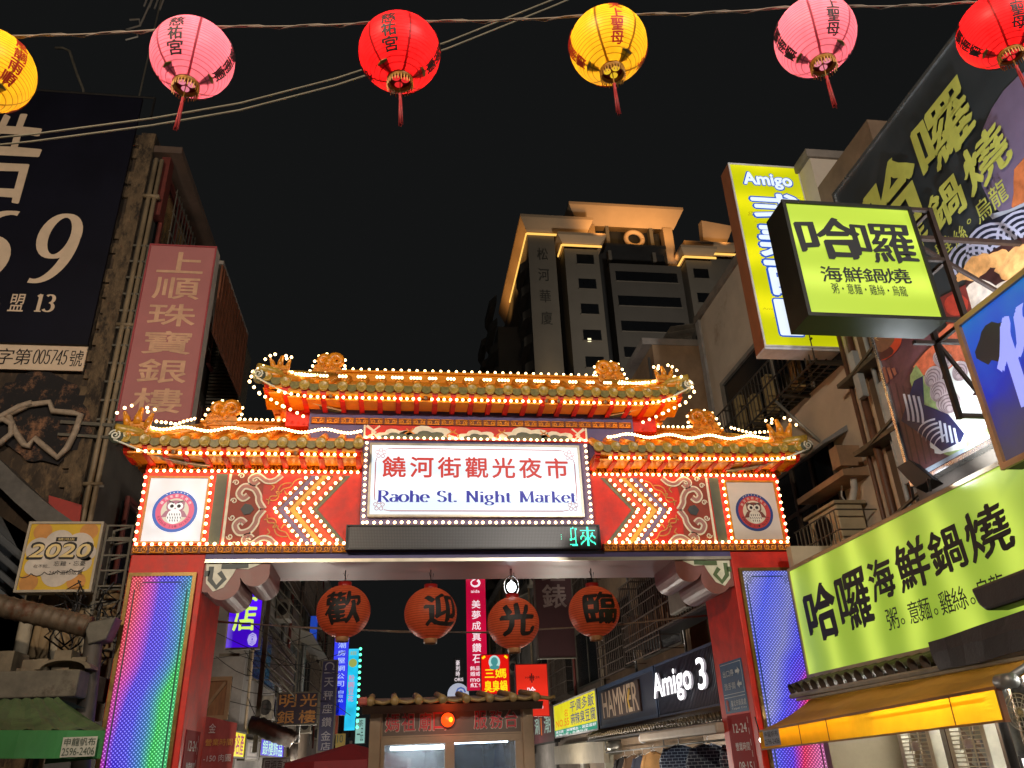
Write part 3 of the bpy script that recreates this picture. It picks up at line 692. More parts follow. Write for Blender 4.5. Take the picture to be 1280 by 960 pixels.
# ---- roofs
def roof(xa, xb, yf, ze, yr, zr, ra, rb, hipL, hipR, lift, nm):
    yc = 12.67
    def eave(x):  # height of the eave along x: it lifts towards a free end
        l = 0
        if hipL: l = max(l, 1 - (x - xa) / .9)
        if hipR: l = max(l, 1 - (xb - x) / .9)
        return ze + lift * max(0, l) ** 2
    tiles = MB(); caps = MB(); drips = MB(); soff = MB(); raft = MB(); fas = MB()
    yb = 2 * yc - yf
    def top(x): return (max(ra, min(rb, x)))
    N = 40
    xs = [xa + (xb - xa) * k / N for k in range(N + 1)]
    for k in range(N):
        a, c = xs[k], xs[k + 1]
        for yy, sg in ((yf, 1), (yb, -1)):
            q = [V(a, yy, eave(a)), V(c, yy, eave(c)), V(top(c), yc, zr), V(top(a), yc, zr)]
            tiles.quad(*(q if sg > 0 else q[::-1]))
    n = round((xb - xa - .1) / .2875); st = (xb - xa - .12) / n
    for k in range(n + 1):
        x = xa + .06 + st * k; z = eave(x)
        run = 1.0
        xt = top(x)
        e = V(x, yf, z + .03); t = V(xt, yc, zr + .03)
        tiles.tube([e, e.lerp(t, .33) + V(0, 0, -.02), e.lerp(t, .66) + V(0, 0, -.015), t], .062, 8)
        eb = V(x, yb, z + .03); tiles.tube([eb, t], .062, 6)
        caps.lathe([(.001, .0), (.03, .012), (.05, .008), (.066, .018), (.084, .012), (.086, -.02)], (x, yf - .005, z), 16, ax=(V(1, 0, 0), V(0, 0, 1), V(0, -1, 0)))
        if k < n:
            xm = x + st / 2; zm = eave(xm)
            drips.prism([V(xm + .085 * math.cos(a_), yf + .02, zm - .005 + .085 * math.sin(a_) * 1.05) for a_ in [math.pi + math.pi * j / 10 for j in range(11)]] + [V(xm + .085, yf + .02, zm + .03), V(xm - .085, yf + .02, zm + .03)], (0, -.02, 0))
            # boards and rafters under the eave
            fas.box(xm - .105, yf + .04, zm - .125, xm + .095, yf + .1, zm - .075)
            fas.box(xm - .115, yf + .12, zm - .19, xm + .10, yf + .5, zm - .165)
        zz = z
        raft.prism([V(x - .04, yf + .08, zz - .09), V(x - .04, 12.02, zz - .13), V(x - .04, 12.02, zz - .225), V(x - .04, yf + .16, zz - .205)], (.08, 0, 0))
    for k in range(N):
        a, c = xs[k], xs[k + 1]
        soff.quad(V(a, yf + .1, eave(a) - .1), V(c, yf + .1, eave(c) - .1), V(c, yb - .1, eave(c) - .12), V(a, yb - .1, eave(a) - .12))
        soff.quad(V(a, yf + .11, eave(a) - .163), V(c, yf + .11, eave(c) - .163), V(c, 12.04, ze - .158), V(a, 12.04, ze - .158))
        raft.quad(V(a, yf + .04, eave(a) - .02), V(c, yf + .04, eave(c) - .02), V(c, yf + .06, eave(c) - .12), V(a, yf + .06, eave(a) - .12))
    o = tiles.build('roof', m_tile, GATE, True)
    for end, hip, sg in ((xa, hipL, 1), (xb, hipR, -1)):
        if not hip: continue
        rr = top(end); b = MB(); z = eave(end)
        b.poly([V(end, yf, z), V(rr, yc, zr), V(end, yb, z)])
        for yy in (yf + .3 * k for k in range(1, int((yb - yf) / .3))):
            t = (yy - yf) / (yb - yf); w = 1 - abs(2 * t - 1)
            b.tube([V(end, yy, z + .03), V(end + (rr - end) * w, yy, z + .03 + (zr - z) * w)], .06, 6)
            caps.lathe([(.001, .01), (.05, .008), (.084, .012), (.086, -.02)], (end - sg * .005, yy, z), 14, ax=(V(0, 1, 0), V(0, 0, 1), V(-sg, 0, 0)))
            fas.box(end + sg * .1 - .05, yy - .1, z - .22, end + sg * .1 + .05, yy + .1, z - .12)
        b.build('hip_tiles', m_tile, o, True)
        # hip ridge from the corner up to the roof ridge, and a curled end tile
        b = MB(); b.tube([V(end - sg * .08, yf - .06, z + .1), V(end + sg * .25, yf + .2, z + .12), V(rr, yc, zr + .06)], [.075, .08, .07], 8); b.build('hip_ridge', m_cap, o, True)
        # carved flying bracket under the corner
        L0, L1 = V(end + sg * 1.2, 11.9, ze - .22), V(end - sg * .08, yf - .02, z - .07)
        pts = [L0.lerp(L1, k / 8) + V(0, -.02, -.07 * math.sin(math.pi * k / 8)) for k in range(9)]
        b = MB()
        for p, q2, w in zip(pts, pts[1:], [.05, .07, .08, .085, .09, .1, .11, .12]):
            b.prism([p, q2, q2 + V(0, 0, w), p + V(0, 0, w * .95)], (0, .16, 0))
        cb = b.build('flying_bracket', m_slate, o)
        b = MB(); b.tube([p + V(0, -.012, 0) for p in pts], .016, 5); b.tube([p + V(0, -.012, w) for p, w in zip(pts, [.05, .05, .07, .08, .085, .09, .1, .11, .12])], .012, 5)
        c0 = pts[-1] + V(sg * .02, -.03, .06)
        b.tube([c0 + V(-sg * .085 * (1 - .85 * k / 18) * math.cos(k * .62), 0, .085 * (1 - .85 * k / 18) * math.sin(k * .62)) for k in range(19)], .014, 5)
        b.build('bracket_scroll', m_cream, cb, True)
        b = MB(); b.lathe([(.001, .0), (.1, 0), (.1, .14)], c0 + V(0, .03, 0), 16, ax=(V(1, 0, 0), V(0, 0, 1), V(0, 1, 0))); b.build('bracket_eye', m_slate, cb, True)
    caps.build('tile_caps', m_cap, o, True); drips.build('drip_tiles', m_cap2, o)
    soff.build('soffit', m_yel, o); fas.build('eave_boards', m_yel, o); raft.build('rafters', m_red, o)
    b = MB(); b.box(ra - .05, yc - .09, zr - .06, rb + .05, yc + .09, zr + .1); b.box(ra - .05, yc - .12, zr + .1, rb + .05, yc + .12, zr + .15); b.build('ridge', m_yel, o, bevel=.02)
    # bulbs: under the eave, the garland over the tiles, along the ridge
    xs2 = xa + .25
    while xs2 < xb - .1:
        if random.random() < .9: BULBS.append(V(xs2, yf + .07, eave(xs2) - .165))
        else: OFF.append(V(xs2, yf + .07, eave(xs2) - .15))
        xs2 += .098 + random.uniform(-.006, .006)
    dense = lift < .1; x = xa + .3; k = 0
    while x < xb - .03:
        ph = ((x - xa - .06) / st) % 1.0
        if dense or ph > .62 or ph < .2:
            BULBS.append(V(x, yf + .24, eave(x) + .29 + .03 * (math.sin(x * 9) if dense else 0)))
        x += .05 if dense else .05
    x = ra + .1
    while x < rb - (.0):
        BULBS.append(V(x, yc - .05, zr + .19)); x += .092 if dense else .14
    return o, eave
OFF = []
def curl_ornament(x, y, z, s, sc, par):
    """two fat scrolls back to back on a carved body"""
    b = MB()
    b.prism([V(x + s * a * sc, y - .07, z + c * sc) for a, c in ((-.3, -.02), (-.26, .1), (-.16, .17), (-.02, .1), (.1, .14), (.2, .08), (.24, -.04), (.2, -.1), (-.25, -.1))][::1 if s > 0 else -1], (0, .14, 0))
    o = b.build('ridge_ornament', m_tile, par, bevel=.012)
    b = MB()
    for dx, dz, r, t, a0 in ((-.1, .2, .11, 1.3, -1.2), (.12, .2, .13, -1.35, 3.6)):
        n = 18; P = [V(x + s * (dx + r * (1 - .75 * k / n) * math.cos(a0 + t * 2 * math.pi * k / n)) * sc, y - .05, z + (dz + r * (1 - .75 * k / n) * math.sin(a0 + t * 2 * math.pi * k / n)) * sc) for k in range(n + 1)]
        b.tube(P, [.085 * sc * (1 - .45 * k / n) for k in range(n + 1)], 8)
    for k in range(14):
        a = random.uniform(-.24, .18); c = random.uniform(-.06, .1); b.tube(curl((x + s * a * sc, y - .075, z + c * sc), .035 * sc, 1.2, 1, n=8), .01, 4)
    b.build('scrolls', m_tile, o, True)
    ring = [(-.34, .0), (-.3, .1), (-.27, .2), (-.2, .31), (-.06, .36), (.06, .35), (.18, .35), (.28, .24), (.28, .12), (.26, .04)]
    for a, c in ring: BULBS.append(V(x + s * a * sc, y - .03, z + c * sc))
def claw_ornament(x, y, z, s, sc, par):
    b = MB()
    b.prism([V(x + s * a * sc, y - .08, z + c * sc) for a, c in ((-.2, .1), (-.17, -.04), (.17, -.06), (.2, .08), (.08, .14), (-.1, .14))][::1 if s > 0 else -1], (0, .16, 0))
    o = b.build('corner_ornament', m_tile, par, bevel=.015)
    b = MB()
    for (a0, c0), (a1, c1), (a2, c2), r in (((-.14, .06), (-.17, .2), (-.22, .3), .055), ((0, .1), (.0, .22), (.02, .37), .06), ((.14, .06), (.17, .16), (.2, .28), .05)):
        b.tube([V(x + s * a0 * sc, y - .04, z + c0 * sc), V(x + s * a1 * sc, y - .05, z + c1 * sc), V(x + s * a2 * sc, y - .03, z + c2 * sc)], [r * sc * 1.2, r * sc, r * sc * .55], 9)
        b.ball((x + s * a2 * sc, y - .03, z + c2 * sc), r * sc * .6, 6)
    for k in range(6): b.tube(curl((x + s * (-.14 + .055 * k) * sc, y - .09, z + .02 * sc), .035 * sc, 1.2, 1, n=8), .011, 4)
    b.build('prongs', m_tile, o, True)
    for a, c in ((-.34, .3), (-.24, .39), (-.14, .43), (.1, .4), (.12, .33), (.22, .37)): BULBS.append(V(x + s * a * sc, y - .03, z + c * sc))

o, ev = roof(-4.12, -.62, 11.42, 6.11, 12.67, 6.79, -3.3, -.75, True, False, .06, 'lower')
curl_ornament(-2.98, 12.62, 6.94, 1, 1.0, o); claw_ornament(-3.98, 11.62, 6.33, 1, .95, o)
bulb_poly([(-3.75, 11.7, 6.53), (-3.55, 12.0, 6.62), (-3.35, 12.3, 6.85)], .09)
o, ev = roof(3.02, 6.54, 11.42, 6.11, 12.67, 6.79, 3.15, 5.7, False, True, .06, 'lower')
curl_ornament(5.38, 12.62, 6.94, -1, 1.0, o); claw_ornament(6.28, 11.62, 6.33, -1, .95, o)
bulb_poly([(6.15, 11.7, 6.53), (5.95, 12.0, 6.62), (5.75, 12.3, 6.85)], .09)
o, ev = roof(-2.2, 4.64, 11.42, 7.07, 12.67, 7.79, -1.15, 3.55, True, True, .16, 'upper')
curl_ornament(-1.32, 12.62, 7.91, 1, .95, o); curl_ornament(3.72, 12.62, 7.91, -1, .95, o)
claw_ornament(-1.98, 11.62, 7.38, 1, .72, o); claw_ornament(4.38, 11.62, 7.38, -1, .72, o)
for s in (-1, 1):
    e = GX(s, 3.52)
    bulb_poly([(e - s * .12, 11.36, 7.36), (e + s * .03, 11.36, 7.25), (e + s * .06, 11.36, 7.08), (e - s * .1, 11.4, 6.9), (e - s * .45, 11.6, 6.78), (e - s * .75, 11.8, 6.70)], .11)
    bulb_poly([(GX(s, 2.95), 11.75, 7.43), (GX(s, 2.75), 12.0, 7.52), (GX(s, 2.55), 12.4, 7.78)], .07)

# ---- bulbs: a short neck and a glass globe, one hundred nearest ones single, the rest as one garland
def bulb_mesh():
    b = MB(); b.ball((0, 0, 0), .0235, 8); return b
BULBS.sort(key=lambda p: (p - EYE).length)
first = bulb_mesh().build('light_bulb', m_bulb, GATE)
first.data.transform(Matrix.Translation(ORG[GATE.name])); first.location = BULBS[0] - ORG[GATE.name]
for p in BULBS[1:100]:
    c = first.copy(); COL.objects.link(c); c.parent = GATE; c.location = p - ORG[GATE.name]
b = MB()
for p in BULBS[100:]: b.ball(p, .0235, 6)
tag(b.build('light_bulb_garland', m_bulb, GATE), kind='stuff')
b = MB()
for p in OFF: b.ball(p, .03, 6)
tag(b.build('dead_bulb_garland', m_off, GATE), kind='stuff')

# ------------------------------------------------------------------ main lit sign on the gate
def sign_box(name, f, depth, face_mat, side_mat, label, cat, group=None, frame_w=.03, frame_mat=None, base=None):
    """a box sign: casing behind the face, rim round it; returns (thing, face)"""
    t = thing(name, f.p(f.w / 2, 0, -depth / 2), label, cat, group)
    b = MB(); f.box(b, 0, 0, 1, 1, -depth, -.004); b.build('casing', side_mat, t)
    b = MB(); f.rect(b, 0, 0, 1, 1, 0); b.build('sign_face', face_mat, t)
    if frame_w:
        b = MB(); f.frame(b, frame_w, -.003, .018, .004); b.build('rim', frame_mat or side_mat, t)
    return t
f = Face((-.52, 11.86, 5.085), (1, 0, 0), (0, 0, 1), 3.38, 1.2)
t = sign_box('lit_sign', f, .06, lightbox('main_sign_face', (250, 253, 255), 'Z', .62, .93, 1.16, (214, 234, 246)), m_alu, 'long white lit sign with red characters and blue Latin words on the gate', 'sign', frame_w=.035)
b = MB()
for k, ch in enumerate('饒河街觀光夜市'):
    u = .06 + k * .1285; f.text(b, ch, u, .53, u + .106, .81, bold=.05)
b.build('lettering', emit('sign_red', (206, 40, 30), .8), t)
b = MB(); serif(f, b, 'Raohe St. Night Market', .04, .195, .968, .345, thick=.17, thin=.05)
b.build('latin_lettering', emit('sign_blue', (16, 26, 160), .8), t)
b = MB()
f.strip(b, [(.1, .93), (.9, .93)], .014, .004); f.strip(b, [(.1, .075), (.9, .075)], .014, .004)
f.strip(b, [(.028, .26), (.028, .74)], .014, .004); f.strip(b, [(.972, .26), (.972, .74)], .014, .004)
for cu in (.05, .95):
    for cv in (.86, .145):
        for k in range(5):
            a = k * 1.2566 + .3; pts = [(cu + (.006 + .011) * math.cos(a) + .0085 * math.cos(q * .9), cv + (.016 + .032) * math.sin(a) + .024 * math.sin(q * .9)) for q in range(8)]
            f.strip(b, pts, .008, .004)
        du, dv = (1 if cu < .5 else -1), (1 if cv < .5 else -1)
        f.strip(b, [(cu + du * .022, cv - dv * .055), (cu + du * .05, cv - dv * .07)], .01, .004); f.strip(b, [(cu - du * .018, cv + dv * .07), (cu - du * .022, cv + dv * .115)], .01, .004)
b.build('border', emit('sign_dark_red', (170, 50, 62), .8), t)

# LED moving-text display below it
f = Face((-.82, 11.84, 4.575), (1, 0, 0), (0, 0, 1), 3.9, .37)
t = thing('led_display', f.p(f.w / 2, 0, -.1), 'long black moving text display with green dots under the main sign', 'display')
b = MB(); f.box(b, 0, 0, 1, 1, -.14, -.004); b.build('casing', m_black, t, bevel=.01)
b = MB(); f.rect(b, .012, .05, .988, .95, .001)
m, nt, bs = _new('led_matrix'); L = nt.links; sep = node(nt, 'ShaderNodeSeparateXYZ'); L.new(coords(nt), sep.inputs[0])
gx = math_(nt, 'COSINE', math_(nt, 'MULTIPLY', sep.outputs[0], 2 * math.pi / .023)); gz = math_(nt, 'COSINE', math_(nt, 'MULTIPLY', sep.outputs[2], 2 * math.pi / .023))
rp = node(nt, 'ShaderNodeMix', data_type='RGBA'); rp.inputs[6].default_value = (.018, .018, .02, 1); rp.inputs[7].default_value = (.075, .075, .08, 1)
L.new(math_(nt, 'GREATER_THAN', math_(nt, 'MULTIPLY', math_(nt, 'ADD', gx, gz), .5), .35), rp.inputs[0]); L.new(rp.outputs[2], bs.inputs['Base Color']); bs.inputs['Roughness'].default_value = .35
b.build('screen', m, t)
b = MB(); f.frame(b, .022, -.003, .02, .004); b.build('rim', m_black, t)
def dots_from(ch, u0, v0, u1, v1, nx, ny, clip=None):
    vs, fs = fit(ch, 0, 0, nx, ny); out = []
    for i in range(nx):
        for j in range(ny):
            p = (i + .5, j + .5)
            for fc in fs:
                P = [vs[k] for k in fc]; s_ = [(P[k][0] - P[k - 1][0]) * (p[1] - P[k - 1][1]) - (P[k][1] - P[k - 1][1]) * (p[0] - P[k - 1][0]) for k in range(len(P))]
                if all(q >= -1e-6 for q in s_) or all(q <= 1e-6 for q in s_): out.append((u0 + (u1 - u0) * p[0] / nx, v0 + (v1 - v0) * p[1] / ny)); break
    return [q for q in out if clip is None or q[0] < clip]
b = MB()
for u, v in dots_from('來', .915, .1, .985, .92, 16, 18): f.disc(b, u, v, .0085, .006, 6)
for u, v in dots_from('迎', .853, .1, .925, .92, 16, 18): 
    if .875 < u < .907: f.disc(b, u, v, .0085, .006, 6)
for k in range(3): f.disc(b, .842, .4 + .09 * k, .006, .006, 6)
b.build('lit_dots', emit('led_green', (70, 255, 205), 2.2), t)

# ------------------------------------------------------------------ lanterns
def sphere_text(mb, t, c, R, az, z0, z1, size, squash, off=.004, bold=.02, wob=0.0, cell=None, wide=1.0):
    """characters of t stacked from z1 down to z0 (as latitude angles), centred on azimuth az (0 = towards -Y, positive to the right)"""
    n = len(t); c = Vector(c)
    for k, ch in enumerate(t):
        lat = z1 + (z0 - z1) * (k + .5) / n
        bx = (-size * wide / 2, -size / 2, size * wide / 2, size / 2); vs, fs = fit(ch, *bx, wob=wob, seed=k, rot=.05); vs, fs = fat(vs, fs, *bx, bold, 'x', True)
        bm = bmesh.new(); bv = [bm.verts.new((u, v, e)) for u, v, e in vs]
        for ff in fs:
            try: bm.faces.new([bv[q] for q in ff])
            except ValueError: pass
        st = cell or size / 3
        for ax in (0, 1):
            q = -size * wide
            while q < size * wide:
                nrm = [0, 0, 0]; nrm[ax] = 1; co = [0, 0, 0]; co[ax] = q
                bmesh.ops.bisect_plane(bm, geom=bm.verts[:] + bm.edges[:] + bm.faces[:], plane_co=co, plane_no=nrm)
                q += st
        i = len(mb.v); bm.verts.index_update()
        for v in bm.verts:
            la = lat + v.co.y / R; a = az + v.co.x / (R * max(.35, math.cos(lat))); r = R + off + v.co.z
            mb.v.append(c + V(r * math.cos(la) * math.sin(a), -r * math.cos(la) * math.cos(a), r * squash * math.sin(la)))
        mb.f += [tuple(i + v.index for v in f_.verts) for f_ in bm.faces]
        bm.free()
m_fringe = pbr('gold_fringe', (170, 118, 36), .5, .2, var=.3, scale=30)
m_leaf = pbr('gold_leaf', (150, 132, 62), .35, 0.0, var=.4, scale=25)
m_tassel = pbr('tassel_red', (150, 30, 32), .6, var=.25, scale=40)
m_ink = pbr('lantern_ink', (20, 12, 14), .6)
m_redink = pbr('lantern_red_ink', (190, 30, 20), .6)
LANT = {}
def festival_lantern(c, kind, turn, label):
    R = .205; sq = .97
    cols = {'pink': ((246, 120, 140), .30, 4.5, m_ink), 'red': ((236, 18, 22), .36, 5.0, m_ink), 'yellow': ((240, 180, 20), .22, 4.2, m_redink)}
    col, glow, pw, ink = cols[kind]
    def place(t, lab):
        t.location = c; t.rotation_euler = (random.uniform(-.03, .03), random.uniform(-.05, .05), turn); t.scale = (random.uniform(.97, 1.03), random.uniform(.97, 1.03), random.uniform(.96, 1.02)); t['label'] = lab; return t
    if kind in LANT:
        return place(link_copy(LANT[kind]), label)
    t = thing('festival_lantern', (0, 0, 0), label, 'lantern', 'paper lanterns strung over the plaza'); LANT[kind] = t
    b = MB(); prof = []
    for j in range(45):
        la = R_(-74 + 148 * j / 44); fr = (R * sq * math.sin(la)) / .0165 % 1.0
        rr = R * (1 + .006 * math.sin(math.pi * fr)); prof.append((rr * math.cos(la), R * sq * math.sin(la)))
    b.lathe(prof, n=40); b.build('shade', paper('paper_' + kind, col, glow, .0165), t, True)
    b = MB()
    for k in range(6):
        a = R_(30 + 60 * k); P = []
        for j in range(13):
            la = R_(-72 + 138 * j / 12); P.append(V((R + .002) * math.cos(la) * math.sin(a), -(R + .002) * math.cos(la) * math.cos(a), (R + .002) * sq * math.sin(la)))
        i = len(b.v)
        for j, p in enumerate(P):
            sd = V(math.cos(a), math.sin(a), 0) * .0055; b.v += [p - sd, p + sd]
        for j in range(12): b.f.append((i + 2 * j, i + 2 * j + 1, i + 2 * j + 3, i + 2 * j + 2))
    b.build('paper_seams', paper('seam_' + kind, [v * .72 for v in col], glow * .5, 9.0), t)
    b = MB()
    for k, w in enumerate(('慈祐宮', '風調雨順', '天上聖母', '國泰民安')):
        sphere_text(b, w, (0, 0, 0), R, R_(90 * k), R_(-46 if len(w) == 3 else -50), R_(16 if len(w) == 3 else 28), .07 if len(w) == 3 else .062, sq, bold=.055, wob=.016)
    b.build('lettering', ink, t)
    zb = -R * sq * math.sin(R_(74)); rb = R * math.cos(R_(74))
    b = MB(); b.lathe([(rb + .006, zb + .012), (rb + .008, zb - .022), (rb - .004, zb - .022), (rb - .004, zb + .01)], n=24); cp = b.build('base_ring', m_fringe, t, True)
    b = MB()
    for k in range(3):
        a = k * 2.094; b.disc((math.cos(a) * rb * .48, math.sin(a) * rb * .48, zb - .006), (1, 0, 0), (0, -1, 0), rb * .36, 12)
    b.build('base_opening', emit('opening_' + kind, [min(255, v + 25) for v in col], .8), cp)
    b = MB(); b.disc((0, 0, zb - .002), (1, 0, 0), (0, -1, 0), rb, 20); b.build('base_plate', pbr('base_red', (120, 20, 16), .5), cp)
    b = MB()
    for k in range(26):
        a = 2 * math.pi * k / 26; r2 = rb + .007; p = V(r2 * math.cos(a), r2 * math.sin(a), zb - .018)
        b.tube([p, p + V(0, 0, -.03 - random.uniform(0, .012))], .0028, 4)
    b.build('fringe', m_fringe, cp)
    b = MB()
    for k in range(3):
        a = R_(-60 + 120 * k + 30); o = V(math.sin(a), -math.cos(a), 0); sd = V(math.cos(a), math.sin(a), 0)
        p0 = o * (rb + .012) + V(0, 0, zb + .012); p1 = o * (rb + .064) + V(0, 0, zb + .034)
        b.prism([p0 - sd * .012, p0 + sd * .012, p1 + sd * .032, p1 + o * .01, p1 - sd * .032], V(0, 0, -.003))
    b.build('gold_leaf_tag', m_leaf, t)
    b = MB(); b.tube([(0, 0, zb), (0, 0, zb - .1)], .0025, 5); b.build('tassel_cord', m_fringe, t)
    b = MB(); b.lathe([(.001, zb - .09), (.009, zb - .095), (.006, zb - .115), (.009, zb - .125), (.007, zb - .14)], n=10)
    for k in range(14):
        a = k * 2.4; r = .003 + .006 * (k % 3) / 2; b.tube([(r * .7 * math.cos(a), r * .7 * math.sin(a), zb - .12), (r * math.cos(a), r * math.sin(a), zb - .2), (r * 1.3 * math.cos(a + .3), r * 1.3 * math.sin(a + .3), zb - .29 - random.uniform(0, .02))], .0026, 4)
    b.build('tassel', m_tassel, t, True)
    zt = -zb
    b = MB(); b.lathe([(.001, zt + .012), (rb, zt + .01), (rb + .006, zt - .004)], n=20); b.tube([(0, 0, zt + .01), (0, 0, zt + .035)], .004, 5); b.build('top_cap', m_fringe, t, True)
    point('lamp_glow', (0, 0, .05), pw, (1, .88, .74), .03, t)
    return place(t, label)
YL = 3.2
spots = [(-15, 87, 'yellow', R_(-28), 'yellow paper lantern cut off by the left edge of the picture'), (241, 72, 'pink', R_(-10), 'pink paper lantern with black characters between the cut yellow one and a red one'),
         (499.5, 66, 'red', R_(-16), 'red paper lantern with black characters between a pink and a yellow one'), (760, 57, 'yellow', R_(180 - 2), 'whole yellow paper lantern with red characters between the red and pink ones'),
         (1018.5, 46, 'pink', R_(180 - 4), 'pink paper lantern cropped at its top beside the dark billboard'), (1248, 38, 'red', R_(180 - 16), 'red paper lantern in front of the dark billboard at the right edge')]
tops = []
for (x, y, kind, turn, lab), dq in zip(spots, (.97, .97, .91, .88, .83, .83)):
    c = PY(x, y, YL * dq); festival_lantern(c, kind, turn, lab); tops.append(c + V(0, 0, .232))
b = MB()
ends = [tops[0] + V(-2.2, 0, .05)] + tops + [tops[-1] + V(3.2, 0, .45)]
for a, c in zip(ends, ends[1:]):
    P = [a.lerp(c, k / 10) + V(0, 0, -.02 * math.sin(math.pi * k / 10)) for k in range(11)]
    b.tube(P, .0055, 5)
    P2 = [p + V(0, .011 * math.sin(k * 2.1), .011 * math.cos(k * 2.1)) for k, p in enumerate(P)]; b.tube(P2, .004, 5)
w = b.build('lantern_wire', pbr('wire_grey', (118, 104, 88), .6), smooth=True, loc=ends[0]); tag(w, 'twisted grey wire carrying the row of paper lanterns', 'wire')
for k, dy in enumerate((0, 9)):
    b = MB(); pts = [(-60, 178), (40, 168), (190, 148), (300, 129), (420, 98), (560, 52), (690, 0), (760, -30)]
    b.tube([PY(x, y + dy * (1 - .1 * j / 7), 5.2) for j, (x, y) in enumerate(pts)], .0085, 5)
    o = b.build('power_cable', pbr('cable', (104, 98, 80), .6), smooth=True, loc=PY(40, 168 + dy, 5.2)); tag(o, 'upper of two grey cables crossing behind the red lantern' if k == 0 else 'lower of two grey cables crossing behind the red lantern', 'cable', 'cables over the plaza')

# welcome lanterns under the beam
m_gl = paper('paper_orange', (206, 98, 60), .03, .034)
# the paper dims towards the bottom where the lamp shines less: left to the lamp itself
def gate_lantern(x, z, ch, turn, lab, lit, src=[None]):
    R = .405; sq = .97; Y = 12.62
    t = thing('gate_lantern', (x, Y, z), lab, 'lantern', 'round lanterns under the gate beam')
    if src[0] is None:
        b = MB(); prof = []
        for j in range(49):
            la = R_(-75 + 150 * j / 48); fr = (R * sq * math.sin(la)) / .034 % 1.0
            prof.append((R * (1 + .005 * math.sin(math.pi * fr)) * math.cos(la), R * sq * math.sin(la)))
        b.lathe(prof, n=44); src[0] = b.build('shade', m_gl, None, True); src[0].parent = t
    else:
        o = src[0].copy(); COL.objects.link(o); o.parent = t
    b = MB(); sphere_text(b, ch, (x, Y, z), R, turn, R_(-38), R_(38), .5, sq, off=.006, bold=.075, wob=.022, cell=.07, wide=1.12); b.build('lettering', pbr('lantern_black', (14, 10, 9), .6), t)
    zt = R * sq * math.sin(R_(75)); rt = R * math.cos(R_(75))
    b = MB(); b.lathe([(rt, zt - .005), (rt, zt + .06), (rt - .01, zt + .06), (rt - .01, zt)], (x, Y, z), 20); b.build('top_ring', pbr('ring_red', (150, 24, 20), .4), t, True)
    b = MB(); b.lathe([(rt, -zt + .005), (rt * .95, -zt - .07), (rt * .9, -zt - .07), (rt * .92, -zt)], (x, Y, z), 20); b.build('bottom_ring', pbr('ring_tan', (170, 120, 80), .5), t, True)
    b = MB(); b.tube([(x, Y, z + zt + .05), (x, Y, 4.44)], .008, 5); b.tube([(x - .03, Y, 4.4), (x + .02, Y, z + zt + .1), (x + .04, Y, 4.38)], .005, 4); b.build('hook', m_dark, t)
    point('lamp_glow', (x, Y, z + .12), 1.5, (1, .74, .48), .06, t)
    return t
gate_lantern(-.85, 3.815, '歡', R_(3), 'orange lantern reading huan, leftmost of four under the beam', 0)
gate_lantern(.48, 3.765, '迎', R_(24), 'orange lantern turned a little right, its character near the edge, second under the beam', 0)
gl3 = gate_lantern(1.77, 3.60, '光', R_(2), 'lower hanging orange lantern below a bare white lamp', 1)
gate_lantern(3.08, 3.755, '臨', R_(4), 'orange lantern rightmost of four under the beam beside the dark watch banner', 0)
t = thing('bare_lamp', (1.76, 12.6, 4.16), 'bare white lamp with a ring guard over the third lantern', 'lamp')
b = MB(); b.ball((1.76, 12.6, 4.15), .075, 10, 1.1); b.build('lamp_bulb', emit('white_lamp', (245, 250, 255), 9), t, True)
b = MB(); b.tube([V(1.76 + .12 * math.cos(a), 12.6, 4.16 + .17 * math.sin(a)) for a in [2 * math.pi * k / 20 for k in range(21)]], .009, 6); b.tube([(1.76, 12.6, 4.22), (1.76, 12.6, 4.44)], .02, 6); b.build('ring_guard', pbr('chrome', (210, 210, 210), .2, .9), t, True)
b = MB(); P = [PY(x, y, 13.8) for x, y in ((160, 770), (262, 776), (330, 781), (400, 786), (500, 789), (610, 791), (690, 786), (760, 782), (830, 775), (960, 762))]
b.tube(P, .012, 5); b.tube([p + V(0, .02 * math.sin(k), .022 * math.cos(k * 2.3)) for k, p in enumerate(P)], .009, 5)
tag(b.build('street_cable', pbr('wire_grey', (118, 104, 88), .6), smooth=True, loc=P[0]), 'slack twisted cable across the street behind the gate lanterns', 'cable')

# ------------------------------------------------------------------ left: the house with the bare side wall
m_peel = pbr('peeling_wall', (58, 47, 36), .9, var=.6, scale=3.6, bump=1.0, c2=(116, 94, 68), thr=.6, stretch=(1, 1, .45))
m_peel2 = pbr('peeling_plaster', (26, 23, 24), .9, var=.4, scale=3.2, bump=.6, c2=(140, 100, 72), thr=.58)
m_conc = pbr('dark_concrete', (70, 66, 58), .85, var=.35, scale=1.2, bump=.3)
m_navy = pbr('navy_sheet', (11, 12, 26), .6, var=.25, scale=.8, spec=.2)
m_cream2 = pbr('sign_cream', (206, 184, 158), .6, var=.1, scale=3)
m_rust = pbr('rust_red', (92, 34, 26), .7, var=.3, scale=5)
m_grille = pbr('grille_grey', (92, 88, 78), .6, .4, var=.3, scale=9)
YW = 13.6
LH = thing('weathered_house', (-8, 15, 0), 'weathered dark house with a peeling bare side wall and red window frames', 'building')
b = MB(); b.box(-16, YW, 0, -5.34, 21, 13.9); b.build('side_wall', m_peel, LH)
b = MB(); b.box(-5.62, YW - .07, 0, -5.34, YW, 13.9); b.box(-16, YW - .03, 7.2, -5.63, YW - .002, 7.45)
for k in range(40):
    z = .3 + k * .34; b.box(-5.62 - random.uniform(.0, .16), YW - .055 - random.uniform(0, .02), z, -5.6, YW - .003, z + random.uniform(.15, .33))
b.build('wall_edge', pbr('edge_stone', (92, 76, 56), .95, var=.6, scale=7.5, bump=1.4, c2=(42, 34, 26), thr=.54, stretch=(1, 1, .5)), LH)
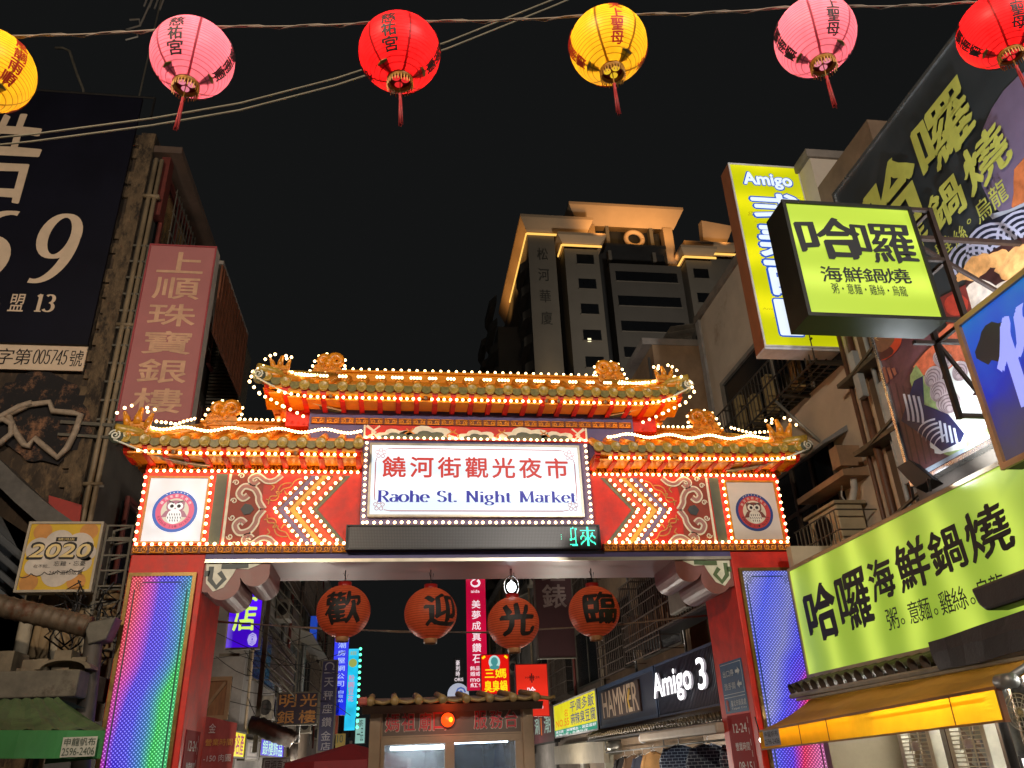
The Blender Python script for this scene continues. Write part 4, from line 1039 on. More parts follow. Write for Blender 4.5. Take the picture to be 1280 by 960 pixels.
b = MB(); b.box(-5.339, YW + .05, 0, -5.18, 21, 13.3); b.build('street_wall', m_conc, LH)
b = MB()
b.box(-5.34, YW - .02, 13.45, -4.78, 21.2, 13.62); b.build('roof_overhang', pbr('overhang', (86, 70, 60), .8, var=.3), LH)
for y0, z0 in ((14.0, 11.3), (16.6, 11.3), (14.0, 8.2), (16.6, 8.2), (19, 8.2), (19, 11.3), (15, 4.6), (18, 4.6)):
    b = MB(); b.box(-5.18, y0, z0, -5.1, y0 + 1.9, z0 + 1.7); w = b.build('window', pbr('dark_pane', (22, 24, 26), .2), LH)
    b = MB(); b.box(-5.1, y0 - .08, z0 - .08, -5.02, y0, z0 + 1.78); b.box(-5.1, y0 + 1.9, z0 - .08, -5.02, y0 + 1.98, z0 + 1.78); b.box(-5.1, y0, z0 + 1.7, -5.02, y0 + 1.9, z0 + 1.78); b.box(-5.1, y0, z0 - .08, -5.02, y0 + 1.9, z0)
    b.box(-5.09, y0 + .9, z0, -5.04, y0 + 1.0, z0 + 1.7); b.build('frame', m_rust, w)
    b = MB()
    for k in range(9): b.tube([(-4.9, y0 + .1 + .21 * k, z0 - .1), (-4.9, y0 + .1 + .21 * k, z0 + 1.6)], .012, 5)
    for k in range(4): b.tube([(-4.9, y0 + .05, z0 + .5 * k), (-4.9, y0 + 1.85, z0 + .5 * k)], .014, 5)
    b.build('grille', m_grille, w)
b = MB(); b.box(-5.17, YW + .06, 11.9, -5.0, YW + .32, 13.4); b.box(-5.17, YW + .06, 9.9, -4.92, YW + .3, 10.0); b.build('red_post', m_rust, LH)
b = MB()
for x, y in ((-5.12, YW - .06), (-5.22, YW - .09)): b.tube([(x, y, 0.2), (x, y, 13.2)], .045, 8)
for z in (3, 6.1, 9.2, 12.2): b.box(-5.32, YW - .14, z, -5.02, YW - .01, z + .05)
b.build('drain_pipe', pbr('pipe_tan', (128, 112, 88), .6, var=.3), LH, True)
b = MB(); b.box(-5.17, 15.8, 12.2, -4.2, 19.2, 12.3); bx = b.build('window_canopy', pbr('canopy_white', (150, 142, 134), .7, var=.3), LH)
b = MB()
for k in range(22): b.box(-4.24, 15.82 + k * .15, 10.4, -4.2 + .02 * (k % 2), 15.82 + k * .15 + .14, 12.19)
b.build('corrugated_panel', pbr('panel_brown', (112, 62, 36), .6, var=.3), bx)
b = MB()
for k in range(30): b.box(-5.1, 19.4, 9.2 + k * .1, -4.3, 20.4, 9.2 + k * .1 + .06)
b.build('louvre', m_grille, LH)
# rooftop bits: aerial, pole
t = thing('tv_aerial', (-5.9, 13.9, 13.9), 'thin metal television aerial high on the dark roof at top left', 'aerial')
b = MB(); A = PY(158, 50, 13.9); B_ = PY(203, -8, 13.9)
b.tube([(A.x + .55, 13.9, 13.9), (A.x + .55, 13.9, B_.z + .1)], .018, 6); b.build('mast', m_grille, t)
b = MB(); b.tube([PY(x, y, 13.88) for x, y in ((157, 50), (172, 46), (171, 40), (158, 37), (175, 32), (174, 24), (162, 25))], .022, 5)
b.tube([PY(x, y, 13.88) for x, y in ((175, 32), (186, 8), (196, -14))], .022, 5)
for k in range(4): b.tube([PY(180 + k * 6.5, 8 + 1.5 * k, 13.88), PY(187 + k * 7, -10, 13.88)], .02, 5)
b.build('elements', pbr('aerial_grey', (140, 134, 126), .5, .4), t)
t = thing('bent_pole', PY(104, 122, 13.5), 'thin bent lamp pole standing on top of the navy billboard', 'pole')
b = MB(); b.tube([PY(x, y, 13.5) for x, y in ((105, 122), (104, 112), (96, 92), (87, 64), (79, 60), (69, 60))], .03, 6); b.build('pole', m_grille, t, True)

# navy billboard with 69
f = Face((-11.5, 13.38, 8.72), (1, 0, 0), (0, 0, 1), 5.8, 6.0)
t = thing('navy_billboard', f.p(f.w / 2, 0, -.05), 'huge navy billboard with cream numerals 69 on the peeling wall', 'billboard')
b = MB(); f.box(b, 0, 0, 1, 1, -.06, 0); b.build('sheet', m_navy, t)
b = MB(); b.tube([f.p(-.02, f.h + .03), f.p(f.w + .25, f.h + .03)], .025, 5); b.tube([f.p(f.w + .25, f.h + .03), f.p(f.w + .25, f.h - .5)], .025, 5); b.build('top_rail', m_dark, t)
b = MB()
def uv(px_, py_): p = PY(px_, py_, 13.38); return ((p.x - f.O.x) / f.w, (p.z - f.O.z) / f.h)
a, c = uv(-72, 352), uv(28, 266); serif(f, b, '6', a[0], a[1], c[0], c[1], thick=.17, thin=.06, shear=.12)
a, c = uv(32, 352), uv(106, 270); serif(f, b, '9', a[0], a[1], c[0], c[1], thick=.17, thin=.06, shear=.12)
a, c = uv(-42, 250), uv(62, 146); f.text(b, '告', a[0], a[1], c[0], c[1], bold=.05, wob=.008)
a, c = uv(-46, 391), uv(-2, 368); f.text(b, '聯', a[0] + .02, a[1], c[0] + .012, c[1], bold=.02)
a, c = uv(9, 389), uv(34, 368); f.text(b, '盟', a[0], a[1], c[0], c[1], bold=.02)
a, c = uv(41, 389), uv(72, 369); serif(f, b, '13', a[0], a[1], c[0], c[1], thick=.18, thin=.07)
b.build('lettering', m_cream2, t)
# licence plate strip
f = faceY(13.46, ((-70, 424), (108.5, 436.5), (103, 467), (-70, 456)))
t = thing('licence_plate_sign', f.p(f.w / 2, 0), 'cream strip sign with a long black licence number under the navy billboard', 'sign')
b = MB(); f.box(b, 0, 0, 1, 1, -.03, 0); b.build('board', m_cream2, t)
b = MB(); f.text(b, '字', .375, .18, .49, .82, bold=.0); f.text(b, '第', .5, .18, .615, .82); serif(f, b, '005745', .63, .24, .875, .8, thick=.12, thin=.06, shear=.1); f.text(b, '號', .89, .16, .985, .82)
b.build('lettering', m_ink, t)
# neon arrow outline on the wall and the torn poster behind it
t = thing('arrow_outline_sign', PY(55, 530, 13.45), 'grey arrow outline made of a fat bent tube on the peeling wall', 'sign')
b = MB()
b.tube([PY(x, y, 13.46) for x, y in ((10, 519), (36, 506), (62, 503), (66, 514), (90, 516), (101, 519), (94, 540), (84, 560), (72, 572), (60, 562), (44, 548), (36, 558), (30, 556), (18, 538), (11, 520))], .055, 8)
b.tube([PY(x, y, 13.42) for x, y in ((-20, 524), (2, 520), (24, 508), (40, 503))], .05, 8); b.tube([PY(x, y, 13.42) for x, y in ((-12, 530), (4, 524), (14, 530), (14, 542), (0, 554), (-20, 562))], .05, 8)
b.build('tube', pbr('tube_grey', (150, 134, 116), .7, var=.3, scale=9), t, True)
t = thing('torn_poster', PY(60, 520, 13.53), 'dark torn poster remains in a ragged patch behind the arrow outline', 'poster')
b = MB(); ring = []
for k in range(40):
    a = 2 * math.pi * k / 40; r = 1 + random.uniform(-.12, .1)
    ring.append(PY(52 + 62 * r * math.cos(a), 521 + 58 * r * math.sin(a), 13.54))
b.prism(ring[::-1], (0, -.012, 0)); b.build('paper', m_peel2, t)

# pink vertical sign with its steel bracket
f = faceY(13.45, ((187, 307), (270, 307), (240, 527), (145, 527)))
m_pink = pbr('faded_pink', (166, 104, 104), .6, var=.08, scale=1.5)
t = sign_box('vertical_sign', f, .3, m_pink, pbr('pink_side', (178, 172, 164), .6, var=.15), 'tall faded pink sign with cream characters beside the navy billboard', 'sign', frame_w=.03, frame_mat=pbr('pink_trim', (150, 60, 66), .6))
b = MB()
for k, ch in enumerate('上順珠寶銀樓'): f.text(b, ch, .17, .83 - k * .157, .84, .955 - k * .157, bold=.04)
b.build('lettering', pbr('pink_letters', (200, 158, 128), .6), t)
b = MB(); x0 = f.O.x
for k in range(11):
    z = f.O.z + .05 + k * .37; b.bar((-5.33, 13.52, z), (x0, 13.52, z), .04)
for dx in (-.22, -.03):
    b.bar((x0 + dx, 13.5, f.O.z - .3), (x0 + dx, 13.5, f.O.z + f.h), .035); b.bar((x0 + dx, 13.7, f.O.z - .3), (x0 + dx, 13.7, f.O.z + f.h), .035)
b.bar((-5.9, 13.5, f.O.z - .02), (x0 + .5, 13.5, f.O.z - .1), .06); b.bar((-5.9, 13.5, f.O.z - .25), (x0, 13.5, f.O.z - .3), .05)
b.build('bracket', m_grille, t)

# small box sign 2020 on a lattice bracket
f = faceY(12.5, ((40, 650), (133, 655), (110, 742), (16, 738)))
t = sign_box('box_sign', f, .22, pbr('sign_yellow', (196, 160, 20), .5, var=.08), pbr('box_cream', (160, 150, 132), .6, var=.2), 'small unlit yellow box sign reading 2020 above a rusty duct', 'sign', frame_w=.035)
b = MB()
for cu, cv, r in ((.2, .6, .17), (.45, .68, .2), (.72, .64, .2), (.85, .55, .12), (.3, .42, .2), (.6, .38, .24), (.82, .4, .12), (.18, .36, .12), (.5, .27, .2)): f.disc(b, cu, cv, r * f.w, .003 + .0003 * int(cu * 10), 22)
b.build('cloud_print', pbr('print_white', (190, 180, 168), .6), t)
b = MB()
for cu, cv in ((.2, .86), (.82, .86), (.16, .13), (.78, .14)):
    f.disc(b, cu, cv, .125 * f.w, .003, 20)
b.build('spot_print', pbr('print_orange', (186, 128, 60), .6), t)
b = MB()
f.text(b, '2020', .09, .47, .91, .69, n=.008, bold=.2, shear=.18); b.build('number_edge', pbr('print_black', (22, 18, 16), .6), t)
b = MB(); f.text(b, '2020', .11, .488, .89, .672, n=.013, bold=.06, shear=.18); b.build('number_fill', pbr('print_pale', (214, 190, 130), .6), t)
b = MB(); f.box(b, .4, .715, .68, .775, .006, .008); f.text(b, '在不知...', .18, .335, .4, .385, n=.008); f.text(b, '忘雞・忘憂', .44, .36, .86, .43, n=.008, bold=.01); f.text(b, '24H 選物販賣', .4, .235, .84, .3, n=.008)
for a in range(5): f.strip(b, [(.08 + .17 * a + .1 * math.cos(q * .4), .3 + .02 * a - .1 * math.sin(q * .4)) for q in range(1, 7)], .012, .006)
b.build('lettering', pbr('print_black', (22, 18, 16), .6), t)
b = MB(); f.text(b, '饒河店', .43, .725, .65, .765, n=.011); b.build('pill_lettering', pbr('print_pale', (214, 190, 130), .6), t)
# lattice of the bracket
b = MB(); xr = f.O.x + f.w
for x in (xr + .05, xr + .42):
    for y in (12.55, 12.85): b.bar((x, y, 3.2), (x, y, 5.15), .035)
for k in range(9):
    z = 3.3 + k * .23; b.bar((xr + .05, 12.55, z), (xr + .42, 12.55, z), .025); b.bar((xr + .05, 12.85, z), (xr + .42, 12.85, z + .1), .025); b.bar((xr + .42, 12.55, z), (xr + .42, 12.85, z), .025)
b.bar((xr, 12.62, 4.2), (xr + .45, 12.62, 4.2), .05); b.bar((xr, 12.62, 4.95), (xr + .45, 12.62, 4.95), .05)
b.build('lattice_bracket', m_grille, t)
# grey metal awning at far left, with boards under it
t = thing('metal_awning', (-6.0, 11.5, 4.2), 'sloping grey sheet metal awning at the left edge below the arrow outline', 'awning')
e = [PY(-60, 535, 12.8), PY(-5, 570, 12.8), PY(30, 604, 12.8), PY(60, 630, 12.8), PY(96, 655, 12.8)]
b = MB()
for p, q in zip(e, e[1:]): b.prism([p, q, q + V(-.08, 0, -.3), p + V(-.08, 0, -.3)], (0, .7, 0))
b.build('edge_sheet', pbr('awning_grey', (80, 77, 73), .6, .2, var=.35, scale=5), t)
b = MB()
for k in range(5):
    o = V(-.35 - .06 * k, .1 * k, -.62 - .2 * k); b.bar(e[0] + o, e[-1] + o + V(-.3, 0, .1), .07)
b.quad(e[0] + V(-.5, .8, -.5), e[-1] + V(-.3, .8, -.4), e[-1] + V(-.3, .8, -2.4), e[0] + V(-.5, .8, -2.4)); b.build('underside', pbr('awning_under', (58, 62, 66), .6, var=.2), t)
t = thing('wall_boards', (-5.2, 13.2, 2.5), 'stack of upright wooden boards and pipes under the 2020 sign', 'boards')
for k in range(9):
    x0 = PY(30 + k * 13, 800, 13.1).x; b = MB(); b.tube([(x0, 13.1 + .05 * (k % 3), 2.4), (x0 + .06 * (k % 2), 13.05, 4.35)], .07 if k % 2 else .1, 7); b.build('board', pbr('board_%s' % ('tan' if k % 3 else 'pale'), (128, 108, 78) if k % 3 else (150, 140, 120), .8, var=.3), t, True)
# red strip sign
t = thing('red_strip_sign', PY(80, 640, 13.4), 'small plain red board half hidden behind the 2020 sign', 'sign')
b = MB(); q = [PY(62, 620, 13.42), PY(103, 632, 13.42), PY(100, 658, 13.42), PY(62, 650, 13.42)]; b.prism(q[::-1], (0, -.04, 0)); b.build('board', pbr('board_red', (150, 40, 30), .6), t)
# rusty duct
t = thing('exhaust_duct', (-4.6, 11.6, 3), 'rusty ribbed exhaust duct bending down beside the gate pillar', 'duct')
P = [PY(x, y, 11.6) for x, y in ((-70, 738), (0, 757), (60, 771), (112, 784))]
b = MB(); S = []
for p, q in zip(P, P[1:]):
    for k in range(30): S.append(p.lerp(q, k / 30))
b.tube(S, [.138 + .012 * (k % 6 == 0) + .006 * (k % 6 in (1, 5)) for k in range(len(S))], 14); b.build('duct_pipe', pbr('duct_rust', (92, 78, 62), .6, .2, var=.45, scale=6, c2=(84, 46, 24), thr=.58), t, True)
b = MB(); c = PY(122, 790, 11.55); b.prism([c + V(a, 0, d) for a, d in ((-.2, .12), (.2, .2), (.12, -.1), (-.1, -.16))], (0, .3, 0)); b.build('duct_elbow', m_grille, t, bevel=.02)
b = MB(); b.tube([PY(x, y, 11.7) for x, y in ((116, 782), (117, 800), (112, 850), (106, 900), (100, 965))], .115, 12); b.build('down_pipe', pbr('down_pipe_dark', (70, 64, 58), .6, .2, var=.3), t, True)
t = thing('cable_tangle', PY(120, 770, 12.2), 'tangle of black cables on the wall beside the gate pillar', 'cables')
b = MB()
for k in range(16):
    x, y = random.uniform(60, 130), random.uniform(720, 780); P = [PY(x + random.uniform(-25, 25), y + q * random.uniform(12, 22), 12.3 + random.uniform(-.1, .3)) for q in range(5)]
    b.tube(P, .012, 5)
b.build('cables', m_black, t, True)
# ledge above the green awning
t = thing('shop_ledge', (-4.4, 11.3, 2.6), 'grey ledge with clutter above the green canopy', 'ledge')
b = MB(); p, q = PY(-40, 840, 11.2), PY(100, 838, 11.2); b.box(p.x, 11.2, p.z - .32, q.x, 12.4, p.z); b.build('ledge', pbr('ledge_grey', (92, 86, 74), .8, var=.5, scale=2.5, c2=(58, 50, 40), thr=.58), t, bevel=.02)
b = MB(); c = PY(78, 836, 11.35)
for k in range(7):
    r_ = random.Random(k); x0 = p.x + (q.x - p.x - .3) * k / 6; b.box(x0, 11.4 + r_.uniform(0, .2), p.z, x0 + r_.uniform(.12, .24), 11.9, p.z + r_.uniform(.06, .34))
b.prism([c + V(.34 * math.cos(a) * s_, 0, .13 * math.sin(a) * s_) for s_, rg in ((1, range(11)), (.8, range(10, -1, -1))) for a in [math.pi * k / 10 for k in rg]], (0, .3, 0)); b.build('clutter', pbr('clutter', (112, 100, 80), .8, var=.6, scale=2), t)
# green canvas canopy
t = thing('green_canopy', (-3.6, 8.6, 2.0), 'faded green canvas stall canopy with a white phone number patch', 'canopy')
A, B_, C_ = PY(-160, 912, 8.4), PY(132, 913, 8.4), PY(72, 872, 9.9)
D_ = V(A.x, 9.9, C_.z)
b = MB(); n = 26
for k in range(n):
    for j in range(6):
        def S_(a, c):
            q = A.lerp(B_, a / n).lerp(D_.lerp(C_, a / n), c / 6); return q + V(0, 0, -.05 * math.sin(math.pi * c / 6) * (.6 + .4 * math.sin(a * .9)) - .012 * math.sin(a * 2.1 + c))
        b.quad(S_(k, j), S_(k + 1, j), S_(k + 1, j + 1), S_(k, j + 1))
b.quad(D_, C_, C_ + V(0, .9, -.05), D_ + V(0, .9, -.05)); b.poly([B_, V(C_.x, 9.9, B_.z), C_]); b.build('canvas_top', pbr('canvas_green', (64, 84, 48), .8, var=.35, scale=3, c2=(44, 54, 34), thr=.62), t, True)
b = MB(); dz = PY(128, 948, 8.4).z - B_.z
n = 24
for k in range(n):
    p = A.lerp(B_, k / n); q = A.lerp(B_, (k + 1) / n); o = lambda j: V(0, -.02 * math.sin(j * 1.3), 0)
    b.quad(p + V(0, 0, dz) + o(k), q + V(0, 0, dz) + o(k + 1), q, p)
b.quad(B_ + V(0, 0, dz), V(C_.x, 9.9, B_.z + dz), V(C_.x, 9.9, B_.z), B_)
va = b.build('valance', pbr('valance_green', (40, 104, 52), .75, var=.15, scale=2), t)
f = faceY(8.37, ((78, 920), (121, 922), (119, 946), (76, 946)))
b = MB(); f.rect(b, 0, 0, 1, 1, 0); b.build('patch', pbr('patch_grey', (150, 150, 138), .7), va)
b = MB(); f.text(b, '申龍帆布', .06, .54, .96, .95, n=.004, bold=.01); f.text(b, '2596-2406', .04, .08, .97, .46, n=.004, bold=.01); b.build('patch_lettering', pbr('patch_ink', (52, 62, 50), .7), va)
b = MB()
for x in (C_.x - .05, A.x + .4): b.tube([(x, 9.8, 0), (x, 9.8, B_.z)], .03, 8)
b.build('canopy_post', m_steel, t, True)

# ------------------------------------------------------------------ right: hot pot shop with its signs
def fuv(f, px_, py_, X):
    p = PX(px_, py_, X); return ((f.O.y - p.y) / f.w, (p.z - f.O.z) / f.h)
def fuvY(f, px_, py_):
    p = PY(px_, py_, f.O.y); return ((p.x - f.O.x) / f.w, (p.z - f.O.z) / f.h)
def char_px(f, b, ch, X, L_, Rr, T, B_, **k):
    """one character whose left, right, top and bottom edge middles are seen at these photo points"""
    u0 = fuv(f, *L_, X)[0]; u1 = fuv(f, *Rr, X)[0]; v1 = fuv(f, *T, X)[1]; v0 = fuv(f, *B_, X)[1]
    f.text(b, ch, u0, v0, u1, v1, **k)
m_signframe = pbr('sign_frame_tan', (150, 134, 104), .45, .5, var=.2)
m_wall_r = pbr('shop_wall', (126, 116, 104), .85, var=.25, scale=1.5, bump=.2)
m_beige = pbr('beige_wall', (176, 162, 134), .8, var=.12, scale=2)

# the shop itself: back wall, side walls, ceiling, upper wall behind the billboard
SH = thing('hot_pot_shop', (7.5, 7, 0), 'open fronted corner shop with pale ceiling behind the orange canopy', 'building')
b = MB(); b.box(8.9, 1.0, 0, 9.1, 11.6, 4.5); b.box(6.0, 11.45, 0, 8.9, 11.6, 4.5); b.build('back_wall', m_beige, SH)
b = MB(); b.box(6.0, 1.0, 2.5, 8.9, 11.44, 2.6); b.build('ceiling', pbr('ceiling_white', (188, 192, 192), .7, var=.08), SH)
b = MB(); b.box(6.42, 1.0, 2.7, 8.9, 8.75, 9.2); b.build('upper_wall', m_wall_r, SH)
b = MB(); b.box(6.0, 1.0, 2.61, 6.41, 11.44, 4.2); b.build('sign_wall', m_wall_r, SH)
b = MB(); b.box(8.78, 1.2, 1.2, 8.88, 11.3, 1.75); b.build('wall_panel', pbr('panel_olive', (110, 112, 76), .6), SH)
b = MB(); b.box(6.02, 9.0, 1.85, 6.1, 11.3, 2.2); b.build('white_lintel', pbr('lintel_white', (205, 200, 186), .6), SH)
b = MB(); b.box(5.95, 10.4, 1.9, 6.0, 10.75, 2.05); b.build('yellow_box', pbr('box_yellow', (200, 170, 30), .5), SH)
t = thing('fluorescent_lamp', (5.55, 5.3, 2.22), 'lit fluorescent tube beside the near end of the orange canopy', 'lamp')
b = MB(); b.tube([(5.5, 6.1, 2.17), (5.5, 3.4, 2.17)], .035, 8); b.build('tube_light', emit('tube_white', (250, 252, 255), 5), t, True)
b = MB(); b.box(5.5, 3.3, 2.22, 5.75, 6.2, 2.3); b.build('housing', pbr('housing_cream', (210, 200, 176), .5), t)
t = thing('canopy_roller', PX(1254, 852, 4.92), 'grey end cap of the roller at the near corner of the orange canopy', 'roller')
c = PX(1254, 852, 4.92); b = MB(); b.tube([c + V(0, .05, 0), c + V(0, -.12, 0)], .06, 12); b.tube([c + V(0, 0, 0), c + V(1.0, .2, .4)], .03, 8); b.build('roller', m_steel, t, True)

# orange canopy with a lamp tube under it that shines through the valance
t = thing('orange_canopy', (5.4, 8.8, 2.1), 'orange fabric canopy with its valance glowing from a tube lamp behind', 'canopy')
yA, yB = 11.2, 6.35
def zv(y): return 1.885 + (11.2 - y) / 4.85 * .14
def zb(y): return 1.665 + (11.2 - y) / 4.85 * .115
def cloth(name, c, tf):
    m, nt, bs = _new(name); tr = node(nt, 'ShaderNodeBsdfTranslucent'); mix = node(nt, 'ShaderNodeMixShader'); mix.inputs[0].default_value = tf
    nz = node(nt, 'ShaderNodeTexNoise'); nz.inputs['Scale'].default_value = 6; nt.links.new(coords(nt), nz.inputs['Vector'])
    mx = node(nt, 'ShaderNodeMix', data_type='RGBA'); mx.inputs[6].default_value = [v * .75 for v in lin(c)] + [1]; mx.inputs[7].default_value = lin(c) + [1]
    nt.links.new(nz.outputs['Fac'], mx.inputs[0]); nt.links.new(mx.outputs[2], tr.inputs[0]); nt.links.new(mx.outputs[2], bs.inputs['Base Color']); bs.inputs['Roughness'].default_value = .8
    nt.links.new(bs.outputs[0], mix.inputs[1]); nt.links.new(tr.outputs[0], mix.inputs[2]); nt.links.new(mix.outputs[0], nt.nodes['Material Output'].inputs[0]); return m
m_val = cloth('valance_orange', (252, 184, 30), .75)
b = MB()
N = 24
for k in range(N):
    y0 = yA + (yB - yA) * k / N; y1 = yA + (yB - yA) * (k + 1) / N
    s0 = .02 * math.sin(k * .9); s1 = .02 * math.sin((k + 1) * .9)
    for j in range(4):
        P = lambda y, q, s_: V(4.9 + .98 * q, y, zv(y) + (2.36 + (11.2 - y) * .02 - zv(y)) * q - .05 * math.sin(math.pi * q) + s_ * math.sin(math.pi * q))
        b.quad(P(y0, j / 4, s0), P(y0, (j + 1) / 4, s0), P(y1, (j + 1) / 4, s1), P(y1, j / 4, s1))
b.build('canopy_top', cloth('canopy_orange', (172, 124, 40), .3), t, True)
b = MB()
for k in range(N):
    y0 = yA + (yB - yA) * k / N; y1 = yA + (yB - yA) * (k + 1) / N; o = lambda k: -.008 * math.sin(k * 1.7)
    b.quad((4.9, y0, zv(y0)), (4.9, y1, zv(y1)), (4.9 + o(k + 1), y1, zb(y1)), (4.9 + o(k), y0, zb(y0)))
va = b.build('valance', m_val, t, True)
b = MB()
for y in (10.0, 9.3, 7.0): b.box(4.893, y - .006, zb(y), 4.897, y + .006, zv(y))
b.box(4.88, yB - .005, zb(yB) - .02, 4.93, yB + .02, zv(yB)); b.build('seam', pbr('seam_brown', (110, 60, 10), .7), va)
b = MB(); b.bar((4.9, yA, zb(yA) - .008), (4.9, yB, zb(yB) - .008), .018); b.bar((4.91, yA, zv(yA)), (4.91, yB, zv(yB)), .025); b.build('edge_bar', pbr('edge_brown', (130, 84, 20), .6), va)
f = Face((4.885, 11.05, 1.69), (0, -1, .023), (0, 0, 1), .5, .19)
b = MB(); f.rect(b, 0, 0, 1, 1, 0); b.build('patch', pbr('patch_blue_grey', (130, 136, 152), .7), va)
b = MB(); f.text(b, '申龍帆布', .08, .55, .92, .93, n=.003); f.text(b, '2596-2406', .06, .1, .94, .44, n=.003); b.build('patch_lettering', pbr('patch_dark', (30, 34, 46), .7), va)
b = MB()
for y0, y1 in ((10.7, 8.75), (8.3, 6.55)): b.tube([(4.975, y0, zv(y0) - .06), (4.975, y1, zv(y1) - .06)], .016, 8)
b.build('tube_lamp', emit('canopy_tube', (255, 214, 130), 7.5), t, True)
t = thing('small_lamp', PX(954, 921, 4.95), 'tiny white lamp at the far corner of the orange canopy', 'lamp')
c = PX(952, 925, 5.0); b = MB(); b.ball(c, .035, 8); b.build('lamp', emit('small_lamp_white', (255, 248, 225), 6), t, True)
b = MB(); b.tube([c, c + V(0, .1, .3)], .01, 5); b.build('stem', m_dark, t)

# the long green sign
f = faceX(5.9, 11.47, 4.6, 2.57, 4.14); GX_ = 5.9
t = sign_box('long_sign', f, .08, lightbox('green_sign_face', (196, 222, 84), 'Y', .92, .72, .95, (150, 186, 58)), m_signframe, 'long yellow green lit sign with black brush characters along the shop front', 'sign', frame_w=.045)
m_bk = pbr('brush_black', (24, 26, 30), .6, var=.2)
b = MB()
for k, (ch, L_, Rr, T, B_) in enumerate((('哈', (1010, 772), (1045, 758), (1025, 731), (1032, 799)), ('囉', (1049, 755), (1087, 745), (1066, 714), (1070, 786)), ('海', (1087, 726), (1116, 716), (1100, 698), (1104, 749)),
        ('鮮', (1122, 712), (1160, 700), (1139, 675), (1147, 734)), ('鍋', (1164, 697), (1205, 684), (1184, 658), (1186, 715)), ('燒', (1209, 676), (1262, 655), (1228, 634), (1233, 697)))):
    char_px(f, b, ch, GX_, L_, Rr, T, B_, bold=.07, wob=.02, seed=k, brush=True, rot=.03)
us = [(1109, 1123, '粥'), (1125, 1130, '。'), (1136, 1149, '意'), (1149, 1163, '麵'), (1166, 1171, '。'), (1175, 1190, '雞'), (1190, 1208, '絲'), (1211, 1217, '。'), (1221, 1238, '烏'), (1238, 1256, '龍')]
def uof(x): return fuv(f, x, 775 - (x - 1109) * .33, GX_)[0]
for a, c, ch in us: f.text(b, ch, uof(a), .205 if ch != '。' else .22, uof(c), .36 if ch != '。' else .265, bold=.012)
b.build('lettering', m_bk, t)

# black tarpaulin and row of eave tiles below the sign
t = thing('tile_eave', (5.7, 9, 2.4), 'row of dark curved eave tiles under the long green sign', 'eave')
b = MB(); y = 11.5
while y > 4.6:
    z = 2.50 - .0; b.lathe([(.085, 0), (.075, .0), (.07, .42)], (5.62, y, z - .08), 10, math.pi * 0, math.pi * 2, ax=(V(0, 1, 0), V(-.3, 0, .95).normalized(), V(.95, 0, .3).normalized())); y -= .23
b.build('tiles', pbr('tile_dark', (66, 54, 44), .6, var=.4, scale=9), t, True)
b = MB(); b.box(5.6, 4.6, 2.31, 5.98, 11.5, 2.36); b.tube([(5.6, 4.6, 2.36), (5.58, 8, 2.33), (5.6, 11.5, 2.33)], .035, 6); b.tube([(5.56, 4.6, 2.30), (5.54, 8, 2.28), (5.58, 11.3, 2.27)], .02, 6); b.build('gutter', pbr('gutter_grey', (126, 120, 104), .6, var=.3), t)
t = thing('tarpaulin', (5.5, 6.8, 2.6), 'folded black tarpaulin hung over the eave below the long green sign', 'tarpaulin')
b = MB(); rows = [[(1160, 803), (1164, 818), (1174, 838)], [(1180, 797), (1184, 812), (1190, 834)], [(1200, 790), (1204, 806), (1208, 832)], [(1225, 781), (1228, 800), (1232, 826)], [(1255, 771), (1258, 790), (1262, 817)], [(1290, 759), (1294, 780), (1298, 808)], [(1330, 745), (1334, 768), (1338, 798)]]
P = [[PX(x, y, 5.52 - .012 * (j == 1) - .012 * (k % 2)) for j, (x, y) in enumerate(r)] for k, r in enumerate(rows)]
for k in range(len(P) - 1):
    for j in range(2): b.quad(P[k][j], P[k][j + 1], P[k + 1][j + 1], P[k + 1][j])
    b.quad(P[k][0] + V(.36, 0, .02), P[k][0], P[k + 1][0], P[k + 1][0] + V(.36, 0, .02))
o = b.build('cloth', pbr('tarp_black', (30, 30, 32), .5, var=.3, scale=6, bump=.3), t, True); md = o.modifiers.new('thick', 'SOLIDIFY'); md.thickness = .012; o.data.polygons.foreach_set('use_smooth', [False] * len(o.data.polygons))
b = MB(); Q = [PX(x, y, 5.6) for x, y in ((1212, 736), (1290, 706), (1300, 742), (1232, 764), (1222, 756))]; b.prism(Q, (.25, 0, 0)); b.build('bundle', pbr('tarp_black', (30, 30, 32)), t, bevel=.03)

# dark food billboard above
BX = 6.3
f = Face((BX, 8.62, 4.55), (0, -1, 0), (0, 0, 1), 6.9, 4.53)
t = thing('food_billboard', f.p(f.w / 2, 0), 'huge dark billboard picturing noodle bowls under green brush characters', 'billboard')
b = MB(); f.box(b, 0, 0, 1, 1, -.1, 0); b.build('sheet', pbr('slate_print', (44, 50, 54), .5, var=.25, scale=.7), t)
b = MB(); f.frame(b, .05, -.1, .03, .03); b.build('rim', pbr('chrome_trim', (190, 192, 190), .25, .9), t)
PLY = [0]
def poster(name, pts, lvl, mat):
    PLY[0] += 1
    b = MB(); lists = pts if isinstance(pts[0], list) else [pts]
    for z_, q in enumerate(lists):
        P = []
        for x, y in q:
            p = PX(x, y, BX); u = min(max((f.O.y - p.y), .03), f.w - .03); v = min(max(p.z - f.O.z, .03), f.h - .03); P.append(f.p(u, v, .002 + .0011 * PLY[0] + .00008 * (z_ % 12)))
        b.poly(P)
    return b.build(name, mat, t)
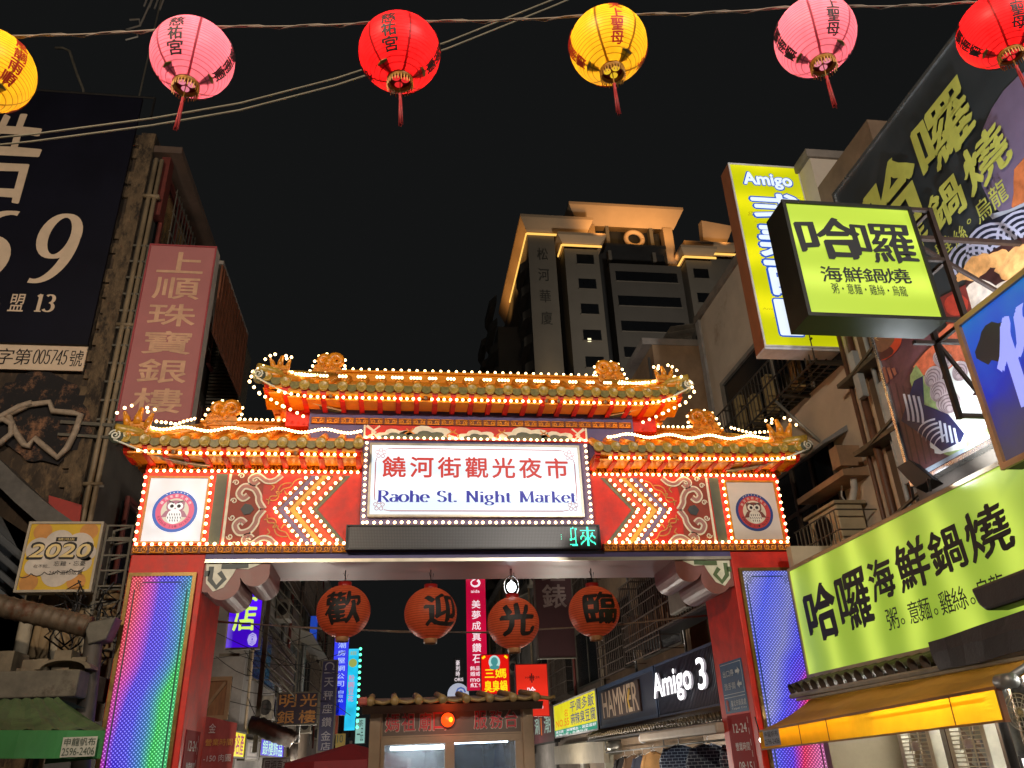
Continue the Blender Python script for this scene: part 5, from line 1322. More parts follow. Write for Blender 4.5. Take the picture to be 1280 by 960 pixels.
def ell(cx, cy, rx, ry, n=22, a=0.0, w=0.0):
    out = []
    for k in range(n):
        q = 2 * math.pi * k / n; r = 1 + w * math.sin(q * 5 + cx) + w * .6 * math.sin(q * 9 + cy); x, y = rx * math.cos(q) * r, ry * math.sin(q) * r
        out.append((cx + x * math.cos(a) - y * math.sin(a), cy + x * math.sin(a) + y * math.cos(a)))
    return out
pr = lambda n, c, var=.3, s=4: pbr('print_' + n, c, .5, var=var, scale=s)
poster('table_print', [(1080, 418), (1180, 415), (1300, 395), (1300, 540), (1118, 640), (1105, 560)], 1, pr('wood', (96, 62, 70), .45, 3))
# wood grain
poster('grain_print', [[(1092 + 9 * k, 470 + 3 * k), (1094 + 9 * k, 470 + 3 * k), (1124 + 7 * k, 600 - 4 * k), (1122 + 7 * k, 600 - 4 * k)] for k in range(8)], 2, pr('grain', (72, 44, 54)))
poster('bubble_print', ell(1312, 175, 82, 110, 26, .5), 1, pr('lilac', (104, 92, 120), .1))
poster('bowl_print', ell(1318, 215, 68, 40, 22, -.85, .06), 2, pr('copper', (170, 98, 58), .4, 5))
poster('bowl_rim_print', [(1236, 268), (1262, 262), (1300, 244), (1300, 252), (1266, 273), (1244, 277)], 3, pr('bowl_rim', (150, 158, 176), .1))
# wave pattern of concentric arcs
def waves(cs, r0, n, asp, rot, ring_w):
    out = []
    for cx, cy in cs:
        for q in range(n):
            r1 = r0 * (1 - q / n); r2 = r1 - ring_w
            o = [(cx + r * math.cos(a), cy - r * asp * math.sin(a)) for r, rng in ((r1, range(13)), (max(.5, r2), range(12, -1, -1))) for a in [math.pi * j / 12 + rot for j in rng]]
            out.append(o)
    return out
poster('wave_ground_print', [(1212, 322), (1204, 308), (1222, 282), (1262, 266), (1300, 250), (1300, 320), (1240, 330)], 3, pr('navy', (26, 32, 52), .2))
poster('wave_print', waves([(1246, 312), (1284, 296), (1222, 332)], 38, 5, .9, .45, 3.6), 4, pr('wave_white', (160, 164, 190), .1))
poster('dumpling_bowl_print', ell(1262, 338, 62, 32, 24, -.55), 5, pr('dark_bowl', (60, 34, 34), .3))
poster('dumpling_print', [ell(1222, 334, 22, 13, 18, -.7, .08), ell(1250, 324, 16, 11, 18, -.4, .1), ell(1278, 328, 34, 20, 20, -.5, .07), ell(1206, 343, 12, 6, 14, -.7, .1)], 6, pr('dumpling', (214, 160, 100), .35, 7))
poster('noodle_print', [ell(1238, 378, 36, 24, 20, .5, .07), ell(1262, 362, 26, 12, 18, -.4, .05)], 6, pr('noodle_white', (214, 202, 190), .25, 9))
poster('tomato_bowl_print', [(1176, 372), (1208, 356), (1220, 400), (1186, 412)], 5, pr('bowl_red', (110, 44, 40), .3)); poster('tomato_print', ell(1197, 381, 15, 14, 18, 0, .03), 6, pr('tomato', (176, 62, 48), .3, 9))
poster('soup_bowl_print', ell(1090, 428, 40, 27, 24, -.3), 4, pr('bowl_orange', (196, 70, 40), .15)); poster('soup_dark_print', ell(1083, 442, 36, 12, 18, -.1), 3, pr('bowl_dark', (80, 40, 38)))
poster('soup_print', ell(1090, 424, 32, 20, 24, -.3, .03), 5, pr('soup', (120, 84, 62), .3, 8))
poster('soup_noodle_print', [[(1072 + 3 * k + 9 * math.sin(j * .6 + k), 416 + 2.2 * j - k) for j in range(9)] + [(1074.2 + 3 * k + 9 * math.sin(j * .6 + k), 416 + 2.2 * j - k) for j in range(8, -1, -1)] for k in range(9)], 6, pr('noodle_tan', (206, 178, 130), .2))
poster('chopstick_print', [[(1086 + 6 * k, 458 + .5 * k), (1090 + 6 * k, 457 + .5 * k), (1098 + 5 * k, 492 - 5 * k), (1095 + 5 * k, 495 - 5 * k)] for k in range(6)], 4, pr('chopstick', (150, 92, 74), .3))
poster('shrimp_print', [ell(1176, 440, 40, 13, 20, -.75, .12), ell(1196, 448, 34, 12, 20, -.5, .12), ell(1160, 456, 18, 6, 18, -.8, .15), ell(1190, 416, 24, 9, 18, -.6, .1)], 5, pr('shrimp', (206, 108, 76), .4, 9))
poster('lettuce_print', [ell(1176, 500, 26, 18, 22, 1.1, .1), ell(1214, 545, 40, 22, 24, -.3, .08), ell(1152, 484, 10, 26, 18, -.25, .1)], 5, pr('lettuce', (146, 170, 112), .4, 8))
poster('white_food_print', [ell(1214, 520, 30, 26, 22, 0, .08), ell(1204, 476, 20, 24, 20, 0, .06), ell(1190, 552, 26, 13, 20, -.3, .1)], 6, pr('food_white', (226, 230, 226), .12))
poster('clam_print', [ell(1181, 449, 13, 11, 18, .5), ell(1169, 471, 11, 14, 18, .4), ell(1176, 488, 11, 15, 18, .3), ell(1188, 503, 16, 14, 20, -.2), ell(1203, 464, 10, 13, 18, .4)], 7, pr('clam', (186, 170, 172), .25, 8))
CL = ((1181, 449, 13, 11, .5), (1169, 471, 11, 14, .4), (1176, 488, 11, 15, .3), (1188, 503, 16, 14, -.2), (1203, 464, 10, 13, .4))
def ridge(cx, cy, rx, ry, a, q0, q1):   # growth rings on a shell, crowded towards its hinge
    o = []
    for r, rg in ((q0, range(15)), (q1, range(14, -1, -1))):
        for k in rg:
            t_ = math.pi * (.05 + 1.9 * k / 14); x, y = rx * r * math.cos(t_), ry * (r * math.sin(t_) + (1 - r) * .75); o.append((cx + x * math.cos(a) - y * math.sin(a), cy + x * math.sin(a) + y * math.cos(a)))
    return o
poster('clam_ring_print', [ridge(*c, q, q - .07) for c in CL for q in (.86, .68, .5, .32)], 8, pr('clam_dark', (132, 112, 118), .3, 8))
poster('cloth_print', [(1145, 476), (1156, 470), (1158, 506), (1188, 518), (1208, 542), (1204, 552), (1180, 564), (1150, 540), (1129, 526)], 6, pr('cloth_navy', (24, 34, 80), .2))
poster('cloth_stripe_print', [[(1133 + 6 * k + 4 * math.cos(j * .35), 526 - 5.6 * j + 1 * k) for j in range(7)] + [(1136 + 6 * k + 4 * math.cos(j * .35), 526 - 5.6 * j + 1 * k) for j in range(6, -1, -1)] for k in range(4)] +
       [[(1150 + 5 * k + (34 - 3 * k) * (1 - math.cos(j * .2)) , 540 + 5 * k - 18 * math.sin(j * .22)) for j in range(7)] + [(1150 + 5 * k + (34 - 3 * k) * (1 - math.cos(j * .2)), 542.6 + 5 * k - 18 * math.sin(j * .22)) for j in range(6, -1, -1)] for k in range(5)], 7, pr('cloth_white', (206, 214, 232), .1))
poster('cloth_stripe_print', [[(1176 + 6 * k, 526 + 3 * k), (1179 + 6 * k, 526 + 3 * k), (1183 + 6 * k, 552 + .5 * k), (1180 + 6 * k, 553 + .5 * k)] for k in range(4)], 7, pr('cloth_white', (206, 214, 232), .1))
poster('table_edge_print', [(1156, 588), (1246, 540), (1262, 556), (1160, 612)], 7, pr('steel_edge', (150, 164, 176), .3, 6))
b = MB()
m_br = pr('brush_green', (170, 176, 84), .12)
char_px(f, b, '囉', BX, (1150, 190), (1222, 150), (1190, 108), (1170, 222), bold=.075, wob=.028, seed=3, n=.042, brush=True)
char_px(f, b, '哈', BX, (1085, 262), (1150, 226), (1120, 196), (1118, 308), bold=.075, wob=.028, seed=1, n=.042, brush=True)
char_px(f, b, '燒', BX, (1211, 222), (1266, 184), (1234, 165), (1230, 238), bold=.075, wob=.028, seed=5, n=.042, brush=True)
char_px(f, b, '鍋', BX, (1164, 272), (1207, 242), (1190, 222), (1180, 290), bold=.075, wob=.028, seed=6, n=.042, brush=True)
char_px(f, b, '鮮', BX, (1128, 312), (1160, 282), (1146, 276), (1140, 328), bold=.075, wob=.028, seed=7, n=.042, brush=True)
char_px(f, b, '雞', BX, (1174, 315), (1193, 304), (1183, 296), (1184, 322), bold=.02, n=.042); char_px(f, b, '絲', BX, (1196, 300), (1212, 290), (1202, 284), (1206, 306), bold=.02, n=.042)
char_px(f, b, '。', BX, (1213, 279), (1218, 275), (1215, 274), (1216, 280), n=.042)
char_px(f, b, '烏', BX, (1224, 268), (1242, 254), (1231, 248), (1235, 276), bold=.02, n=.042); char_px(f, b, '龍', BX, (1242, 250), (1262, 236), (1250, 228), (1254, 258), bold=.02, n=.042)
b.build('lettering', m_br, t)
# floodlight standing on the long sign, lighting the billboard
t = thing('floodlight', PX(1132, 598, 5.95), 'black floodlight on the top edge of the long green sign', 'floodlight')
def P3(x, y, X=5.95): return PX(x, y, X)
q = [P3(1120, 584), P3(1136, 574), P3(1166, 598, 6.0), P3(1144, 610, 6.0)]
n = (q[1] - q[0]).cross(q[3] - q[0]).normalized()
b = MB(); c0 = sum(q, V(0, 0, 0)) / 4
b.prism(q, V(.14, .02, -.06)); b.build('lamp_body', m_black, t, bevel=.01)
b = MB()
for x, y in ((1139, 608), (1160, 598)): b.bar(P3(x, y), P3(x + 3, y + 16, 5.98), .03)
b.build('stand', m_black, t)
b = MB(); g0 = [p + V(.145, .02, -.055) for p in q]; b.poly([p.lerp(c0 + V(.145, .02, -.055), .15) for p in g0]); b.build('lamp_glass', emit('flood_glass', (235, 242, 255), 6), t)
spot('flood_light', (5.75, 7.5, 4.3), (BX, 6.6, 5.2), 170, (.86, .93, 1), R_(150), .15, t, 1.0)
t = thing('floodlight', (5.6, 5.2, 4.25), 'unseen black floodlight assumed farther along the long sign, outside the picture', 'floodlight')  # unseen second floodlight, assumed to light the upper billboard
b = MB(); b.box(5.5, 5.0, 4.2, 5.72, 5.4, 4.3); b.build('lamp_body', m_black, t); b = MB(); b.quad((5.51, 5.02, 4.302), (5.71, 5.02, 4.302), (5.71, 5.38, 4.302), (5.51, 5.38, 4.302)); b.build('lamp_glass', emit('flood_glass', (235, 242, 255), 6), t)
spot('flood_light', (5.6, 5.2, 4.4), (BX, 5.4, 6.0), 850, (.9, .94, 1), R_(150), .15, t, 1.0)

# square lit sign on its bracket
f = faceY(5.5, ((977, 253), (1137, 258), (1181, 400), (1010, 396)))
t = sign_box('square_sign', f, .33, lightbox('square_sign_face', (204, 230, 84), 'Z', .5, .76, .98, (176, 210, 62)), pbr('dark_casing', (30, 30, 24), .4, .3, var=.3), 'square yellow green lit sign in a deep black casing on a steel bracket', 'sign', frame_w=.035)
b = MB()
for k, (ch, x0, y0, x1, y1) in enumerate((('哈', 1004, 322, 1068, 276), ('囉', 1074, 327, 1134, 283), ('海', 1028, 352, 1049, 334), ('鮮', 1056, 353, 1076, 335), ('鍋', 1081, 353, 1104, 337), ('燒', 1109, 354, 1134, 337))):
    a = fuvY(f, x0, y0); c = fuvY(f, x1, y1); f.text(b, ch, a[0], a[1], c[0], c[1], bold=.05 if k < 2 else .04, wob=.022 if k < 2 else .014, seed=k, brush=True, rot=.03)
a = fuvY(f, 1041, 367); c = fuvY(f, 1131, 358); f.text(b, '粥・意麵・雞絲・烏龍', a[0], a[1], c[0], c[1], bold=.005)
b.build('lettering', m_bk, t)
xr = f.O.x + f.w; z0, z1 = f.O.z, f.O.z + f.h; m_br2 = pbr('bracket_steel', (44, 32, 26), .5, .4, var=.4, scale=9)
b = MB()
for x in (xr + .22,):
    for y in (5.52, 5.95):
        b.bar((x, y, z0 - .75), (x, y, z1 + .02), .045)
for z in (z1 - .0, (z0 + z1) / 2 + .05, z0 + .03):
    for y in (5.52, 5.95): b.bar((xr - .02, y, z), (xr + .22, y, z), .035)
    b.bar((xr + .22, 5.5, z), (xr + .22, 5.97, z), .035)
for z in (z1, z0 + .05): b.bar((xr + .22, 5.95, z), (BX, 5.95, z), .045)
b.bar((xr + .22, 5.95, z1), (BX, 5.95, z0 + .3), .035); b.bar((xr + .22, 5.95, z0 - .72), (BX, 5.95, z0 - .72), .04); b.bar((xr + .22, 5.52, z0 - .72), (BX, 5.95, z0 - .1), .03)
b.bar((xr + .6, 5.95, z0 - .72), (xr + .22, 5.95, z0 + .05), .03); b.bar((xr - .25, 5.6, z1 + .03), (xr + .1, 5.6, z1 + .03), .05)
b.build('bracket', m_br2, t)

# tall Amigo sign
f = faceY(11.0, ((909, 206), (1000, 208), (1050, 437), (957, 432)))
t = sign_box('tall_sign', f, .36, lightbox('tall_sign_face', (232, 226, 20), 'Z', 1.1, .78, .95, (196, 204, 10)), pbr('brown_casing', (150, 96, 66), .5, var=.15), 'tall bright yellow lit sign with white Amigo lettering half hidden by the square sign', 'sign', frame_w=.03, frame_mat=pbr('white_trim', (205, 205, 205), .5))
bb = MB(); f.box(bb, 0.001, -.012, .999, -.001, -.36, .0); bb.build('bottom_panel', pbr('panel_white', (205, 206, 214), .5), t)
b = MB()
for k in range(26):
    u, v = random.uniform(.04, .8), random.uniform(.03, .95); f.text(b, random.choice(('ac', 'Amigo', 'go', 'acs')), u, v, u + random.uniform(.12, .25), v + random.uniform(.012, .03), n=.003, shear=.2)
b.build('pattern_lettering', emit('sign_olive', (196, 186, 20), .75), t)
def two(t_, u0, v0, u1, v1, bd):
    a = MB(); f.text(a, t_, u0, v0, u1, v1, n=.006, bold=bd + .11); c = MB(); f.text(c, t_, u0 + .008, v0 + .002, u1 - .008, v1 - .002, n=.011, bold=bd); return a, c
A_, C_ = MB(), MB()
for tx, u0, v0, u1, v1, bd in (('Amigo', .17, .855, .86, .95, .1), ('弍', .22, .68, .9, .825, .1), ('弄', .21, .47, .9, .635, .1), ('酉', .22, .265, .9, .44, .1), ('1', .24, .06, .52, .235, .16)):
    a, c = two(tx, u0, v0, u1, v1, bd); A_.add(a); C_.add(c)
A_.build('letter_edge', emit('edge_blue', (40, 90, 200), .8), t); C_.build('lettering', emit('letter_white', (226, 240, 255), .95), t)
b = MB()
for z in (f.O.z + .4, f.O.z + f.h - .4): b.bar((f.O.x + f.w, 11.2, z), (7.4, 11.2, z), .06)
b.bar((f.O.x + f.w + .03, 11.2, f.O.z - .4), (f.O.x + f.w + .03, 11.2, f.O.z + f.h + .1), .07); b.build('bracket', pbr('bracket_blue_grey', (110, 120, 132), .5, .4), t)

# blue sign at the right edge
f = faceX(4.8, 5.43, 2.2, 3.59, 4.94)
t = thing('blue_sign', f.p(f.w / 2, 0), 'blue lit sign with pale brush strokes in a tan frame at the right edge', 'sign')
b = MB(); f.box(b, 0, 0, 1, 1, -.16, -.004); b.build('casing', m_dark, t)
m, nt, bs = _new('blue_face'); L = nt.links; sep = node(nt, 'ShaderNodeSeparateXYZ'); L.new(coords(nt), sep.inputs[0])
nz = node(nt, 'ShaderNodeTexNoise'); nz.inputs['Scale'].default_value = 2.2; nz.inputs['Detail'].default_value = 5; L.new(coords(nt), nz.inputs['Vector'])
g_ = math_(nt, 'ADD', math_(nt, 'MULTIPLY', sep.outputs[2], .62), math_(nt, 'MULTIPLY_ADD', nz.outputs['Fac'], .5, -.22))
rp = node(nt, 'ShaderNodeValToRGB'); cr = rp.color_ramp
for q, c in ((.1, (66, 58, 70)), (.33, (46, 44, 120)), (.5, (18, 36, 170)), (.7, (20, 76, 190)), (.95, (24, 110, 180))):
    e = cr.elements.new(q); e.color = lin(c) + [1]
cr.elements.remove(cr.elements[0]); cr.elements.remove(cr.elements[-1])
L.new(g_, rp.inputs[0]); L.new(rp.outputs[0], bs.inputs['Emission Color']); bs.inputs['Emission Strength'].default_value = 1.0; bs.inputs['Base Color'].default_value = (.03, .04, .1, 1)
b = MB(); f.rect(b, 0, 0, 1, 1, 0); b.build('sign_face', m, t)
b = MB(); f.frame(b, .05, -.003, .03, .006); b.build('rim', pbr('rim_tan', (176, 142, 106), .4, .3), t)
b = MB(); ring = [(1222, 432), (1225, 424), (1227, 415), (1232, 407), (1240, 402), (1248, 404), (1256, 402), (1262, 407), (1262, 418), (1264, 430), (1260, 440), (1256, 448), (1248, 452), (1240, 450), (1236, 456), (1228, 452), (1221, 448), (1219, 440)]
b.poly([f.p(*(lambda q: (q[0] * f.w, q[1] * f.h))(fuv(f, x, y, 4.8)), .003) for x, y in ring]); b.build('dark_print', emit('blue_print_dark', (44, 42, 44), .8), t)
b = MB(); char_px(f, b, '你', 4.8, (1252, 462), (1330, 400), (1284, 380), (1286, 500), bold=.1, wob=.03, n=.008, brush=True)
b.build('lettering', emit('blue_letter', (160, 168, 255), .95), t)

# grey house beyond the gate with its barred window, pipes and air conditioner
GH = thing('grey_house', (9, 13, 0), 'plain grey plastered house with a caged window bay behind the gate roof', 'building')
m_gr = pbr('grey_plaster', (184, 172, 156), .85, var=.14, scale=1.1, bump=.15, c2=(150, 134, 116), thr=.66)
b = MB(); b.box(7.4, 10.55, 0, 13, 16.7, 11.6); b.build('wall', m_gr, GH)
b = MB(); b.box(7.402, 8.85, 0, 13, 10.548, 10.9); b.build('front_wall', pbr('front_wall_brown', (112, 92, 74), .85, var=.25), GH)
b = MB(); b.box(7.33, 10.5, 11.602, 13, 16.75, 11.78); b.build('roof_edge', pbr('edge_grey', (120, 112, 104), .8), GH)
b = MB(); b.box(7.34, 16.5, 0, 7.42, 16.72, 11.6); b.build('corner_strip', pbr('corner_blue', (146, 146, 146), .8), GH)
b = MB(); b.box(7.36, 11.0, 7.55, 7.41, 15.7, 9.35); w = b.build('window', pbr('dark_pane', (22, 24, 26), .2), GH)
b = MB(); b.box(7.3, 10.9, 9.35, 7.4, 15.8, 9.45); b.box(7.3, 15.7, 7.5, 7.4, 15.8, 9.35); b.box(7.33, 13.3, 7.55, 7.38, 13.4, 9.35); b.box(7.33, 12.0, 7.55, 7.38, 12.08, 9.35); b.build('frame', pbr('frame_grey', (120, 118, 112), .6), w)
b = MB()
for k in range(33):
    y = 11.0 + k * .15; b.tube([(6.85, y, 7.55), (6.85, y, 8.35)], .011, 5); b.tube([(6.85, y, 7.55), (7.38, y, 7.55)], .011, 5)
for z in (7.55, 7.95, 8.35): b.tube([(6.85, 10.95, z), (6.85, 15.85, z)], .02, 6)
for x in (7.03, 7.2): b.tube([(x, 10.95, 7.55), (x, 15.85, 7.55)], .014, 5)
for y in (11.0, 12.3, 13.6, 14.9, 15.85): b.tube([(6.85, y, 8.35), (7.4, y, 8.35)], .016, 5); b.bar((6.85, y, 7.5), (7.4, y, 7.5), .05)
b.build('window_cage', pbr('cage_steel', (70, 66, 60), .5, .5, var=.3), w)
b = MB()
for y in (12.6, 14.5): b.tube([(6.87, y, 7.52), (7.4, y - .3, 6.6)], .028, 7)
b.build('cage_strut', pbr('strut_white', (150, 152, 150), .4, .5), w, True)
b = MB()
for k, (y, col) in enumerate(((13.9, 1), (13.2, 0), (12.1, 1), (14.6, 0))): b.box(7.1, y, 7.6, 7.25, y + .25, 8.3 + .1 * k)
b.build('bay_clutter', pbr('bay_tan', (140, 124, 84), .7, var=.3), w)
b = MB(); b.box(7.36, 11.9, 4.5, 7.41, 14.2, 6.5); w = b.build('window', pbr('dark_pane', (22, 24, 26), .2), GH)
b = MB()
for y in (11.9, 12.65, 13.4, 14.15): b.box(7.32, y, 4.5, 7.37, y + .08, 6.5)
for z in (4.5, 5.6, 6.45): b.box(7.33, 11.9, z, 7.37, 14.2, z + .07)
b.build('frame', pbr('frame_brown', (66, 56, 48), .6), w)
b = MB(); b.prism([(7.4, 11.4, 6.55), (6.9, 11.4, 6.25), (6.9, 11.4, 6.2), (7.4, 11.4, 6.45)], (0, 1.3, 0)); b.build('window_hood', pbr('hood_grey', (150, 156, 164), .4, .5), GH)
b = MB(); b.box(7.0, 11.2, 5.75, 7.4, 11.45, 6.1); b.prism([(7.4, 11.1, 5.55), (6.95, 11.1, 5.55), (6.95, 11.1, 5.65), (7.4, 11.1, 5.7)], (0, 1.6, 0)); b.build('ledge', pbr('ledge_tan', (150, 122, 96), .8), GH)
for k, (y, x, r, nm) in enumerate(((10.9, 7.32, .035, 'pipe_brown'), (10.55, 7.26, .06, 'pipe_brown'), (10.2, 7.3, .035, 'pipe_pale'), (9.85, 7.24, .07, 'pipe_pale'), (9.55, 7.3, .05, 'pipe_dark'), (9.25, 7.2, .05, 'pipe_pale'), (9.0, 7.2, .08, 'pipe_dark'))):
    b = MB(); b.tube([(x, y, .3), (x, y, 9.6)], r, 8); b.build('pipe', pbr(nm, {'pipe_brown': (92, 62, 46), 'pipe_pale': (150, 156, 160), 'pipe_dark': (46, 44, 44)}[nm], .5, var=.35, scale=6), GH, True)
b = MB()
for z in (4.6, 5.8, 7.0, 8.2): b.box(7.1, 8.95, z, 7.38, 10.95, z + .07); b.bar((7.1, 10.6, z), (7.1, 9.0, z + .3), .04)
b.build('pipe_bracket', m_grille, GH)
b = MB(); b.box(7.12, 10.35, 6.6, 7.22, 10.5, 7.4); b.box(7.12, 9.8, 5.0, 7.2, 9.95, 6.6); b.build('junction_box', pbr('box_pale', (158, 166, 172), .5), GH)
t = thing('air_conditioner', (7.1, 11.9, 4.4), 'beige air conditioner in a steel cage above the far end of the green sign', 'air conditioner')
b = MB(); b.box(6.85, 11.35, 4.5, 7.3, 12.3, 5.15); b.build('housing', pbr('ac_beige', (176, 164, 136), .5, var=.15), t, bevel=.02)
b = MB(); b.box(6.8, 11.3, 5.152, 7.35, 12.35, 5.2); b.build('lid', pbr('ac_lid', (150, 140, 116), .5), t)
b = MB(); b.lathe([(.001, 0), (.26, 0), (.26, .02)], (6.845, 11.85, 4.83), 24, ax=(V(0, 1, 0), V(0, 0, 1), V(-1, 0, 0))); b.build('fan_opening', m_dark, t)
b = MB()
for k in range(11): b.tube([(6.7, 11.2 + .13 * k, 4.35), (6.7, 11.2 + .13 * k, 5.0)], .011, 5)
for z in (4.35, 4.68, 5.0): b.tube([(6.7, 11.15, z), (6.7, 12.55, z)], .014, 5); b.tube([(6.7, 11.15, z), (7.4, 11.15, z)], .014, 5)
b.build('cage', m_grille, t)
t = thing('hose', (7.2, 10.9, 5), 'pale bent drain hose above the caged air conditioner', 'hose')
b = MB(); b.tube([PX(x, y, 7.2) for x, y in ((1058, 588), (1066, 592), (1068, 610), (1063, 640), (1066, 655))], .055, 8); b.tube([PX(x, y, 7.2) for x, y in ((1066, 585), (1052, 600), (1052, 620), (1060, 632))], .014, 5); b.build('hose', pbr('hose_white', (170, 172, 170), .5), t, True)

# lean-to of corrugated sheet on the next roof
t = thing('rooftop_shed', (7.5, 18.5, 11), 'rooftop lean-to of pale corrugated sheet on a dark frame', 'shed')
b = MB()
A, B_, C_, D_ = PX(905, 346, 7.6), PX(838, 408, 7.6), PX(800, 470, 7.2), PX(838, 412, 7.2)
e0, e1 = PX(838, 408, 7.5), PX(874, 403, 7.9); g0, g1 = PX(799, 470, 7.5), PX(846, 452, 7.9)
for k in range(10):
    q = k / 10; b.prism([e0.lerp(g0, q), e0.lerp(g0, q + .1), e1.lerp(g1, q + .1) , e1.lerp(g1, q)], (0, .0, -.03 - .02 * (k % 2)))
b.build('sheet_roof', pbr('corrugated_pale', (120, 116, 108), .6, var=.3), t)
b = MB()
for k in range(5): p = e1.lerp(g1, k / 4); b.bar(p + V(.1, 0, -.1), p + V(.1, .3, -3.5), .07)
b.bar(e1 + V(.1, 0, -1), g1 + V(.1, 0, -1.2), .06); b.bar(e1 + V(.1, 0, -2), g1 + V(.1, 0, -.4), .05); b.build('frame', m_dark, t)
b = MB(); b.box(8.1, 16.75, 0, 12, 22, 10.5); b.build('lower_wall', m_conc, t)

# wall fans in the shop
def fan(y, z, lab, src=[None]):
    if src[0] is not None:
        c = link_copy(src[0]); c.location = (6.35, y, z); c['label'] = lab; return c
    t = thing('wall_fan', (0, 0, 0), lab, 'fan', 'wall fans in the corner shop'); src[0] = t
    b = MB()
    for k in range(15): b.bar((0, -.27, -.32 + .045 * k), (0, .27, -.32 + .045 * k), .012)
    for yy in (-.27, -.09, .09, .27): b.bar((0, yy, -.34), (0, yy, .34), .014)
    b.build('guard', pbr('fan_cream', (206, 200, 178), .5), t)
    b = MB(); b.box(-.01, -.34, -.38, .14, -.28, .38); b.box(-.01, .28, -.38, .14, .34, .38); b.box(-.01, -.28, .34, .14, .28, .38); b.box(-.01, -.28, -.38, .14, .28, -.34); b.build('housing', pbr('fan_cream', (206, 200, 178)), t, bevel=.008)
    b = MB()
    for k in range(5):
        a = k * 1.2566; b.poly([(.06, .04 * math.cos(a), .04 * math.sin(a)), (.04, .24 * math.cos(a - .3), .24 * math.sin(a - .3)), (.08, .25 * math.cos(a + .3), .25 * math.sin(a + .3))])
    b.build('blades', pbr('fan_blade', (150, 156, 150), .4), t)
    b = MB(); b.lathe([(.001, .03), (.05, .02), (.06, -.04)], (0, 0, 0), 14, ax=(V(0, 1, 0), V(0, 0, 1), V(-1, 0, 0))); b.build('hub', pbr('fan_hub', (190, 176, 176), .4), t, True)
    t.location = (6.35, y, z); return t
fan(9.95, 1.62, 'cream box fan farther from the viewer under the orange canopy'); fan(8.95, 1.62, 'cream box fan nearer the viewer under the orange canopy')
t = thing('clip_fan', PX(1272, 888, 5.3), 'grey round fan at the right edge under the fluorescent tube', 'fan')
c = PX(1275, 890, 5.35); b = MB()
for r in (.05, .1, .15, .19): b.tube([c + V(.03 * (r - .1), r * math.cos(a), r * math.sin(a) * .8) for a in [2 * math.pi * k / 20 for k in range(21)]], .005, 4)
for k in range(12): a = k * math.pi / 6; b.tube([c, c + V(0, .19 * math.cos(a), .15 * math.sin(a))], .004, 4)
b.build('guard', pbr('fan_grey', (150, 156, 156), .5), t); b = MB(); b.ball(c + V(.05, 0, 0), .05, 8); b.tube([c + V(.05, 0, 0), c + V(.2, 0, .35)], .015, 6); b.build('motor', m_steel, t, True)
t = thing('round_lamp', PX(1245, 958, 6.2), 'white glowing round lamp at the lower right corner', 'lamp')
b = MB(); b.ball(PX(1246, 983, 6.2), .17, 12); b.build('globe', emit('globe_white', (235, 240, 255), 1.6), t, True)
t = thing('menu_screen', PX(1276, 955, 5.2), 'bright white menu screen at the lower right corner', 'screen')
c = PX(1277, 948, 5.2); b = MB(); b.box(c.x, c.y - .6, c.z - .3, c.x + .04, c.y + .04, c.z + .02); b.build('casing', m_black, t); b = MB(); b.quad((c.x - .003, c.y, c.z - .28), (c.x - .003, c.y - .58, c.z - .28), (c.x - .003, c.y - .58, c.z), (c.x - .003, c.y, c.z)); b.build('screen_face', emit('screen_white', (250, 250, 255), 1.3), t)
for y, lab in ((6.4, 'unseen white tube lamp added to the ceiling of the corner shop, nearer the viewer'), (9.6, 'unseen white tube lamp added to the ceiling of the corner shop, nearer the gate')):  # unseen tubes added to brighten the shop inside
    t = thing('added_ceiling_tube', (7.3, y, 2.44), lab, 'lamp')
    b = MB(); b.tube([(7.3, y - .9, 2.43), (7.3, y + .9, 2.43)], .022, 8); b.build('tube_light', emit('shop_ceiling_tube', (250, 248, 240), 420), t, True)
    b = MB(); b.box(7.25, y - .95, 2.455, 7.35, y + .95, 2.498); b.build('housing', pbr('holder_white', (210, 210, 205), .5), t)

# ------------------------------------------------------------------ information booth in front of the gate
KB = thing('temple_booth', (.6, 9.8, 0), 'small service booth with a tiled eave, lit window and red lamp below the gate', 'booth')
ky = 9.0
m_wood = pbr('booth_frame', (122, 104, 84), .5, var=.2)
b = MB(); b.box(-.28, ky, 0, -.16, ky + .12, 2.2); b.build('corner_post', m_wood, KB, bevel=.01)
b = MB(); b.box(1.32, ky, 0, 1.44, ky + .12, 2.2); b.build('corner_post', m_wood, KB, bevel=.01)
b = MB(); b.box(-.159, ky + .03, 1.9, 1.319, ky + .1, 2.18); bd = b.build('name_board', pbr('board_grey', (76, 64, 56), .6, var=.15), KB)
f = Face((-.16, ky + .028, 1.9), (1, 0, 0), (0, 0, 1), 1.48, .28)
b = MB(); f.frame(b, .015, -.001, .012); b.build('board_rim', m_wood, bd)
b1, b2 = MB(), MB()
for ch, u0, u1 in (('媽', .03, .125), ('祖', .145, .235), ('廟', .265, .35), ('口', .365, .45), ('服', .655, .745), ('務', .77, .86), ('台', .88, .965)):
    f.text(b1, ch, u0 - .003, .185, u1 + .003, .835, n=.003, bold=.08); f.text(b2, ch, u0, .2, u1, .82, n=.007, bold=.03)
b1.build('letter_edge', pbr('booth_letter_edge', (150, 140, 130), .6), bd); b2.build('lettering', pbr('booth_red', (150, 22, 34), .5), bd)
b = MB(); b.box(-.16, ky + .02, 1.83, 1.32, ky + .1, 1.898); b.box(.5, ky + .02, .9, .6, ky + .1, 1.829); b.box(-.159, ky + .02, .9, -.12, ky + .1, 1.829); b.box(1.24, ky + .02, .9, 1.319, ky + .1, 1.829); b.build('window_frame', m_wood, KB)
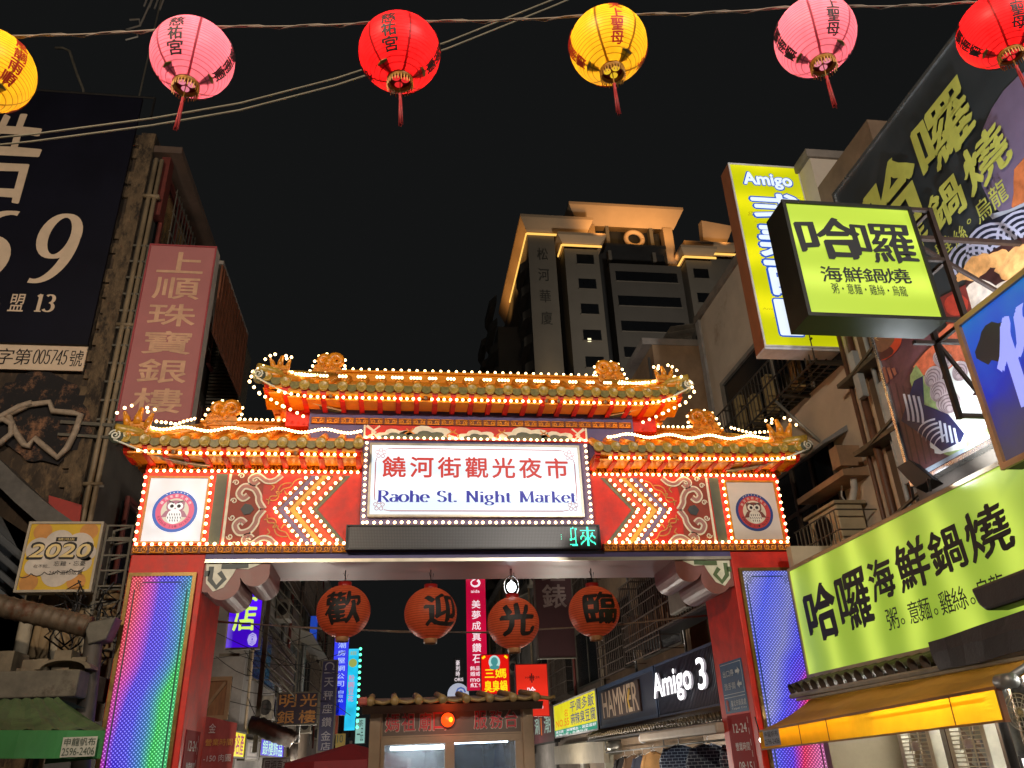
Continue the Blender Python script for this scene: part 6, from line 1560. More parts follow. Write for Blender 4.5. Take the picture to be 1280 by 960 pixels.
b = MB(); b.box(-.12, ky + .05, .9, .5, ky + .06, 1.83); b.build('window_pane', hazy_glass('booth_glass'), KB)
b = MB(); b.box(.6, ky + .05, .9, 1.24, ky + .06, 1.83); b.build('window_pane', hazy_glass('booth_glass'), KB)
b = MB(); b.box(-.16, ky + .02, 0, 1.32, ky + .1, .89); b.box(-.28, ky + .13, 0, -.2, ky + 1.5, .9); b.box(1.36, ky + .13, 0, 1.44, ky + 1.5, .9); b.build('lower_wall', pbr('booth_wall', (120, 40, 32), .6), KB)
b = MB(); b.box(-.28, ky + 1.4, 0, -.2, ky + 1.5, 2.2); b.box(1.36, ky + 1.4, 0, 1.44, ky + 1.5, 2.2); b.box(-.19, ky + 1.44, .9, 1.35, ky + 1.47, 1.0); b.build('back_frame', m_wood, KB)
b = MB(); b.box(-.3, ky - .02, 2.2, 1.46, ky + 1.55, 2.26); b.prism([(-.34, ky - .22, 2.235), (1.58, ky - .22, 2.235), (1.5, ky + .4, 2.31), (-.34, ky + .4, 2.31)], (0, .0, -.03))
b.box(-.34, ky + .4, 2.27, 1.5, ky + 1.6, 2.31)
b.prism([(-.36, ky - .1, 2.2), (1.54, ky - .1, 2.2), (1.54, ky + .0, 2.13), (-.36, ky, 2.13)], (0, .03, .0)); rf = b.build('roof', pbr('booth_roof', (78, 62, 52), .6, var=.3), KB)
b = MB()
for k in range(8):
    x = -.27 + .245 * k; t0 = V(-.34 + (x + .34) / 1.92 * 1.84, ky + .4, 2.33)
    b.tube([V(x, ky - .24, 2.245), V(x, ky - .1, 2.265), t0], .034, 8); 
    b.lathe([(.001, .012), (.043, .01), (.046, -.02)], (x, ky - .24, 2.235), 14, ax=(V(1, 0, 0), V(0, 0, 1), V(0, -1, 0)))
    b.tube([V(x + .045, ky - .235, 2.23), V(x + .12, ky - .23, 2.214), V(x + .2, ky - .235, 2.23)], .018, 6)
b.build('eave_tiles', pbr('booth_tile', (124, 100, 58), .5, var=.35, scale=12), rf, True)
b = MB(); b.box(-.4, ky - .26, 2.2, -.3, ky - .1, 2.28); b.build('corner_tile', pbr('corner_tile_red', (140, 60, 48), .5), rf, bevel=.02)
b = MB(); b.tube([(-.06, ky + .25, 1.8), (.5, ky + .25, 1.8)], .018, 8); b.build('tube_light', emit('booth_tube', (250, 253, 255), 26), KB, True)
b = MB(); b.tube([(.62, ky + .5, 1.84), (1.22, ky + .5, 1.84)], .012, 8); b.build('tube_light', emit('booth_tube_far', (220, 235, 255), 22), KB, True)
b = MB(); b.box(-.14, ky + .18, 1.835, 1.3, ky + .34, 1.86); b.box(-.13, ky + .42, 1.862, 1.3, ky + .6, 1.88); b.build('tube_holder', pbr('holder_white', (210, 210, 205), .5), KB)
t = thing('red_lamp', (.53, ky - .02, 2.06), 'round glowing red lamp on the booth name board', 'lamp')
b = MB(); b.lathe([(.001, .075), (.03, .07), (.06, .045), (.075, 0)], (.53, ky + .02, 2.05), 18, ax=(V(1, 0, 0), V(0, 0, 1), V(0, -1, 0))); b.build('lens', emit('red_glow', (255, 66, 14), 2.2), t, True)
b = MB(); b.lathe([(.001, .0), (.022, -.01), (.03, -.02)], (.55, ky - .06, 2.05), 12, ax=(V(1, 0, 0), V(0, 0, 1), V(0, -1, 0))); b.build('hot_spot', emit('amber_glow', (255, 190, 40), 2.2), t, True)
b = MB(); b.lathe([(.08, 0), (.08, .02), (.07, .02)], (.53, ky + .024, 2.05), 18, ax=(V(1, 0, 0), V(0, 0, 1), V(0, -1, 0))); b.build('lamp_base', m_black, t)
point('red_light', (.53, ky - .16, 2.05), 2.2, (1, .12, .03), .05, t)
def parasol(x, y, top, lab, src=[None]):
    t = thing('folded_parasol', (x, y, 0), lab, 'parasol', 'folded dark parasols seen through the booth')
    b = MB(); prof = [(.001, top), (.02, top - .02), (.05, top - .12), (.075, top - .3), (.1, top - .6), (.11, top - .8), (.06, top - .85)]; i0 = len(b.v)
    b.lathe(prof, (x, y, 0), 22)
    for k, p in enumerate(b.v):
        a = math.atan2(p.y - y, p.x - x); r = 1 + .16 * math.cos(a * 7); p.x = x + (p.x - x) * r; p.y = y + (p.y - y) * r
    b.build('cloth', pbr('parasol_dark', (56, 64, 84), .7, var=.3, scale=9), t, True)
    b = MB(); b.tube([(x, y, 0), (x, y, top - .1)], .02, 8); b.build('pole', m_steel, t, True)
parasol(.42, 10.7, 1.98, 'dark folded parasol seen through the left booth window'); parasol(1.28, 10.8, 1.9, 'dark folded parasol seen through the right booth window')

# ------------------------------------------------------------------ street beyond the gate: house fronts
m_f1 = pbr('front_brown', (124, 110, 96), .85, var=.35, scale=1.5, bump=.2)
m_f2 = pbr('front_grey', (128, 124, 120), .85, var=.3, scale=1.5, bump=.2)
m_f3 = pbr('front_tan', (136, 114, 90), .85, var=.3, scale=1.5, bump=.2)
m_pane = pbr('dark_pane', (22, 24, 26), .2)
m_ac = pbr('ac_grey', (134, 128, 116), .5, var=.2)
def house_front(side, X, y0, y1, H, mat, label, seed, grid=True):
    """house along the street: plastered front at x = X with floors of caged windows, pipes and air conditioners"""
    rnd = random.Random(seed); sg = 1 if side == 'R' else -1
    t = thing('street_house', (X + sg * 3, (y0 + y1) / 2, 0), label, 'building', 'house fronts along the market street')
    xb = X + sg * 8
    b = MB(); b.box(min(X, xb), y0, 0, max(X, xb), y1, H); b.build('wall', mat, t)
    fl = [z for z in (3.9, 6.8, 9.7, 12.6, 15.5) if z + 2 < H]
    n = max(1, int((y1 - y0) / 3.0)); w = (y1 - y0) / n
    for z in fl:
        for k in range(n):
            ya = y0 + k * w + .45; yb = ya + w - .9; o = X - sg * .03
            b = MB(); b.box(min(o, X + sg * .02), ya, z, max(o, X + sg * .02), yb, z + 1.7); wn = b.build('window', m_pane, t)
            b = MB(); q = X - sg * .05
            for yy in (ya - .06, (ya + yb) / 2 - .03, yb): b.box(min(q, X), yy, z - .06, max(q, X), yy + .06, z + 1.76)
            for zz in (z - .06, z + 1.7): b.box(min(q, X), ya + .001, zz, max(q, X), yb - .001, zz + .05)
            b.build('frame', m_grille, wn)
            if rnd.random() < .75:
                b = MB(); q = X - sg * rnd.uniform(.3, .6); z1_ = z + rnd.choice((1.0, 1.7))
                nn = int((yb - ya) / .2)
                for j in range(nn + 1): yy = ya + (yb - ya) * j / nn; b.bar((q, yy, z - .15), (q, yy, z1_), .022)
                for zz in [z - .15 + (z1_ - z + .15) * j / 4 for j in range(5)]: b.bar((q, ya, zz), (q, yb, zz), .024); b.bar((q, ya, zz), (X, ya, zz), .02); b.bar((q, yb, zz), (X, yb, zz), .02)
                b.build('grille', pbr('grille_rust', (96, 84, 74), .6, .3, var=.4, scale=9), wn)
            if rnd.random() < .6 and not (side == 'R' and z < 4):
                yc = rnd.uniform(ya, yb - .8); q = X - sg * .42
                b = MB(); b.box(min(q, X - sg * .02), yc, z - .95, max(q, X - sg * .02), yc + .85, z - .35); a = b.build('air_conditioner', m_ac, t, bevel=.02)
                b = MB(); b.lathe([(.001, 0), (.22, 0), (.24, .02)], (q - sg * .004, yc + .42, z - .65), 18, ax=(V(0, 1, 0), V(0, 0, 1), V(-sg, 0, 0))); b.lathe([(.001, 0), (.2, 0)], (X - sg * .22, yc - .004, z - .65), 14, ax=(V(sg * .8, 0, 0), V(0, 0, 1), V(0, -1, 0))); b.build('fan_opening', m_dark, a)
            if rnd.random() < .4:
                b = MB(); q = X - sg * .8; b.prism([(X, ya - .2, z + 2.15), (q, ya - .2, z + 1.8), (q, ya - .2, z + 1.76), (X, ya - .2, z + 2.1)], (0, yb - ya + .4, 0)); b.build('window_hood', rnd.choice((m_ac, m_rust, m_f2)), t)
    for k in range(n + 1):
        yy = y0 + .15 + k * (w - .25 / n); b = MB(); q = X - sg * rnd.uniform(.06, .16); b.tube([(q, yy, 2.6), (q, yy, H - .3)], rnd.choice((.035, .05, .08)), 7); b.build('pipe', rnd.choice((m_steel, m_rust, pbr('pipe_tan', (128, 112, 88)))), t, True)
    b = MB(); q = X - sg * .25; b.box(min(q, xb), y0 - .02, H, max(q, xb), y1 + .02, H + .18); b.build('cornice', m_f2, t)
    return t
house_front('L', -3.75, 21.2, 27, 9.9, m_f2, 'dark grey house with caged windows behind the purple shop sign', 1)
house_front('L', -3.6, 27.05, 36, 9.6, m_f1, 'brown house behind the paired navy and gold signs on the left', 2)
house_front('L', -3.9, 36.05, 48, 10.4, m_f2, 'grey house beyond the navy vertical sign on the left', 3)
house_front('L', -3.8, 48.05, 62, 11, m_f1, 'farthest brown house on the left of the street', 4)
house_front('R', 6.15, 16.8, 24.4, 11, m_f3, 'tan house with balcony cages above the two navy shop boards', 5)
house_front('R', 6.2, 24.45, 33, 9.8, m_f1, 'brown house above the yellow and green food sign', 6)
house_front('R', 6.1, 33.05, 45, 12.5, m_f2, 'grey house behind the red vertical sign on the right', 7)
house_front('R', 6.2, 45.05, 62, 11.5, m_f1, 'farthest brown house on the right of the street', 8)
# scaffold-like balcony cages on the right above the navy boards
t = thing('balcony_cage', (5.9, 17, 4), 'long rusty balcony cage full of clutter above the Amigo board', 'balcony')
b = MB()
for k in range(40):
    y = 13.9 + k * .16; b.bar((5.62, y, 4.15), (5.62, y, 5.6), .02)
for z in (4.15, 4.6, 5.1, 5.6): b.bar((5.62, 13.9, z), (5.62, 20.2, z), .03)
for k in range(8): b.bar((5.62, 13.9 + .9 * k, 4.15), (6.1, 13.9 + .9 * k, 4.15), .04); b.bar((5.62, 13.9 + .9 * k, 5.6), (6.1, 13.9 + .9 * k, 5.6), .04)
b.build('cage', pbr('grille_rust', (96, 84, 74)), t)
b = MB(); b.box(5.64, 13.9, 4.08, 6.12, 20.2, 4.14); b.build('floor_plate', m_dark, t)
b = MB(); r2 = random.Random(3)
for k in range(16): y = 14 + k * .38; b.box(5.7, y, 4.15, 6.0, y + r2.uniform(.15, .3), 4.15 + r2.uniform(.2, .7))
b.build('clutter', pbr('balcony_clutter', (128, 92, 60), .7, var=.6, scale=1.7), t)
t = thing('air_conditioner', (5.85, 24, 5.2), 'pale boxy air conditioner high on the wall left of the rightmost lantern', 'air conditioner')
c = PX(850, 742, 5.6); b = MB(); b.box(5.5, c.y - .5, c.z - .35, 6.1, c.y + .5, c.z + .35); b.build('housing', m_ac, t, bevel=.03); b = MB(); b.box(5.52, c.y - .508, c.z - .28, 6.05, c.y - .5, c.z + .28); b.build('front_panel', pbr('ac_tan', (176, 150, 108), .5), t)

# tangles of thin cable on the left side of the street
t = thing('cable_tangle', (-3.4, 20, 4), 'web of thin dark cables in front of the left house fronts', 'cables')
b = MB(); r2 = random.Random(11)
for k in range(13):
    x0, y0, x1, y1 = r2.uniform(250, 330), r2.uniform(730, 880), r2.uniform(330, 440), r2.uniform(740, 900); sag = r2.uniform(5, 30)
    b.tube([PY(x0 + (x1 - x0) * q / 8, y0 + (y1 - y0) * q / 8 + sag * math.sin(math.pi * q / 8), 18 + r2.uniform(-.05, .05) + .5 * (k % 3)) for q in range(9)], .009, 4)
b.build('cables', m_black, t)
# left signs
def simple_sign(name, Y, pts, mat, side, label, depth=.2, frame_w=.03, fm=None):
    f = faceY(Y, pts); return f, sign_box(name, f, depth, mat, side, label, 'sign', frame_w=frame_w, frame_mat=fm)
f, t = simple_sign('shop_sign', 18, ((292, 700), (334, 700), (324, 811), (281, 811)), lightbox('purple_face', (84, 14, 250), 'Z', 1.2, .75, 1.05, (66, 8, 205)), m_ac, 'lit purple sign with a yellow green character hung behind the left gate bracket')
b = MB(); f.text(b, '名', .2, .53, .8, .82, bold=.06, wob=.02); f.text(b, '店', .18, .2, .82, .49, bold=.06, wob=.02); b.build('lettering', emit('sign_lime', (216, 250, 110), .95), t)
b = MB()
for k in range(4): f.strip(b, [(.78 + .05 * k * math.cos(q * .8) * .8, .1 + .022 * k * math.sin(q * .8)) for q in range(9)], .03, .006)
b.build('emblem', emit('emblem_pale', (190, 180, 250), .8), t)
b = MB(); b.bar((f.O.x + .3, 18.15, f.O.z - .1), (-3.75, 18.15, f.O.z - .1), .06); b.bar((f.O.x, 18.15, f.O.z + 1), (-3.75, 18.15, f.O.z + 1), .06)
for k in range(9): b.bar((f.O.x + f.w + .05, 18.1, f.O.z - .2 + k * .25), (f.O.x + f.w + .7, 19, f.O.z - .9 + k * .25), .025)
b.bar((f.O.x + f.w + .7, 19, f.O.z - 1), (f.O.x + f.w + .7, 19, f.O.z + 1.5), .03); b.bar((f.O.x + f.w + .1, 18.1, f.O.z - 2), (f.O.x + f.w + .1, 18.1, f.O.z + 2), .09); b.build('bracket', m_grille, t)
f, t = simple_sign('shop_sign', 20, ((347, 865), (399, 865), (396, 908), (344, 905)), pbr('dull_purple', (40, 26, 44), .6), m_grille, 'square unlit purple sign with four gold characters')
b = MB()
for ch, u, v in (('明', .06, .55), ('光', .56, .55), ('銀', .04, .06), ('樓', .55, .06)): f.text(b, ch, u, v, u + .4, v + .38, bold=.04)
b.build('lettering', pbr('dull_gold', (164, 112, 54), .6), t)
f, t = simple_sign('vertical_sign', 19.5, ((403, 825), (423, 825), (416, 940), (395, 940)), pbr('dull_navy', (36, 34, 66), .6), m_grille, 'narrow unlit navy vertical sign with pale characters beside the square purple sign')
b = MB()
for k, ch in enumerate('天秤座鑽金'): f.text(b, ch, .22, .70 - k * .145, .8, .80 - k * .145, bold=.02)
f.text(b, '店', .25, .02, .8, .1, bold=.02)
f.strip(b, [(.18, .855), (.8, .855)], .02); f.strip(b, [(.2, .89)] + [(.5 + .26 * math.cos(math.pi * (1.25 - 1.5 * q / 10)), .925 + .045 * math.sin(math.pi * (1.25 - 1.5 * q / 10))) for q in range(11)] + [(.8, .89)], .025)
b.build('lettering', pbr('dull_grey', (134, 130, 134), .6), t)
f, t = simple_sign('vertical_sign', 30, ((418, 797), (437, 797), (431, 894), (414, 894)), emit('blue_sign_face', (10, 40, 232), .95, var=.15), m_dark, 'narrow bright blue vertical sign with white characters down the street', frame_w=0)
b = MB()
for k, ch in enumerate('潮房屋網公司'): f.text(b, ch, .25, .86 - k * .1, .8, .93 - k * .1, bold=.02)
for k, ch in enumerate('自取站'): f.text(b, ch, .45, .27 - k * .055, .8, .31 - k * .055, bold=.01)
b.build('lettering', emit('pale_blue', (180, 205, 255), .9), t)
f, t = simple_sign('vertical_sign', 33, ((436, 811), (450, 811), (443, 913), (429, 913)), emit('cyan_face', (30, 196, 240), .95, var=.3), m_dark, 'narrow bright cyan vertical sign edged with green lamps', frame_w=0)
b = MB()
for k, ch in enumerate('粉圓豆花'): f.text(b, ch, .2, .6 - k * .085, .7, .67 - k * .085, bold=.03)
b.build('lettering', emit('pinkish', (220, 140, 170), .9), t)
b = MB(); f.disc(b, .5, .82, .16, .008, 16); f.text(b, '銀', .2, .92, .8, .97); b.build('emblem', emit('emblem_olive', (170, 180, 90), .8), t)
b = MB()
for k in range(14): b.ball(f.p(f.w + .06, .1 + k * f.h / 13.5, .02), .055, 6)
b.build('edge_lamps', emit('green_lamp', (90, 255, 190), 3), t)
f, t = simple_sign('shop_sign', 33, ((445, 897), (458, 897), (456, 930), (442, 930)), emit('pale_green_face', (150, 205, 195), .7, var=.2), m_dark, 'small pale green lit sign below the cyan vertical sign', frame_w=.03)
b = MB(); f.text(b, '一品', .2, .1, .8, .6); f.text(b, '茶', .25, .65, .75, .92); b.build('lettering', pbr('sign_teal', (40, 70, 66), .6), t)
f, t = simple_sign('shop_sign', 30, ((421, 858), (426, 858), (421, 918), (417, 918)), pbr('dull_orange', (150, 62, 30), .6), m_dark, 'thin dull orange sign strip between the navy and blue vertical signs', frame_w=0)
f, t = simple_sign('shop_sign', 29, ((421, 917), (432, 917), (431, 936), (418, 936)), pbr('dull_yellow', (150, 128, 50), .6), m_dark, 'small dull yellow and grey sign below the blue vertical sign', frame_w=0)
b = MB(); f.text(b, '10', .15, .4, .75, .9); b.build('lettering', pbr('sign_teal', (40, 70, 66)), t)
f, t = simple_sign('shop_sign', 30, ((371, 720), (378, 720), (380, 800), (388, 800)) if False else ((388, 770), (397, 770), (396, 800), (387, 800)), emit('far_blue', (40, 80, 200), .6), m_dark, 'small dim blue sign high between the dark houses left of the first lantern', frame_w=0)
# row of small lit shop signs on the left
def left_row(name, pts, X, mat, words, ink, label, off=0):
    q = [PX(x, y, X) for x, y in pts]; y0 = (q[0].y + q[3].y) / 2; y1 = (q[1].y + q[2].y) / 2; z1 = (q[0].z + q[1].z) / 2; z0 = (q[2].z + q[3].z) / 2
    f = Face((X, y0, z0), (0, 1, 0), (0, 0, 1), y1 - y0, z1 - z0); t = sign_box(name, f, .15, mat, m_grille, label, 'sign', frame_w=.03)
    b = MB()
    for k, wd in enumerate(words): f.text(b, wd, .08, .95 - (k + 1) * .9 / len(words) + .05, .92, .95 - k * .9 / len(words) - .02, bold=.03, wob=.008)
    b.build('lettering', ink, t); return f, t
left_row('shop_sign', ((284, 907), (308, 920), (303, 949), (280, 945)), -3.3, emit('yellow_face', (236, 222, 20), .95), ['夜市名產'], emit('sign_magenta', (176, 30, 110), .7), 'small bright yellow lit sign with magenta characters')
left_row('shop_sign', ((308, 922), (326, 930), (322, 952), (304, 950)), -3.3, pbr('grey_sign', (120, 116, 112), .6), ['回'], pbr('grey_ink', (80, 78, 76), .6), 'small grey unlit sign between the yellow and violet signs')
left_row('shop_sign', ((326, 924), (356, 928), (353, 945), (324, 949)), -3.3, emit('violet_face', (70, 40, 220), .8), ['銀樓飾品'], emit('sign_mint', (190, 240, 210), .9), 'small violet lit sign with pale green characters')
f, t = simple_sign('shop_sign', 17, ((328, 948), (362, 946), (362, 985), (326, 985)), pbr('white_board', (130, 126, 124), .6), m_grille, 'white board sign with dark characters below the violet sign')
b = MB(); f.text(b, '展拇直衣', .08, .5, .95, .92, bold=.03); b.build('lettering', pbr('board_ink', (60, 40, 36), .6), t)
t = thing('cloth_banner', PY(265, 900, 13.6), 'faded pink cloth banner with yellow printing behind the left gate pillar', 'banner')
f = Face((-2.98, 13.75, 1.72), (1, .35, 0), (0, 0, 1), .52, .75)
b = MB(); n = 14
for k in range(n):
    for j in range(6):
        w_ = lambda a, c: f.p(f.w * a / n, f.h * c / 6 - .12 * a / n, .02 * math.sin(a * .8 + c * .5))
        b.quad(w_(k, j), w_(k + 1, j), w_(k + 1, j + 1), w_(k, j + 1))
o = b.build('cloth', pbr('banner_pink', (150, 66, 62), .8, var=.15), t, True)
b = MB(); f.text(b, '營業時間', .15, .42, .92, .55, n=.03); b.build('print', pbr('banner_yellow', (190, 140, 60), .7), t)
b = MB(); f.text(b, '-150 肉圓', .15, .12, .92, .26, n=.03); f.text(b, '金', .2, .66, .4, .84, n=.03); b.build('print', pbr('banner_white', (190, 180, 176), .7), t)
t = thing('wooden_board', PY(270, 870, 15), 'large tan wooden panel with a diagonal brace behind the left gate pillar', 'board')
f = faceY(15.2, ((255, 846), (290, 846), (285, 900), (250, 900))); b = MB(); f.box(b, 0, 0, 1, 1, -.04, 0); b.build('panel', pbr('plank_tan', (140, 104, 66), .7, var=.3, scale=3, stretch=(6, 6, 1)), t)
b = MB(); f.frame(b, .07, -.04, .03); b.bar(f.p(.05, .15, .02), f.p(f.w - .1, f.h - .1, .02), .05); b.build('brace', pbr('plank_pale', (150, 128, 92), .7), t)
t = thing('street_duct', PY(340, 925, 18), 'grey metal duct elbow above the small signs on the left', 'duct')
b = MB(); P = [PY(x, y, 17.5) for x, y in ((312, 906), (326, 908), (342, 916), (360, 922), (370, 928))]; b.tube([p.lerp(q, k / 5) for p, q in zip(P, P[1:]) for k in range(5)], [.16 + .02 * (k % 2) for k in range(20)], 12); b.tube([PY(366, 930, 17.5), PY(362, 975, 17.5)], .11, 12); b.build('duct_pipe', pbr('duct_metal', (110, 104, 98), .35, .6, var=.35, scale=6), t, True)
# red stall parasol
t = thing('market_parasol', (-.6, 14.3, 0), 'dark red stall parasol left of the booth', 'parasol')
b = MB(); c = V(-.75, 14.6, 2.02); rim = []
for k in range(8):
    a = 2 * math.pi * k / 8 + .3; rim.append(c + V(1.05 * math.cos(a), 1.05 * math.sin(a), -.26))
for k in range(8): b.poly([c, rim[k], rim[(k + 1) % 8]])
for k in range(8): b.quad(rim[k], rim[k] + V(0, 0, -.16), rim[(k + 1) % 8] + V(0, 0, -.16), rim[(k + 1) % 8])
b.build('canopy', pbr('parasol_red', (120, 26, 32), .7, var=.15), t); b = MB(); b.tube([c + V(0, 0, .04), V(c.x, c.y, 0)], .025, 8); b.build('pole', m_steel, t, True)

# signs on the right of the street
f, t = simple_sign('vertical_sign', 26, ((583, 690), (608, 690), (607, 863), (583, 863)), lightbox('crimson_face', (196, 8, 58), 'Z', 2.2, .8, 1.0), m_dark, 'tall crimson vertical sign with white characters between the two middle lanterns', frame_w=0)
b = MB()
for k, ch in enumerate('美夢成真鑽石'): f.text(b, ch, .28, .575 - k * .078, .72, .635 - k * .078, bold=.03)
f.text(b, 'aida', .25, .69, .7, .712, bold=.04)
for k, wd in enumerate(('飾品鑽', '婚戒飾', 'moni', '紅包')): f.text(b, wd, .16, .135 - k * .038, .92, .165 - k * .038, bold=.03)
f.strip(b, [(.48 + .22 * math.cos(R_(100 + 32 * q)), .762 + .025 * math.sin(R_(100 + 32 * q))) for q in range(11)], [.03 + .006 * q for q in range(11)], .006); f.strip(b, [(.3, .795), (.5, .79)], .035)
b.build('lettering', emit('white_letter', (250, 235, 240), .95), t)
f, t = simple_sign('shop_sign', 20, ((601, 818), (637, 818), (637, 868), (601, 868)), lightbox('scarlet_face', (226, 18, 12), 'X', .9, .85, 1.0), m_dark, 'bright red lit sign with yellow characters and a small round emblem above the booth', frame_w=.02, fm=pbr('red_trim', (150, 20, 20), .5))
b = MB(); f.text(b, '三', .14, .42, .46, .62, bold=.06, wob=.01); f.text(b, '媽', .5, .4, .88, .64, bold=.05, wob=.01); f.text(b, '臭臭鍋', .12, .06, .9, .34, bold=.05); b.build('lettering', emit('yellow_letter', (252, 226, 20), .95), t)
b = MB(); f.disc(b, .48, .8, .14, .006, 20, .16); b.build('emblem', emit('emblem_mint', (180, 220, 215), .9), t)
b = MB(); f.disc(b, .48, .82, .085, .009, 18, .1); f.disc(b, .48, .67, .12, .0095, 18, .05); b.build('emblem_head', emit('emblem_teal', (70, 150, 150), .8), t)
b = MB()
for q in (.06, .94): f.strip(b, [(q, .9), (q + (.1 if q < .5 else -.1), .96)], .05)
b.build('corner_marks', emit('yellow_letter', (252, 226, 20)), t)
f, t = simple_sign('shop_sign', 21, ((645, 830), (686, 830), (685, 895), (645, 897)), lightbox('orange_red_face', (226, 44, 26), 'Z', .8, .78, 1.0), m_dark, 'orange red lit sign with small white lettering right of the booth roof', frame_w=.02, fm=pbr('red_trim', (150, 20, 20)))
b = MB(); f.text(b, '哈', .35, .4, .6, .56, bold=.03, wob=.02); f.text(b, '味', .4, .24, .68, .38, bold=.03, wob=.02); f.text(b, '火鍋世界', .45, .14, .82, .2); b.build('lettering', emit('white_letter', (250, 235, 240)), t)
b = MB(); f.text(b, 'HANKER', .3, .72, .75, .76); f.strip(b, [(.5, .64), (.5, .82)], .03); f.strip(b, [(.45, .68), (.45, .78)], .025); f.strip(b, [(.55, .68), (.55, .78)], .025); b.build('emblem', pbr('emblem_maroon', (70, 14, 14), .6), t)
f, t = simple_sign('shop_sign', 23, ((669, 690), (717, 690), (716, 823), (669, 823)), pbr('maroon_banner', (70, 40, 42), .7, var=.1), m_grille, 'dark maroon unlit banner with one pale character behind the third and fourth lanterns')
b = MB(); f.text(b, '錶', .2, .46, .82, .68, bold=.04); f.text(b, '鐘', .2, .72, .82, .93, bold=.04); b.build('lettering', pbr('banner_grey', (140, 122, 116), .7), t)
f, t = simple_sign('shop_sign', 32, ((567, 823), (579, 823), (580, 852), (568, 852)), pbr('black_board', (14, 16, 24), .6), m_dark, 'small dark sign with white characters left of the crimson vertical sign', frame_w=0)
b = MB()
for k, ch in enumerate('豪利時'): f.text(b, ch, .2, .7 - k * .24, .6, .92 - k * .24, bold=.03)
f.text(b, 'ORIS', .05, .02, .95, .16, bold=.03); b.build('lettering', emit('white_letter', (250, 235, 240)), t)
t = thing('round_sign', PY(573, 868, 28), 'round white sign with a blue swirl just above the booth roof', 'sign')
c = PY(573, 868, 28); b = MB(); b.lathe([(.001, .02), (.34, .02), (.36, -.1)], c, 24, ax=(V(1, 0, 0), V(0, 0, 1), V(0, -1, 0))); b.build('disc', emit('disc_white', (190, 196, 215), .7), t)
b = MB(); b.ribbon([c + V(.06 + .17 * (1 - q / 14) * math.cos(q * .7), -.03, .06 + .17 * (1 - q / 14) * math.sin(q * .7)) for q in range(13)], .05, (0, -1, 0), .005); b.build('swirl', emit('disc_blue', (70, 100, 180), .7), t)

# right row of shops
def right_sign(name, y_far, y_near, z0, z1, mat, side, label, X=5.85, **k):
    f = faceX(X, y_far, y_near, z0, z1); return f, sign_box(name, f, .2, mat, side, label, 'sign', **k)
f, t = right_sign('shop_board', 24.3, 18.65, 2.42, 3.54, pbr('navy_board', (32, 42, 62), .5, var=.2), pbr('navy_side', (24, 30, 46), .5), 'dark navy shop board with tan letters on a brown plate', frame_w=.1, frame_mat=pbr('navy_rim', (40, 62, 92), .5))
b = MB(); f.box(b, .1, .2, .78, .84, .0, .05); b.build('plate', pbr('plate_brown', (58, 40, 34), .6), t)
b = MB(); f.text(b, 'HAMMER', .12, .24, .76, .82, n=.056, bold=.035, shear=-.1, wob=.01); b.build('lettering', pbr('letter_tan', (178, 156, 132), .6), t)
b = MB(); f.strip(b, [(.62, .3), (.6, .5), (.64, .7)], .12, .06); b.build('spark', pbr('spark_yellow', (190, 150, 30), .5), t)
f, t = right_sign('shop_board', 18.55, 13.5, 2.42, 3.54, pbr('ribbed_navy', (40, 44, 58), .4, var=.2, scale=2), pbr('navy_side', (24, 30, 46)), 'dark ribbed shop board with glowing white letters Amigo 3', frame_w=.05, frame_mat=pbr('navy_rim', (40, 62, 92)))
b = MB()
for k in range(60): b.bar(f.p(.05 + k * f.w / 60.5, .05, .006), f.p(.05 + k * f.w / 60.5, f.h - .05, .006), .012)
b.build('ribs', pbr('rib_navy', (56, 60, 74), .4), t)
b = MB()
f.text(b, 'Amigo', .02, .22, .52, .8, n=.12, bold=.05); f.text(b, '3', .595, .3, .68, .8, n=.12, bold=.05); b.build('lettering', emit('amigo_white', (252, 252, 255), 2.2), t)
b = MB(); f.text(b, 'Amigo', .02, .22, .52, .8, n=.07, bold=.05); f.text(b, '3', .595, .3, .68, .8, n=.07, bold=.05); b.build('letter_backs', pbr('letter_back', (110, 104, 110), .5), t)
f, t = right_sign('shop_board', 31.6, 24.6, 2.42, 3.56, emit('yellow_food_face', (226, 214, 30), .9, var=.15), m_dark, 'yellow and green lit food sign with dark blue characters', frame_w=.05, frame_mat=pbr('white_trim', (205, 205, 205)))
b = MB(); f.rect(b, 0, 0, 1, .22, .003); b.build('green_band', emit('sign_green', (10, 150, 120), .8), t)
b = MB(); f.text(b, '平價多飯', .44, .62, .96, .92, bold=.02, wob=.012, shear=.2); f.text(b, '麻辣臭豆腐', .44, .27, .97, .58, bold=.02, wob=.012); b.build('lettering', emit('sign_navy', (28, 44, 130), .8), t)
b = MB(); f.text(b, 'NO.55', .05, .3, .4, .5, bold=.03); f.text(b, '名', .28, .55, .38, .75); b.build('lettering', emit('sign_orange', (222, 110, 30), .9), t)
b = MB(); f.text(b, '臭豆腐・麻辣鴨血・蔬菜蛋餅', .03, .12, .97, .2, bold=.02); f.text(b, '飯麵小菜・外帶外送', .03, .02, .8, .1, bold=.02); b.build('small_lettering', emit('white_letter', (250, 235, 240)), t)
f, t = right_sign('shop_board', 37.4, 31.75, 2.3, 3.62, pbr('maroon_board', (96, 50, 56), .6), m_dark, 'dull maroon shop board with pale lettering next to the yellow food sign', frame_w=.05)
b = MB(); f.text(b, '涮', .2, .3, .42, .76, bold=.03); f.text(b, '潮', .62, .28, .88, .78, bold=.03); b.build('lettering', emit('pale_green_letter', (170, 196, 180), .6), t)
b = MB(); f.strip(b, [(.5, .25), (.5, .75)], .14); b.build('emblem', emit('sign_orange', (222, 110, 30)), t)
